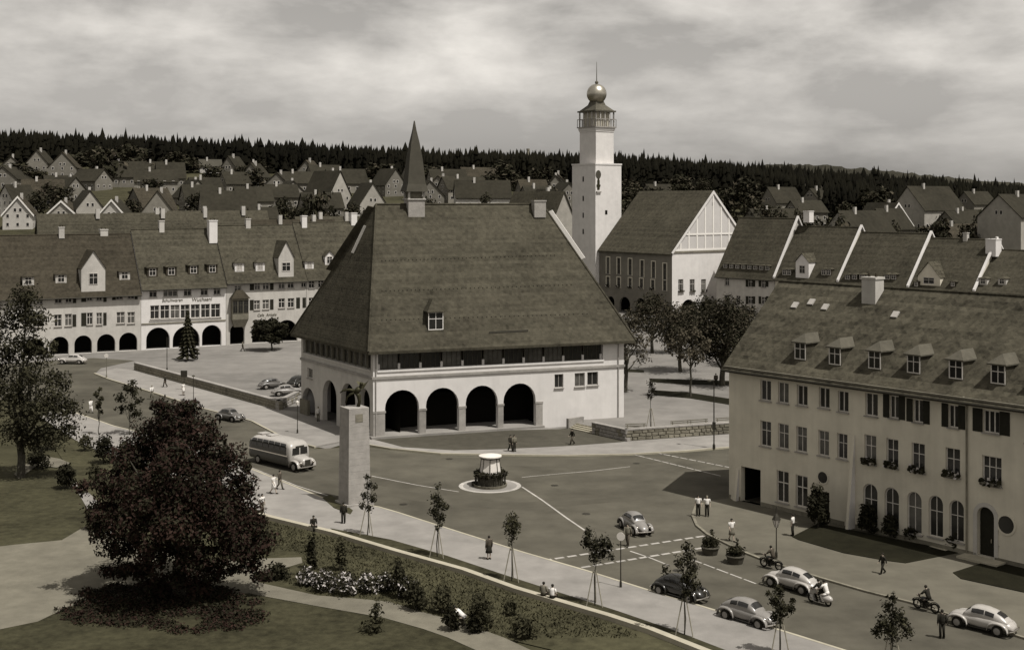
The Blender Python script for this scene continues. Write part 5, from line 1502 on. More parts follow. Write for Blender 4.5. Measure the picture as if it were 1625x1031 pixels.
# square, left
p = at(298, 572)
o = thing('spruce', 'dark young spruce on the square in front of the shop house', 'tree', p)
mb = MB(); rnd = random.Random(4)
hS = CH - (489-HZ)*p.y/F
V = []
for t_ in range(13):
    f = t_/13; z0 = .7 + (hS-.8)*f; rr_ = 2.0*(1-f)+.15
    for k in range(9):
        a = k*.7 + t_*1.3; ln = rr_*rnd.uniform(.75, 1.15)
        c_, s_ = math.cos(a), math.sin(a); w_ = .28*(1-f*.6)+.08
        mb.add([(0,0,z0+.45),(c_*ln*.6-s_*w_, s_*ln*.6+c_*w_, z0+.12),(c_*ln, s_*ln, z0-.25),(c_*ln*.6+s_*w_, s_*ln*.6-c_*w_, z0+.12),(c_*ln*.5, s_*ln*.5, z0-.35)], [(0,1,2),(0,2,3),(0,4,1),(1,4,2),(0,3,4),(3,2,4)])
part('crown', mb, M['needle'], o)
mb = MB(); mb.tube([(0,0,-.1),(0,0,hS*.8)], [.14,.04], 6); part('trunk', mb, M['bark'], o)
tree_at('lime_tree', 'round topped dark tree in front of the house with the oriel', 431, 556, 509, 35, M['leaf_dark'], 4800, .22, 31, z=0, th=.28, tr=.16, squash=.7)
# slender tree by the left row house
tree_at('young_tree', 'young slender tree on the left pavement near the white car', 157, 690, 611, 8, M['leaf'], 420, .13, 33, z=0.1, th=.35, tr=.05, nb=6, shell=.8)
tree_at('young_tree', 'bushy young tree behind the copper beech by the left road', 206, 690, 598, 24, M['leaf_dark'], 700, .15, 34, z=0.1, th=.25, tr=.05, nb=9, shell=.9)
# staked saplings along the promenade
def sapling(label, px, pyb, pytop, crown, n, seed, leafm=None, size=.078, z=.13):
    p = at(px, pyb, z); sc_ = p.y/F
    o = thing('staked_sapling', label, 'young tree', p, 0, 'staked saplings along the promenade')
    bl = []
    for (dx_, dy_, rr_) in crown:
        bl.append((dx_*sc_, random.Random(seed+dx_).uniform(-.25,.25), CH-(dy_-HZ)*sc_-z, rr_*sc_, rr_*sc_, rr_*sc_*1.15))
    part('crown', leaf_mesh('crown', bl, int(n*1.6), size, seed, [leafm or M['leaf_dark'], M['leaf']], .9, .2, .25), None, o)
    h = CH-(pytop-HZ)*sc_-z
    rnd = random.Random(seed)
    mb = MB(); limb(mb, (0,0,-.1), (.05,0,h*.93), .045, .015, rnd, .04)
    for b in bl: limb(mb, (0,0,h*.55), b[:3], .02, .008, rnd, .1, 3)
    part('trunk', mb, M['bark'], o)
    for k in range(3):
        a = math.radians(80 + 120*k); q = .62
        mb = MB(); mb.tube([(q*math.cos(a), q*math.sin(a), -.1), (.10*math.cos(a), .10*math.sin(a), 2.25)], .035, 6)
        part('stake', mb, M['wood_pale'], o)
    mb = MB(); mb.lathe([(.13,0),(.13,.07)], 8, (0,0,2.1)); part('tie', mb, M['wood'], o)
    return o
sapling('staked sapling beside the tall stone pillar', 583, 848, 747, [(0,756,5),(1,770,7),(12,772,5),(-4,785,7),(8,790,7),(-8,800,6),(2,806,7)], 420, 51)
sapling('staked sapling with pointed dark crown, between the pillar and the round island', 694, 883, 768, [(0,774,5),(-3,788,9),(4,800,10),(14,803,7),(-5,812,9),(4,822,9),(1,836,6)], 560, 52)
sapling('staked sapling with small round light crown below the traffic island', 812, 921, 812, [(0,822,9),(-6,834,10),(7,832,10),(1,846,10),(0,858,6)], 480, 53, M['leaf'])
sapling('staked sapling with broad lopsided crown near the dashed crossing', 944, 960, 834, [(-10,845,9),(-12,860,11),(0,868,13),(14,862,12),(22,866,8),(2,884,12),(14,878,9),(26,882,6)], 760, 54)
sapling('staked sapling standing in front of the black car', 1086, 1006, 856, [(4,868,9),(8,884,12),(-8,892,10),(14,902,12),(4,916,14),(16,928,11),(2,938,10),(-30,902,7)], 820, 55)
sapling('staked sapling with dark ragged crown beside the light beetle car', 1238, 1037, 926, [(0,938,9),(-8,952,11),(4,966,12),(-4,982,11),(16,962,7),(20,952,5),(-20,940,5)], 640, 56)
sapling('dense dark sapling at the bottom edge right of the riders', 1415, 1052, 938, [(0,946,7),(-4,962,10),(6,976,12),(-14,988,14),(16,984,12),(0,1000,16),(-24,1002,9),(26,1000,9)], 1000, 57)
sapling('small staked sapling on the terrace behind the wall', 1033, 680, 600, [(0,608,6),(3,618,8),(-2,628,6)], 260, 58, z=TZ)

def bush(name, label, px, pyb, pytop, halfw, leafm, n, size, seed, z=.02, mix=(), mixf=.2, group=None, cat='bush', col=False):
    p = at(px, pyb, z); sc_ = p.y/F
    h = (pyb-pytop)*sc_*1.02; r_ = halfw*sc_
    o = thing(name, label, cat, p, 0, group)
    rnd = random.Random(seed); bl = []
    for i in range(7):
        a = i*2.4; f = (i+.5)/7
        bl.append((r_*.45*math.cos(a)*(1-f*.5), r_*.45*math.sin(a)*(1-f*.5), h*(.2+.62*f), r_*.5, r_*.5, h*.22))
    part('foliage', leaf_mesh('foliage', bl, n, size, seed, [leafm]+list(mix), .8, .3, mixf), None, o)
    mb = MB()
    for i in range(4): limb(mb, (0,0,-.1), (bl[i+2][0]*.8, bl[i+2][1]*.8, bl[i+2][2]), .04, .012, rnd, .1, 3)
    part('stem', mb, M['bark'], o)
    return o
LD, LG, BL = M['leaf_dark'], M['leaf'], M['blossom']
GR = 'flowering rose bushes above the garden path'
for i, (px, pyb, pyt, hw) in enumerate([(488,928,902,22),(515,938,903,24),(548,944,906,26),(582,940,908,24),(612,938,910,22),(645,948,915,26)]):
    bush('rose_bush', ['rose bush full of pale flowers at the left end of the bed', 'pale flowering rose bush, second from the left end of the bed', 'largest pale flowering rose bush in the bed', 'rose bush with flowers right of the largest one',
         'rose bush with few flowers beside the columnar shrub', 'dark rose bush at the right end of the bed near the path'][i], px, pyb, pyt, hw, LD, 900, .09, 70+i, mix=(BL,), mixf=.34 if i < 4 else .14, group=GR)
GB = 'garden shrubs on the grass bank'
for i, (px, pyb, pyt, hw, m_, n, lab) in enumerate([
    (494, 903, 850, 10, LD, 700, 'dark columnar yew beside the path fork'),
    (541, 905, 848, 12, LG, 450, 'slim leafy shrub above the rose bed'),
    (440, 918, 895, 24, LD, 700, 'low dark shrub at the tip of the rose bed'),
    (632, 948, 888, 13, LD, 700, 'slim upright shrub standing right of the roses'),
    (660, 968, 925, 22, LD, 900, 'round dark shrub overhanging the garden path'),
    (702, 972, 930, 26, LG, 700, 'loose shrub between round shrub and gardener'),
    (716, 1000, 962, 16, LD, 600, 'dark shrub just left of the white gardener'),
    (762, 1000, 940, 28, LG, 800, 'airy shrub behind the white gardener'),
    (752, 1004, 975, 14, LD, 500, 'dark low shrub right of the white gardener'),
    (830, 1012, 978, 26, LG, 700, 'spreading shrub at the bottom edge of the bank'),
    (812, 975, 950, 18, LG, 300, 'thin weedy shrub on the bank near the kerb'),
    (598, 1000, 950, 14, LG, 160, 'sparse little shrub below the garden path'),
    (590, 1002, 985, 24, LG, 300, 'flat shrub on the lower lawn')]):
    bush('garden_shrub', lab, px, pyb, pyt, hw, m_, n, .10, 90+i, group=GB)
GL = 'shrubs around the left garden'
for i, (px, pyb, pyt, hw, m_, n, lab) in enumerate([
    (104, 775, 735, 20, LD, 900, 'dark shrub beside the small left path'),
    (60, 742, 716, 24, LD, 700, 'low shrub at the foot of the tall left tree'),
    (75, 712, 672, 30, LG, 800, 'leafy shrub below the tall left tree by the road'),
    (165, 735, 690, 22, LD, 900, 'dark shrub left of the copper beech'),
    (150, 770, 735, 16, LG, 500, 'small shrub by the narrow garden path'),
    (152, 840, 800, 22, LG, 900, 'drooping shrub at the left side of the copper beech'),
    (135, 715, 688, 16, LG, 300, 'loose shrub by the left pavement edge')]):
    bush('garden_shrub', lab, px, pyb, pyt, hw, m_, n, .13, 120+i, group=GL)
# low planting around the foot of the copper beech, darkened to carry the tree's shade
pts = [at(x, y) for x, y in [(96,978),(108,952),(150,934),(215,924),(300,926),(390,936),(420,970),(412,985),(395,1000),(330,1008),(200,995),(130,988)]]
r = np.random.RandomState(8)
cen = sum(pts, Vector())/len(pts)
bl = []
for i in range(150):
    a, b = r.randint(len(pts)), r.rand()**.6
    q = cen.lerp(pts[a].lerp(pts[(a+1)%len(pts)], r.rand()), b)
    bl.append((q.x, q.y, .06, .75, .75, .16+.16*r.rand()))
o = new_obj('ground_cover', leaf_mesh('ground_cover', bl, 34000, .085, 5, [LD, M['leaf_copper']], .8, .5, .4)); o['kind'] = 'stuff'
tag(o, 'low planting, darkened as tree shade, around the foot of the copper beech', 'ground cover')
# grass tufts that roughen the lawns
def tufts(pxs, n, seed, m_, hgt, lab):
    r = np.random.RandomState(seed)
    P = np.array([[at(*q).x, at(*q).y] for q in pxs]); lo, hi = P.min(0), P.max(0)
    pts = []
    while len(pts) < n:
        c = lo + (hi-lo)*r.rand(n, 2)
        ins = np.zeros(n, bool); j = len(P)-1
        for i in range(len(P)):
            cond = ((P[i,1] > c[:,1]) != (P[j,1] > c[:,1])) & (c[:,0] < (P[j,0]-P[i,0])*(c[:,1]-P[i,1])/(P[j,1]-P[i,1]+1e-9)+P[i,0])
            ins ^= cond; j = i
        pts += list(c[ins])
    P = np.array(pts[:n]); a = r.uniform(0, 6.28, n); w = r.uniform(.03,.09,n); h = hgt*r.uniform(.4,1.3,n)
    V = np.zeros((n,3,3)); V[:,0,0]=P[:,0]-np.cos(a)*w; V[:,0,1]=P[:,1]-np.sin(a)*w; V[:,1,0]=P[:,0]+np.cos(a)*w; V[:,1,1]=P[:,1]+np.sin(a)*w
    V[:,2,0]=P[:,0]+r.normal(size=n)*h*.5; V[:,2,1]=P[:,1]+r.normal(size=n)*h*.5; V[:,2,2]=h
    V[:,:2,2] = .01
    me = tri_mesh('grass', V.reshape(-1,3), np.arange(n*3).reshape(n,3)); me.materials.append(m_)
    o = new_obj('grass', me); o['kind'] = 'stuff'; tag(o, lab, 'grass')
tufts([(419,826),(529,853),(632,884),(736,913),(819,943),(890,964),(968,988),(1020,1012),(800,1012),(736,988),(658,967),(565,949),(503,944),(440,920),(482,904),(482,880),(430,868),(380,858),(330,830)], 12000, 3, M['grass_rough'], .16, 'rough unmown grass on the bank below the kerb wall')
# shrubs at the post office
GP = 'shrubs in front of the post office'
for i, (px, pyb, pyt, hw, m_, n, lab) in enumerate([
    (1298, 836, 768, 20, LD, 2200, 'big dark climbing bush beside the post office door'),
    (1376, 846, 800, 17, LD, 1300, 'dark shrub right of the sunlit buttress'),
    (1413, 852, 818, 15, LD, 1000, 'dark shrub under the second arched window'),
    (1448, 857, 834, 16, LD, 900, 'low shrub under the third arched window'),
    (1480, 862, 842, 16, LD, 900, 'low shrub under the fourth arched window'),
    (1515, 872, 846, 15, LD, 1000, 'dark shrub under the fifth arched window'),
    (1597, 890, 850, 15, LD, 900, 'leafy shrub right of the arched post office entrance')]):
    bush('front_shrub', lab, px, pyb, pyt, hw, m_, n, .12, 150+i, z=.15, group=GP)
# planter tubs at the kerb
def planter(label, px, pyb, seed):
    p = at(px, pyb, .0)
    o = thing('planter', label, 'planter', p, 0, 'planter tubs at the kerb corner')
    mb = MB(); mb.lathe([(.52,0),(.66,.5),(.72,.55),(.66,.62),(.6,.58)], 14); part('tub', mb, M['pot'], o)
    bl = [(.25*math.cos(a), .25*math.sin(a), .85+.12*math.sin(3*a), .4, .4, .35) for a in range(6)] + [(.15,0,1.5,.12,.12,.35)]
    part('foliage', leaf_mesh('foliage', bl, 620, .10, seed, [LD, LG], .8, .3, .2), None, o)
planter('dark planter tub with shrub at the pavement corner beside the crossing', 1127, 879, 1)
planter('dark planter tub with shrub between the crossing and the moped rider', 1167, 893, 2)

# dark trees among the far houses
GT = 'garden trees among the far houses'
far = [(500,360,40,20,.9),(470,365,30,14,.7),(530,362,30,14,.8),(1325,345,36,17,.9),(1300,350,30,15,.8),(1355,352,22,12,.7),(1165,330,34,17,.9),(855,395,14,17,1.1),(770,440,20,11,.8),(170,520,40,18,.9),(210,560,40,15,.9),
       (100,440,26,10,.7),(60,430,24,9,.7),(1240,400,26,13,.8),(1210,420,30,12,.8),(1490,360,30,16.0,.8),(1540,380,30,13,.8),(1560,420,26,14,.8),(960,380,20,12,.8),(1010,420,26,12,.8),(650,420,24,9,.8),(740,400,24,8,.7),
       (400,520,30,10,.8),(450,430,30,9,.7),(340,540,30,9,.8),(280,600,30,9,.8),(600,560,40,11,.8),(680,560,40,11,.8),(800,560,40,13,.8),(860,540,36,13,.8),(1080,480,30,14,.8),(1130,450,30,14,.8),(1180,500,40,15,.8),(1390,500,40,15,.8),(1470,480,30,13,.8),(1600,470,40,13,.8),
       (30,520,40,9,.8),(130,570,40,10,.8),(560,430,20,8,.7),(375,400,18,8,.7),(240,480,26,9,.8),(580,400,16,10,.8),(1270,380,20,15,.8),(1420,370,20,13,.9),(1610,400,20,13,.8)]
protoT = []
for s_ in range(5):
    rnd = random.Random(200+s_); bl = []
    for i in range(9):
        a = i*2.4; f = (i+.5)/9
        bl.append((.24*math.cos(a)*(1-.5*f), .24*math.sin(a)*(1-.5*f), .22+.62*f, .2, .2, .17))
    cm = leaf_mesh('crown', bl, 650, .045, 300+s_, [LD, M['leaf_autumn']], .6, .3, .25)
    tm = MB(); limb(tm, (0,0,-.3), (0,0,.5), .03, .012, rnd, .05, 3)
    protoT.append((cm, tm.mesh('trunk', M['bark'])))
def garden_label(px, d, hw):
    zones = [(140, 'left of the bright white gable'), (330, 'above the shop house'), (520, 'above the house with the oriel'), (660, 'left of the ridge turret'), (850, 'between ridge turret and tower'), (1000, 'beside the tall tower'),
             (1180, 'behind the timbered gable'), (1330, 'above the first two row houses'), (1480, 'around the white framed gable'), (9999, 'near the tall pale block')]
    zn = next(t for x, t in zones if px < x)
    return (('very broad' if hw > 30 else 'broad') if hw > 24 else 'narrow') + ' dark garden tree ' + zn + (', close under the forest' if d > 500 else ', among the nearer roofs')
rnd = random.Random(31)
for i in range(110):
    px = rnd.uniform(-20, 1640) if i % 2 else rnd.uniform(985, 1640); d = rnd.uniform(400, 600)
    far.append((px, d, rnd.uniform(16, 34), rnd.uniform(5, 9.5), .8))
for i, (px, d, hw, h, q) in enumerate(far):
    x = (px-CX)/F*d
    o = thing('garden_tree', garden_label(px, d, hw) + (', tall' if h > 9 else ''), 'tree', (x, d, terrain(x, d)-.3), i*1.7, GT)
    cm, tm = protoT[i % 5]
    new_obj('crown', cm, o); new_obj('trunk', tm, o)
    wd = hw*d/F*2.0
    o.scale = (wd, wd, h)

# ---------------------------------------------------------------- walls, pillar, island kiosk, street furniture
def stone_wall(label, a, b, h, th, z0, courses, slen, seed, side=1, m_=None, cap=True, group=None):
    a, b = Vector(a), Vector(b); d = b-a; L = d.length; ang = math.atan2(d.y, d.x)
    o = thing('stone_wall', label, 'wall', (a.x, a.y, z0), ang, group)
    mb = MB(); mb.box(0, L, .03, th-.03, -.2, h-.02); part('core', mb, M['stone_dark'], o)
    rnd = random.Random(seed); ch = (h-(.14 if cap else 0))/courses
    shapes = []
    for k in range(5):
        m = MB(); w_ = slen*(.72+.14*k); g = .02
        j = lambda: rnd.uniform(-.03, .03)
        y0, y1 = -.03, th+.03
        m.add([(g,y0+.02,g),(w_-g,y0+.02,g),(w_-g,y1-.02,g),(g,y1-.02,g),(g,y0+.02,ch-g),(w_-g,y0+.02,ch-g),(w_-g,y1-.02,ch-g),(g,y1-.02,ch-g),
               (g+.05,y0-.04+j(),g+.05),(w_-g-.05,y0-.04+j(),g+.05),(w_-g-.05,y0-.04+j(),ch-g-.05),(g+.05,y0-.04+j(),ch-g-.05)],
              [(0,3,2,1),(4,5,6,7),(1,2,6,5),(2,3,7,6),(3,0,4,7),(0,1,9,8),(1,5,10,9),(5,4,11,10),(4,0,8,11),(8,9,10,11)])
        shapes.append((w_, m.mesh('stone', rnd.choice([M['stone_dark'], M['stone_dark'], M['stone']]) if not m_ else m_)))
    for c in range(courses):
        x = -rnd.uniform(0, .1)
        while x < L - .15:
            w_, me = rnd.choice(shapes)
            if x + w_ > L + .2: w_, me = shapes[0]
            new_obj('stone', me, o, (x, 0, c*ch)); x += w_
    if cap:
        mb = MB(); x = 0
        while x < L-.01:
            w_ = min(1.6, L-x); 
            m = MB(); m.box(.012, w_-.012, -.09, th+.09, h-.135, h); part('coping', m, M['stone'], o, (x, 0, 0)); x += 1.6
    return o
WG = 'rubble stone retaining walls of the square'
stone_wall('long rubble stone wall between left road and square', at(213, 588), at(443, 652), 1.25, .45, .02, 3, .75, 1, group=WG)
a, b = at(443, 652), at(474, 636)
stone_wall('short return of the stone wall beside the market hall gate', a, b, 1.25, .45, .02, 3, .7, 2, group=WG)
wa, wb, wc = at(903, 681.5), at(993, 701.5), at(1400, 672)
ws = wa.lerp(wb, .42)
stone_wall('dark side wall of the terrace next to the steps', ws, wb, 1.3, .4, .1, 3, .7, 3, group=WG)
stone_wall('sunlit stone terrace wall in front of the benches', wb, wc, 1.3, .4, .1, 3, .8, 4, m_=M['terrace_stone'], group=WG)
# steps up to the terrace
sd = (wb-wa).normalized(); sn = Vector((-sd.y, sd.x, 0))
st = thing('steps', 'short flight of stone steps from the pavement to the terrace', 'steps', (wa.x, wa.y, 0), math.atan2(sd.y, sd.x))
SL = (ws-wa).length
for i in range(4):
    mb = MB(); mb.box(.05, SL-.05, i*.32, 1.7, .1+.135*i, .1+.135*(i+1)); part('step', mb, M['kerb'], st)
mb = MB(); mb.box(-.35, 0.04, -.1, 2.2, 0, 1.25); part('cheek_wall', mb, M['stone'], st)

# tall stone pillar with bronze figure
pb = at(562.5, 800)
sc_ = pb.y/F
PA = math.radians(32)
pil = thing('stone_pillar', 'tall square stone block pillar at the kerb left of the round island', 'monument', pb, PA)
ph = CH - (645-HZ)*sc_
W0, W1 = 2.05, 1.85
courses = 15
mb = MB(); mb.box(-1.25, 1.25, -1.25, 1.25, -.1, .3); part('base', mb, M['stone'], pil)
for i in range(courses):
    z0, z1 = .3 + (ph-.3)*i/courses, .3 + (ph-.3)*(i+1)/courses
    w0 = (W0 + (W1-W0)*i/courses)/2; w1 = (W0 + (W1-W0)*(i+1)/courses)/2; g = .018
    mb = MB()
    mb.frustum(-w0+.02, w0-.02, -w0+.02, w0-.02, z0, -w0, w0, -w0, w0, z0+g)
    mb.frustum(-w0, w0, -w0, w0, z0+g, -w1, w1, -w1, w1, z1-g)
    mb.frustum(-w1, w1, -w1, w1, z1-g, -w1+.02, w1-.02, -w1+.02, w1-.02, z1)
    part('stone_block', mb, M['stone'], pil)
# emblem slab on the lit face
mb = MB(); mb.box(-.35, .35, -.96, -.935, ph-1.2, ph-.5); part('relief', mb, M['stone_dark'], pil)
fig = thing('bronze_figure', 'dark bronze winged figure leaning forward on top of the stone pillar', 'statue', pb + Vector((0,0,ph)), math.radians(0))
mb = MB()
J = lambda x, z, y=0: (x*sc_, y, z*sc_)
mb.tube([J(6,0), J(8,8), J(7,17), J(2,23)], [.17,.14,.20,.16], 8)           # legs to hips
mb.tube([J(2,22), J(6,27), J(8,30)], [.22,.27,.20], 8)                       # trunk
mb.tube([J(8,30), J(10,34)], [.10,.08], 7); mb.ball(J(11,36), .17, 8, 6)      # head
mb.tube([J(2,25), J(-8,27), J(-18,26), J(-23,22)], [.15,.12,.09,.05], 7)      # outstretched arm
mb.tube([J(3,24), J(-6,20), J(-12,15), J(-14,6)], [.13,.11,.09,.06], 7)
part('body', mb, M['bronze'], fig, smooth=True)
mb = MB(); mb.add([J(8,31,.1), J(2,40,.3), J(16,36,.4), J(22,41,.5), J(14,28,.25), J(8,27,.0)], [(0,1,2),(0,2,4),(2,3,4),(0,4,5)]); 
mb.add([J(8,31,.16), J(2,40,.36), J(16,36,.46), J(22,41,.56), J(14,28,.31), J(8,27,.06)], [(2,1,0),(4,2,0),(4,3,2),(5,4,0)])
part('wing', mb, M['bronze'], fig)

# round kiosk lantern on the traffic island
kb = at(778, 771)
ks = kb.y/F
ko = thing('island_lantern', 'white glazed lantern with flat lid in a dark planted tub on the round island', 'street lantern', kb)
mb = MB(); mb.lathe([(1.5,0),(1.55,.25),(1.45,.25),(1.45,.1)], 24); part('kerb_ring', mb, M['stone_dark'], ko)
for i in range(16):
    a = 2*math.pi*i/16
    mb = MB(); mb.box(-.04,.04,-.04,.04,.1,1.25)
    part('railing_post', mb, M['iron'], ko, (1.38*math.cos(a), 1.38*math.sin(a), 0), a)
mb = MB(); mb.lathe([(1.40,1.22),(1.44,1.26),(1.40,1.30),(1.34,1.26)], 24); part('rail', mb, M['iron'], ko)
mb = MB(); mb.lathe([(1.15,0),(1.2,1.1),(1.05,1.1)], 20); part('tub', mb, M['pot'], ko)
bl = [(1.18*math.cos(a), 1.18*math.sin(a), 1.18, .36, .36, .26) for a in np.linspace(0, 6.28, 15)[:-1]]
part('foliage', leaf_mesh('foliage', bl, 1800, .10, 77, [LD, M['leaf_autumn'], ], .9, .4, .2), None, ko)
z0k, z1k = 1.15, CH-(725-HZ)*ks
n8 = 8
for i in range(n8):
    a0, a1 = 2*math.pi*(i)/n8, 2*math.pi*(i+1)/n8
    r0, r1 = .98, .78
    f = lambda r_, a_, z_: (r_*math.cos(a_), r_*math.sin(a_), z_)
    mb = MB(); mb.quad(f(r0,a0,z0k), f(r0,a1,z0k), f(r1,a1,z1k), f(r1,a0,z1k)); mb.quad(f(r0-.05,a0,z0k), f(r1-.05,a0,z1k), f(r1-.05,a1,z1k), f(r0-.05,a1,z0k))
    part('pane', mb, M['lamp_white'], ko)
    mb = MB(); mb.tube([f(r0+.02,a0,z0k), f(r1+.02,a0,z1k)], .035, 5); part('glazing_bar', mb, M['slate'], ko)
mb = MB(); mb.lathe([(.9,0),(1.05,.06),(1.05,.16),(.3,.3),(.02,.32)], 20, (0,0,z1k)); part('lid', mb, M['lamp_white'], ko)
mb = MB(); mb.lathe([(.86,-.08),(.92,-.08),(.92,-.002),(.86,-.002)], 20, (0,0,z1k)); part('ring', mb, M['iron'], ko)
so = thing('bollard', 'small dark bollard at the left foot of the round island', 'bollard', at(752, 771))
mb = MB(); mb.lathe([(.22,0),(.24,.3),(.18,.42),(.05,.46)], 10); part('post', mb, M['iron'], so)

def pole(name, label, cat, px, pyb, pyt, r_=.05, z=.12, m_=None, head=None, group=None):
    p = at(px, pyb, z); h = (pyb-pyt)*p.y/F
    o = thing(name, label, cat, p, 0, group)
    mb = MB(); mb.lathe([(r_*2.2,0),(r_*2.0,.35),(r_,.5),(r_*.8,h)], 8); part('post', mb, m_ or M['iron'], o)
    return o, h
# street lamp by the post office
o, h = pole('street_lamp', 'slender street lamp with glass lantern on the post office pavement', 'street lamp', 1232, 884, 836, .045)
mb = MB(); mb.lathe([(.10,0),(.26,.5),(.30,.55)], 6, (0,0,h)); part('lantern', mb, M['lamp_white'], o)
mb = MB(); mb.lathe([(.34,.55),(.20,.8),(.06,1.0),(.03,1.5)], 6, (0,0,h)); part('lamp_roof', mb, M['iron'], o)
for i in range(6):
    a = 2*math.pi*i/6; mb = MB(); mb.tube([(.11*math.cos(a),.11*math.sin(a),h),(.28*math.cos(a),.28*math.sin(a),h+.55)], .018, 4); part('glazing_bar', mb, M['iron'], o)
o, h = pole('lamp_post', 'dark lamp post on the pavement left of the post office', 'street lamp', 1133, 711, 608, .07)
mb = MB(); mb.tube([(0,0,h),(-.1,0,h+.25),(-.5,0,h+.35)], .03, 6); part('arm', mb, M['iron'], o)
mb = MB(); mb.lathe([(.05,.1),(.22,0),(.22,-.1),(.05,-.18)], 10, (-.5,0,h+.32)); part('lamp_head', mb, M['slate'], o)
zb__ = (711-675)*at(1133,711).y/F
mb = MB(); mb.box(-.16,.16,-.13,.13,zb__-.45,zb__+.35); part('switch_box', mb, M['iron'], o)
o, h = pole('sign_post', 'traffic sign post at the promenade kerb near the crossing', 'traffic sign', 985, 931, 848, .04)
mb = MB(); mb.lathe([(.28,0),(.28,.03)], 18); part('sign_disc', mb, M['lamp_white'], o, (0,-.06,h-.1)).rotation_euler = (math.pi/2, 0, math.radians(-20))
o, h = pole('lamp_post', 'thin lamp post on the left pavement by the stone wall', 'street lamp', 307, 640, 596, .045)
mb = MB(); mb.lathe([(.05,.1),(.2,0),(.2,-.1)], 10, (0,0,h)); part('lamp_head', mb, M['slate'], o)
o, h = pole('sign_post', 'square black notice board on a post by the stone wall', 'sign', 292, 618, 590, .04)
mb = MB(); mb.box(-.45,.45,-.05,-.01,h-.7,h+.2); part('board', mb, M['iron'], o)
o, h = pole('flag_pole', 'thin bare pole standing on the square end of the stone wall', 'pole', 265, 588, 535, .06)
o, h = pole('sign_post', 'small sign post on the far left road corner', 'sign', 169, 599, 563, .05, m_=M['wood'])
mb = MB(); mb.lathe([(.3,0),(.3,.03)], 16); part('sign_disc', mb, M['lamp_white'], o, (0,-.08,h-.1)).rotation_euler = (math.pi/2, 0, 0)
o, h = pole('lamp_post', 'thin lamp post beside the shaded hall arcade', 'street lamp', 472, 687, 640, .045)
mb = MB(); mb.lathe([(.05,.3),(.2,.2),(.14,-.15)], 8, (0,0,h)); part('lamp_head', mb, M['lamp_white'], o)
# benches on the terrace
def bench(label, px, py, rz):
    p = at(px, py, TZ)
    o = thing('bench', label, 'bench', p, rz, 'benches on the terrace')
    for i in range(3):
        mb = MB(); mb.box(-1.2,1.2,-.06,.06,-.02,.02); part('slat', mb, M['wood'], o, (0,-.16+.15*i,.45))
    for i in range(2):
        mb = MB(); mb.box(-1.2,1.2,-.02,.02,-.05,.05); part('slat', mb, M['wood'], o, (0,.26+.03*i,.62+.2*i))
    for x in (-.95,.95):
        mb = MB(); mb.box(-.04,.04,-.2,.2,0,.43); mb.box(-.04,.04,.2,.26,0,.86); part('leg', mb, M['stone_dark'], o, (x,0,0))
bench('bench on the terrace left of its neighbour, behind the sunlit wall', 1081, 680, math.radians(20))
bench('bench on the terrace between the sapling pair and post office', 1110, 678, math.radians(20))
bench('bench by the hall corner on the terrace', 1010, 685, math.radians(12))
bench('bench nearest the post office on the terrace', 1152, 675, math.radians(20))

# ---------------------------------------------------------------- vehicles
def sring(x, zc, hz, wy, p, n=20):
    out = []
    for k in range(n):
        a = 2*math.pi*k/n; c, s_ = math.cos(a), math.sin(a)
        out.append((x, wy*math.copysign(abs(c)**(2/p), c), zc + hz*math.copysign(abs(s_)**(2/p), s_)))
    return out
def spt(st, x, a):
    xs = [s[0] for s in st]; v_ = [np.interp(x, xs, [s[i] for s in st]) for i in range(1,5)]
    c, s_ = math.cos(a), math.sin(a)
    return Vector((x, v_[2]*math.copysign(abs(c)**(2/v_[3]), c), v_[0]+v_[1]*math.copysign(abs(s_)**(2/v_[3]), s_)))
def patch(st, x0, x1, a0, a1, off=.012, nx=4, na=4):
    mb = MB(); g = []
    for i in range(nx+1):
        row = []
        for j in range(na+1):
            x = x0+(x1-x0)*i/nx; a = math.radians(a0+(a1-a0)*j/na); e_ = .02
            p = spt(st, x, a); du = spt(st, x+e_, a)-spt(st, x-e_, a); dv = spt(st, x, a+e_)-spt(st, x, a-e_)
            nn = du.cross(dv)
            if nn.length < 1e-9: nn = Vector((0,0,1))
            nn.normalize()
            cdir = Vector((0, p.y, p.z - np.interp(x, [s[0] for s in st], [s[1] for s in st])))
            if nn.dot(cdir) < 0: nn = -nn
            row.append(p + nn*off)
        g.append(row)
    for i in range(nx):
        for j in range(na): mb.quad(g[i][j], g[i+1][j], g[i+1][j+1], g[i][j+1])
    return mb
def dens(st, n=22):
    xs = [s[0] for s in st]; out = []
    for i in range(n+1):
        x = xs[0]+(xs[-1]-xs[0])*i/n
        out.append((x,) + tuple(float(np.interp(x, xs, [s[k] for s in st])) for k in range(1,5)))
    return out
def wheel(o, x, y, r_, w=.15, hubm=None):
    sgn = 1 if y > 0 else -1
    wo_ = new_obj('wheel', MB().lathe([(r_*.62,-w/2),(r_*.92,-w/2),(r_,-w/4),(r_,w/4),(r_*.92,w/2),(r_*.62,w/2)], 18).mesh('wheel', M['rubber'], True), o, (x,y,r_))
    wo_.rotation_euler = (math.pi/2,0,0)
    new_obj('hub_cap', MB().lathe([(r_*.64,-.03),(r_*.60,.02),(r_*.3,.05),(.02,.06)], 14).mesh('hub_cap', hubm or M['hub']), wo_, (0,0,-sgn*(w/2-.02)), 0).rotation_euler = ((math.pi if sgn > 0 else 0),0,0)
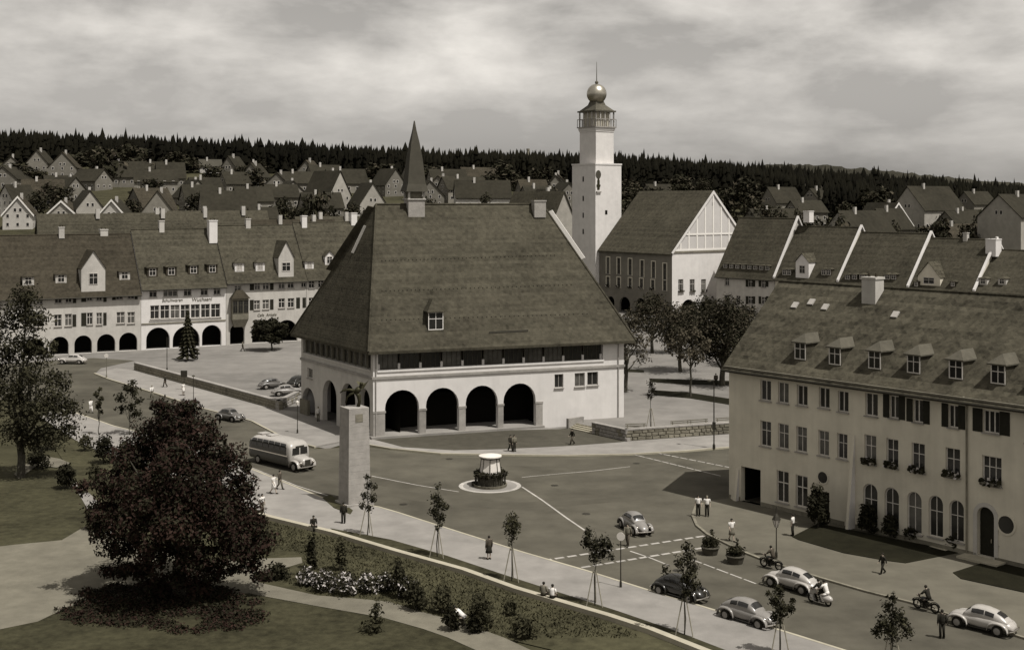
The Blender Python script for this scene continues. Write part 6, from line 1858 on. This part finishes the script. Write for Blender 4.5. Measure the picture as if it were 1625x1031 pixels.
def car(label, kind, px, py, heading, paint, z=.01, group='cars in the streets around the hall', fender=None):
    p = at(px, py, z)
    o = thing('car', label, 'car', p, math.radians(heading), group)
    if kind == 'beetle':
        L = [(-2.02,.50,.12,.30,2.2),(-1.85,.55,.26,.50,2.3),(-1.4,.62,.38,.60,2.4),(-.8,.62,.42,.66,2.6),(0,.61,.41,.67,2.8),(.7,.61,.39,.62,2.5),(1.2,.60,.36,.52,2.2),(1.7,.56,.28,.40,2.1),(2.0,.46,.12,.22,2.0)]
        Cb = [(-1.75,.78,.10,.44,2.3),(-1.35,.85,.33,.53,2.4),(-.9,.9,.48,.57,2.5),(-.4,.92,.56,.59,2.6),(.1,.92,.57,.59,2.6),(.45,.92,.50,.58,2.6),(.75,.90,.28,.56,2.5),(.95,.88,.08,.50,2.4)]
        fx, ry, wr = (1.25,-1.22), .66, .34; ws_ = (.50,.86); sw = [(-.95,-.42),(-.36,.40)]; rwin = (-1.5,-1.05); hl = (1.62,.52,.66)
    else:
        L = [(-2.25,.55,.14,.5,2.6),(-2.0,.60,.30,.68,2.8),(-1.3,.64,.38,.76,3),(-.5,.64,.40,.78,3.2),(.4,.64,.40,.77,3.2),(1.1,.63,.38,.70,2.8),(1.8,.60,.34,.62,2.6),(2.2,.54,.20,.48,2.5)]
        Cb = [(-1.85,.86,.12,.56,2.6),(-1.4,.92,.40,.62,2.7),(-.9,.95,.54,.65,2.8),(-.2,.96,.58,.66,2.9),(.35,.95,.54,.65,2.8),(.75,.92,.28,.62,2.6),(1.0,.90,.08,.58,2.4)]
        fx, ry, wr = (1.4,-1.35), .76, .34; ws_ = (.48,.92); sw = [(-1.05,-.40),(-.32,.40)]; rwin = (-1.66,-1.15); hl = (2.0,.56,.70)
    mb = MB(); mb.rings([sring(*s) for s in dens(L)])
    part('body', mb, paint, o, smooth=True)
    mb = MB(); mb.rings([sring(*s) for s in dens(Cb, 18)])
    part('cabin', mb, paint, o, smooth=True)
    G = M['glass']
    part('windscreen', patch(Cb, ws_[0], ws_[1]-.04, 48, 132, .012, 4, 8), G, o)
    part('rear_window', patch(Cb, rwin[0], rwin[1], 62, 118, .012, 4, 6), G, o)
    for x0, x1 in sw:
        part('side_window', patch(Cb, x0, x1, 14, 44, .012), G, o); part('side_window', patch(Cb, x0, x1, 136, 166, .012), G, o)
    for x in fx:
        for s_ in (-1, 1):
            mb = MB(); n = 12; rings = []
            for j in range(9):
                a = math.pi*j/8; cx_, cz_ = x - .56*math.cos(a)*1.12, .30 + .47*math.sin(a)**.8
                rings.append([(cx_ + .05*math.cos(2*math.pi*k/8)*0, s_*(ry + .13*math.cos(2*math.pi*k/8)), cz_ + .085*math.sin(2*math.pi*k/8)) for k in range(8)])
            mb.rings(rings)
            part('fender', mb, fender or paint, o, smooth=True)
            wheel(o, x, s_*(ry+.02), wr)
    for s_ in (-1, 1):
        mb = MB(); mb.ball((hl[0], s_*hl[1], hl[2]), (.10,.12,.12), 10, 6); part('headlight', mb, M['chrome'], o, smooth=True)
        mb = MB(); mb.box(-.75,.75,s_*(ry-.08)-.08,s_*(ry-.08)+.08,.24,.30); part('running_board', mb, M['car_dark'], o)
    xe = L[-1][0]+.08; xb = L[0][0]-.06
    for x in (xe, xb):
        mb = MB(); mb.tube([(x-.12*(1 if x > 0 else -1),-.72,.42),(x,-.4,.42),(x,.4,.42),(x-.12*(1 if x > 0 else -1),.72,.42)], .045, 7); part('bumper', mb, M['chrome'], o)
    return o
HD = -47.5
car('black rounded saloon car parked behind a sapling at the promenade kerb', 'beetle', 1079, 947, HD, M['car_dark'])
car('pale grey rounded small car with split rear, parked along the promenade', 'beetle', 1187, 987, HD, M['car_grey'])
car('light grey rounded car seen from behind at the post office kerb', 'beetle', 1257, 934, HD+180, M['car_pale'])
car('light grey rounded car seen from behind at the lower right edge', 'beetle', 1558, 998, HD+180+4, M['car_pale'])
car('grey car driving towards the crossing between island and post office', 'beetle', 1008, 842, -72, M['car_grey'])
car('small dark topped car driving on the road left of the coach', 'beetle', 365, 667, -38, M['car_mid'])
car('white saloon car parked in front of the left arcades', 'sedan', 115, 577, 178, M['car_pale'])
GQ = 'cars parked on the square behind the stone wall'
car('dark car parked on the square, farthest left of three', 'beetle', 432, 616, 35, M['car_mid'], group=GQ)
car('pale car parked nearest the stone wall on the square', 'beetle', 455, 627, 22, M['car_grey'], group=GQ)
car('dark car parked on the square close to the hall wall', 'sedan', 474, 612, 70, M['car_dark'], group=GQ)

def coach(px, py, heading):
    o = thing('coach', 'old cream topped coach with dark sides driving towards the round island', 'bus', at(px, py, .01), math.radians(heading))
    B = [(-4.1,1.3,.5,1.0,3.5),(-3.9,1.5,.85,1.16,4),(-3.2,1.6,1.1,1.2,5),(0,1.62,1.16,1.2,5),(2.3,1.62,1.14,1.2,5),(2.75,1.58,1.02,1.16,4.5),(2.95,1.5,.85,1.1,4)]
    Lb = [(-4.12,.95,.42,1.0,4),(-3.9,1.0,.58,1.18,5),(0,1.0,.60,1.225,7),(2.3,1.0,.60,1.225,7),(2.62,.95,.5,1.2,6)]
    Hd = [(2.6,1.0,.50,.85,3.0),(3.4,.95,.48,.72,2.8),(4.0,.9,.42,.60,2.6),(4.2,.85,.30,.5,2.6)]
    bm_ = MB().rings([sring(*s, 28) for s in dens(B, 26)])
    for q_, f_ in enumerate(bm_.f):
        zc_ = sum(bm_.v[i_][2] for i_ in f_)/len(f_); xc_ = sum(bm_.v[i_][0] for i_ in f_)/len(f_)
        if zc_ < 2.22 and xc_ < 2.45: bm_.m[q_] = 1
    part('body', bm_, [M['bus_cream'], M['bus_dark']], o, smooth=True)
    part('skirt', MB().rings([sring(*s, 28) for s in dens(Lb, 20)]), M['bus_dark'], o, smooth=True)
    part('bonnet', MB().rings([sring(*s, 20) for s in dens(Hd, 10)]), M['bus_cream'], o, smooth=True)
    mb = MB(); mb.box(4.14,4.24,-.32,.32,.5,1.15); part('radiator_grille', mb, M['bus_dark'], o)
    for s_ in (-1, 1):
        for i in range(6):
            x0 = -3.35 + i*.96
            a0, a1 = (1, 36) if s_ > 0 else (144, 179)
            part('side_window', patch(B, x0, x0+.88, a0, a1, .015), M['glass'], o)
        mb = MB(); mb.box(-3.9, 2.6, s_*1.215-.012, s_*1.215+.012, 1.36, 1.46); part('trim_strip', mb, M['chrome'], o)
        mb = MB(); mb.ball((4.1, s_*.72, .85), (.13,.15,.15), 10, 6); part('headlight', mb, M['chrome'], o, smooth=True)
        mb = MB(); rings = []
        for j in range(9):
            a = math.pi*j/8
            rings.append([(3.35-.75*math.cos(a), s_*(.92+.2*math.cos(2*math.pi*k/8)), .42+.62*math.sin(a)**.8+.09*math.sin(2*math.pi*k/8)) for k in range(8)])
        mb.rings(rings); part('fender', mb, M['bus_cream'], o, smooth=True)
        wheel(o, 3.35, s_*.95, .46, .24); wheel(o, -2.3, s_*1.1, .46, .26)
        x = 2.962
        mb = MB(); mb.add([(x+.004,s_*.06,1.50),(x+.004,s_*.90,1.50),(x+.004,s_*.86,2.16),(x+.004,s_*.06,2.18)], [(0,1,2,3) if s_ > 0 else (3,2,1,0)]); part('windscreen', mb, M['glass'], o)
    mb = MB(); mb.tube([(4.3,-.9,.5),(4.36,0,.5),(4.3,.9,.5)], .06, 7); part('bumper', mb, M['chrome'], o)
    mb = MB(); mb.box(2.90, 2.985, -.5,.5, 2.2, 2.34); part('destination_board', mb, M['bus_dark'], o)
    for x in (-3.0,-1.5): 
        mb = MB(); mb.box(x-.45,x+.45,-.5,.5,2.765,2.84); part('roof_hatch', mb, M['bus_cream'], o)
coach(447, 738, -44)

def motorbike(label, px, py, heading, z=.01, scooter=False):
    o = thing('motorcycle', label, 'motorcycle', at(px, py, z), math.radians(heading))
    r_ = .26 if scooter else .33
    for x in (-.62,.66):
        w_ = new_obj('wheel', MB().rings([[( (r_-.06+.06*math.cos(2*math.pi*k/8))*math.cos(a), .05*math.sin(2*math.pi*k/8), (r_-.06+.06*math.cos(2*math.pi*k/8))*math.sin(a)) for k in range(8)] for a in np.linspace(0, 2*math.pi, 21)], cap=False).mesh('wheel', M['rubber'], True), o, (x,0,r_))
        for k in range(3):
            pass
        mb = MB()
        for k in range(8):
            a = math.pi*2*k/8; mb.tube([(0,0,0),((r_-.06)*math.cos(a),0,(r_-.06)*math.sin(a))], .008, 4)
        s_ = new_obj('spokes', mb.mesh('spokes', M['chrome']), w_); s_['kind'] = 'stuff'
    mb = MB(); mb.tube([(-.62,0,r_),(-.2,0,.42),(.2,0,.40),(.48,0,.82)], .035, 6); part('frame', mb, M['iron'], o)
    mb = MB(); mb.tube([(.66,0,r_),(.48,0,.88),(.44,0,.98)], .03, 6); part('fork', mb, M['iron'], o)
    mb = MB(); mb.tube([(.34,-.34,1.0),(.44,-.2,1.0),(.46,0,.98),(.44,.2,1.0),(.34,.34,1.0)], .018, 6); part('handlebar', mb, M['chrome'], o)
    if scooter:
        mb = MB(); mb.tube([(.50,0,.95),(.52,0,.55),(.36,0,.22),(-.1,0,.2)], [(.2,.04),(.3,.04),(.28,.04),(.25,.04)], 8); part('leg_shield', mb, M['car_pale'], o)
        mb = MB(); mb.ball((-.5,0,.48), (.48,.25,.25), 10, 6); part('engine_cover', mb, M['car_pale'], o, smooth=True)
    else:
        mb = MB(); mb.ball((.15,0,.74), (.3,.14,.15), 10, 6); part('fuel_tank', mb, M['car_dark'], o, smooth=True)
        mb = MB(); mb.box(-.15,.22,-.14,.14,.28,.58); part('engine', mb, M['iron'], o)
    mb = MB(); mb.ball((-.25,0,.80), (.3,.14,.06), 10, 5); part('seat', mb, M['cl_dark'], o, smooth=True)
    mb = MB(); mb.ball((.56,0,.90), (.1,.1,.1), 8, 5); part('headlight', mb, M['chrome'], o, smooth=True)
    for x in (-.62,.66):
        mb = MB(); mb.tube([(x+(r_+.05)*math.cos(a), 0, r_+(r_+.05)*math.sin(a)) for a in np.linspace(.3, 2.8, 8)], [(.05,.02)]*8, 6); part('mudguard', mb, M['car_dark'], o)
    return o
motorbike('scooter carrying two riders down the right side street', 1301, 958, HD+180, scooter=True)
motorbike('dark motorcycle waiting at the right kerb with its rider', 1470, 969, HD+175)
motorbike('dark moped at the kerb in front of the light grey car', 1224, 902, HD+180)

# ---------------------------------------------------------------- people
def pose(kind):
    J = dict(pel=(0,0,.93), wai=(0,0,1.08), che=(0,0,1.30), nec=(0,0,1.47), hed=(.02,0,1.58), top=(.0,0,1.70), nos=(.11,0,1.58))
    for s_, n in ((1,'l'),(-1,'r')):
        J['sho'+n]=(0,.19*s_,1.41); J['elb'+n]=(-.03,.24*s_,1.12); J['wri'+n]=(.04,.25*s_,.87); J['hip'+n]=(0,.09*s_,.90); J['kne'+n]=(.02,.10*s_,.49); J['ank'+n]=(-.02,.10*s_,.08); J['toe'+n]=(.15,.11*s_,.04)
    if kind == 'walk':
        J.update(knel=(.14,.09,.50), ankl=(.24,.09,.10), toel=(.40,.10,.06), kner=(-.02,-.09,.49), ankr=(-.30,-.09,.16), toer=(-.16,-.10,.05), elbl=(-.14,.23,1.14), wril=(-.16,.24,.90), elbr=(.08,-.23,1.13), wrir=(.24,-.22,.93))
    if kind in ('sit','ride','bend'):
        pz = {'sit':.46,'ride':.86,'bend':.45}[kind]
        lean = {'sit':.04,'ride':.14,'bend':.34}[kind]
        up_ = 1.0 if kind != 'bend' else .74
        for k_, dz in (('pel',0),('wai',.15),('che',.37),('nec',.54),('hed',.65),('top',.77),('nos',.65)):
            J[k_] = (J[k_][0] + lean*dz/.37, 0, pz + dz*up_)
        c = J['che']
        for s_, n in ((1,'l'),(-1,'r')):
            J['sho'+n] = (c[0]+lean*.3, .19*s_, c[2]+.11*up_); J['hip'+n] = (0,.09*s_,pz-.03)
            if kind == 'sit': J['kne'+n]=(.42,.11*s_,pz+.02); J['ank'+n]=(.44,.11*s_,.08); J['toe'+n]=(.60,.12*s_,.04); J['elb'+n]=(.08,.25*s_,pz+.2); J['wri'+n]=(.30,.18*s_,pz+.12)
            if kind == 'ride': J['kne'+n]=(.36,.20*s_,.66); J['ank'+n]=(.16,.20*s_,.28); J['toe'+n]=(.33,.20*s_,.25); J['elb'+n]=(.33,.30*s_,1.14); J['wri'+n]=(.56,.31*s_,1.03)
            if kind == 'bend': J['kne'+n]=(.28,.14*s_,.42); J['ank'+n]=(.0,.13*s_,.08); J['toe'+n]=(.16,.14*s_,.04); J['elb'+n]=(.52,.22*s_,.48); J['wri'+n]=(.62,.18*s_,.24)
    return {k_: Vector(v_) for k_, v_ in J.items()}
POSE = {}
def body_mesh(kind):
    if kind in POSE: return POSE[kind]
    J = pose(kind)
    vs, rs, es, ix = [], [], [], {}
    def add(n, p, r_): ix[n] = len(vs); vs.append(tuple(p)); rs.append(r_)
    R_ = dict(pel=.12, wai=.105, che=.125, nec=.052, hed=.088, top=.062, nos=.02, sho=.058, elb=.042, wri=.030, hip=.088, kne=.058, ank=.042, toe=.034)
    for n, p in J.items(): add(n, p, R_[n[:3]])
    E_ = [('pel','wai'),('wai','che'),('che','nec'),('nec','hed'),('hed','top'),('hed','nos')]
    for n in 'lr':
        E_ += [('che','sho'+n),('sho'+n,'elb'+n),('elb'+n,'wri'+n),('pel','hip'+n),('hip'+n,'kne'+n),('kne'+n,'ank'+n),('ank'+n,'toe'+n)]
        w = J['wri'+n]; d = (w - J['elb'+n]).normalized(); sd_ = Vector((0,1,0)) - d*d.y; sd_.normalize()
        fw = d.cross(sd_)
        add('pal'+n, w + d*.07, .030); E_.append(('wri'+n,'pal'+n))
        for k_ in range(4):
            q = w + d*.10 + fw*(-.027+.018*k_)
            add(f'f{k_}{n}', q, .010); add(f'g{k_}{n}', q + d*(.05+.012*(k_ in (1,2))) + sd_*(-.012 if n == 'l' else .012), .008)
            E_ += [('pal'+n, f'f{k_}{n}'), (f'f{k_}{n}', f'g{k_}{n}')]
        add('th'+n, w + d*.06 + fw*.045, .010); add('ti'+n, w + d*.095 + fw*.055, .008); E_ += [('pal'+n,'th'+n),('th'+n,'ti'+n)]
    me = bpy.data.meshes.new('body'); me.from_pydata(vs, [(ix[a],ix[b]) for a, b in E_], [])
    o = bpy.data.objects.new('tmp_body', me); COL.objects.link(o)
    o.modifiers.new('skin', 'SKIN'); sub = o.modifiers.new('sub', 'SUBSURF'); sub.levels = 1
    sv = me.skin_vertices[0].data
    for i, r_ in enumerate(rs): sv[i].radius = (r_, r_)
    sv[ix['pel']].use_root = True
    dg = bpy.context.evaluated_depsgraph_get()
    m2 = bpy.data.meshes.new_from_object(o.evaluated_get(dg))
    m2.name = 'body'; m2.materials.clear(); m2.materials.append(M['skin'])
    bpy.data.objects.remove(o)
    POSE[kind] = (m2, J)
    return POSE[kind]
CL = {}
def ell(mb, pts, n=10):
    """loft through (centre, half width along y, half depth); rings lie across the spine."""
    rings = []
    for i, (c, ry_, rd) in enumerate(pts):
        c = Vector(c); t = Vector(pts[min(i+1,len(pts)-1)][0]) - Vector(pts[max(i-1,0)][0]); t.normalize()
        y = Vector((0,1,0)); x = y.cross(t); x.normalize()
        rings.append([c + y*(ry_*math.cos(2*math.pi*k/n)) + x*(rd*math.sin(2*math.pi*k/n)) for k in range(n)])
    mb.rings(rings)
def cloth(kind, what, m_):
    key = (kind, what, m_.name)
    if key in CL: return CL[key]
    J = body_mesh(kind)[1]; mb = MB()
    if what == 'jacket':
        ell(mb, [(J['pel']-(J['wai']-J['pel'])*.25,.19,.14),(J['wai'],.175,.13),(J['che'],.20,.145),(J['che'].lerp(J['nec'],.6),.19,.12),(J['nec'],.075,.075)])
        for n in 'lr': mb.tube([J['che'].lerp(J['sho'+n],.7), J['sho'+n], J['elb'+n], J['elb'+n].lerp(J['wri'+n],.93)], [.085,.085,.066,.052], 7)
    if what == 'shirt':
        ell(mb, [(J['pel'],.175,.13),(J['wai'],.165,.125),(J['che'],.19,.14),(J['che'].lerp(J['nec'],.6),.18,.115),(J['nec'],.072,.072)])
        for n in 'lr': mb.tube([J['che'].lerp(J['sho'+n],.7), J['sho'+n], J['sho'+n].lerp(J['elb'+n],.85)], [.08,.08,.066], 7)
    if what == 'trousers':
        ell(mb, [(J['wai'].lerp(J['pel'],.4),.172,.13),(J['pel'],.18,.14),(J['hipl'].lerp(J['hipr'],.5)-Vector((0,0,.06)),.17,.13)])
        for n in 'lr': mb.tube([J['hip'+n], J['kne'+n], J['ank'+n]], [.105,.082,.072], 8)
    if what == 'skirt':
        c = J['knel'].lerp(J['kner'],.5)
        ell(mb, [(J['wai'],.15,.12),(J['pel'],.19,.15),(J['pel'].lerp(c,.5),.23,.18),(c,.27,.21)])
    if what == 'shoe':
        for n in 'l': mb.tube([J['ank'+n]+Vector((-.05,0,-.03)), J['ank'+n].lerp(J['toe'+n],.5)+Vector((0,0,-.01)), J['toe'+n]+Vector((.05,0,0))], [.05,.052,.036], 7)
    if what == 'shoe2':
        for n in 'r': mb.tube([J['ank'+n]+Vector((-.05,0,-.03)), J['ank'+n].lerp(J['toe'+n],.5)+Vector((0,0,-.01)), J['toe'+n]+Vector((.05,0,0))], [.05,.052,.036], 7)
    if what == 'hair':
        h_ = J['hed']; mb.ball(h_+Vector((-.025,0,.045)), (.105,.098,.10), 10, 6)
    CL[key] = mb.mesh({'shoe2':'shoe'}.get(what, what), m_, True)
    return CL[key]
def person(label, px, py, heading, kind='stand', top='cl_dark', bot='cl_dark', legs='trousers', upper='jacket', hair='hair', z=.12, scale=1.0, at_loc=None, group='people about the square'):
    p = at(px, py, z) if at_loc is None else at_loc
    o = thing('person', label, 'person', p, math.radians(heading), group)
    o.scale = (scale,)*3
    new_obj('body', body_mesh(kind)[0], o)
    new_obj(upper, cloth(kind, upper, M[top]), o); new_obj(legs, cloth(kind, legs, M[bot]), o)
    new_obj('shoe', cloth(kind, 'shoe', M['shoe']), o); new_obj('shoe', cloth(kind, 'shoe2', M['shoe']), o)
    new_obj('hair', cloth(kind, 'hair', M[hair]), o)
    return o
person('person in dark suit, left of a pair on the pavement above the round island', 810, 716, -60, 'walk', 'cl_dark', 'cl_dark')
person('person in grey jacket, right of a pair on the pavement above the round island', 816, 716, -60, 'stand', 'cl_grey', 'cl_dark')
person('person in dark coat walking past the terrace steps', 908, 705, 200, 'walk', 'cl_dark', 'cl_mid')
person('person in white shirt and dark trousers, left of the pair on the kerb corner', 1108, 818, -100, 'stand', 'cl_white', 'cl_dark', upper='shirt')
person('person in pale shirt and dark trousers, right of the pair on the kerb corner', 1122, 819, -100, 'stand', 'cl_white', 'cl_dark', upper='shirt', hair='hairp')
person('person in pale blouse and skirt walking on the post office pavement', 1161, 858, -80, 'walk', 'cl_white', 'cl_grey', 'skirt', 'shirt')
person('person in bright white shirt near the post office lawn corner', 1258, 850, 150, 'stand', 'cl_white', 'cl_dark', upper='shirt')
person('small person in dark clothes crossing the pavement below the post office lawn', 1401, 910, 200, 'walk', 'cl_dark', 'cl_dark', scale=.85)
person('person with pale shirt crossing between sapling and grey car', 996, 866, -110, 'walk', 'cl_grey', 'cl_mid', z=.02)
person('person in dark dress on the promenade below the round island', 776, 887, 120, 'stand', 'cl_mid', 'cl_dark', 'skirt')
person('person in dark clothes at the foot of the stone pillar', 545, 830, 100, 'stand', 'cl_dark', 'cl_dark')
person('person in dark clothes sitting on the kerb wall left of the stone pillar', 497, 842, -60, 'sit', 'cl_dark', 'cl_dark', z=-.02)
person('person in grey jacket sitting on the kerb wall, left of two', 862, 953, 60, 'sit', 'cl_grey', 'cl_dark', z=-.02)
person('person in white shirt sitting on the kerb wall, right of two', 876, 957, 60, 'sit', 'cl_white', 'cl_dark', upper='shirt', z=-.02)
person('gardener in white crouching among shrubs by the path', 737, 991, 170, 'bend', 'cl_white', 'cl_grey', upper='jacket', z=.03, scale=1.1)
person('person in pale dress on the promenade right of the copper beech', 434, 783, -30, 'walk', 'cl_white', 'cl_white', 'skirt', 'shirt')
person('person in brown jacket beside the person in pale dress', 444, 776, -30, 'walk', 'cl_mid', 'cl_grey')
person('person in bright white top at the edge of the copper beech', 416, 816, -40, 'stand', 'cl_white', 'cl_grey', upper='shirt')
person('person in dark clothes walking along the left stone wall', 262, 614, 150, 'walk', 'cl_dark', 'cl_mid')
person('person all in white near the stone wall on the left pavement', 291, 627, -30, 'stand', 'cl_white', 'cl_white', 'skirt', 'shirt')
person('person with pale hat of hair on the far left pavement', 241, 632, -60, 'walk', 'cl_white', 'cl_grey', hair='hairp')
person('person in dark coat under the trees by the terrace', 1136, 612, 90, 'stand', 'cl_mid', 'cl_dark', z=TZ)
person('person in pale clothes in front of the hall arcade, shaded side', 505, 668, -60, 'stand', 'cl_white', 'cl_grey', hair='hairp')
person('person in dark clothes standing in the road at the lower right edge', 1495, 1012, 90, 'stand', 'cl_dark', 'cl_dark', z=.02)
person('person on the square near the spruce', 313, 570, 200, 'stand', 'cl_dark', 'cl_dark', z=.02)
person('person in pale jacket on the square in front of the oriel', 385, 557, 0, 'walk', 'cl_grey', 'cl_mid', z=.02)
person('small person on the left road near the young slender tree', 144, 655, -40, 'walk', 'cl_white', 'cl_white', z=.02)
hd = math.radians(HD+180); fd = Vector((math.cos(hd), math.sin(hd), 0))
b0 = at(1301, 958, .01)
person('scooter driver in dark jacket', 0, 0, HD+180, 'ride', 'cl_dark', 'cl_dark', at_loc=b0 - fd*.12 + Vector((0,0,-.02)))
person('passenger in white shirt on the back of the scooter', 0, 0, HD+180, 'ride', 'cl_white', 'cl_white', upper='shirt', at_loc=b0 - fd*.55 + Vector((0,0,0)))
b1 = at(1470, 969, .01); hd1 = math.radians(HD+175)
person('motorcycle rider in dark clothes at the right kerb', 0, 0, HD+175, 'ride', 'cl_dark', 'cl_dark', at_loc=b1 - Vector((math.cos(hd1), math.sin(hd1), 0))*.2)
b2 = at(1224, 902, .01)
person('moped rider in brown jacket at the kerb below the street lamp', 0, 0, HD+180, 'ride', 'cl_mid', 'cl_dark', at_loc=b2 - fd*.2)
for nm in [o for o in bpy.data.objects if o.type == 'FONT']:
    pass
dg = bpy.context.evaluated_depsgraph_get()
for o in [o for o in bpy.data.objects if o.type == 'FONT']:
    me = bpy.data.meshes.new_from_object(o.evaluated_get(dg))
    n = new_obj('lettering', me, o.parent, o.location); n.rotation_euler = o.rotation_euler
    nm = o.name; bpy.data.objects.remove(o); n.name = nm
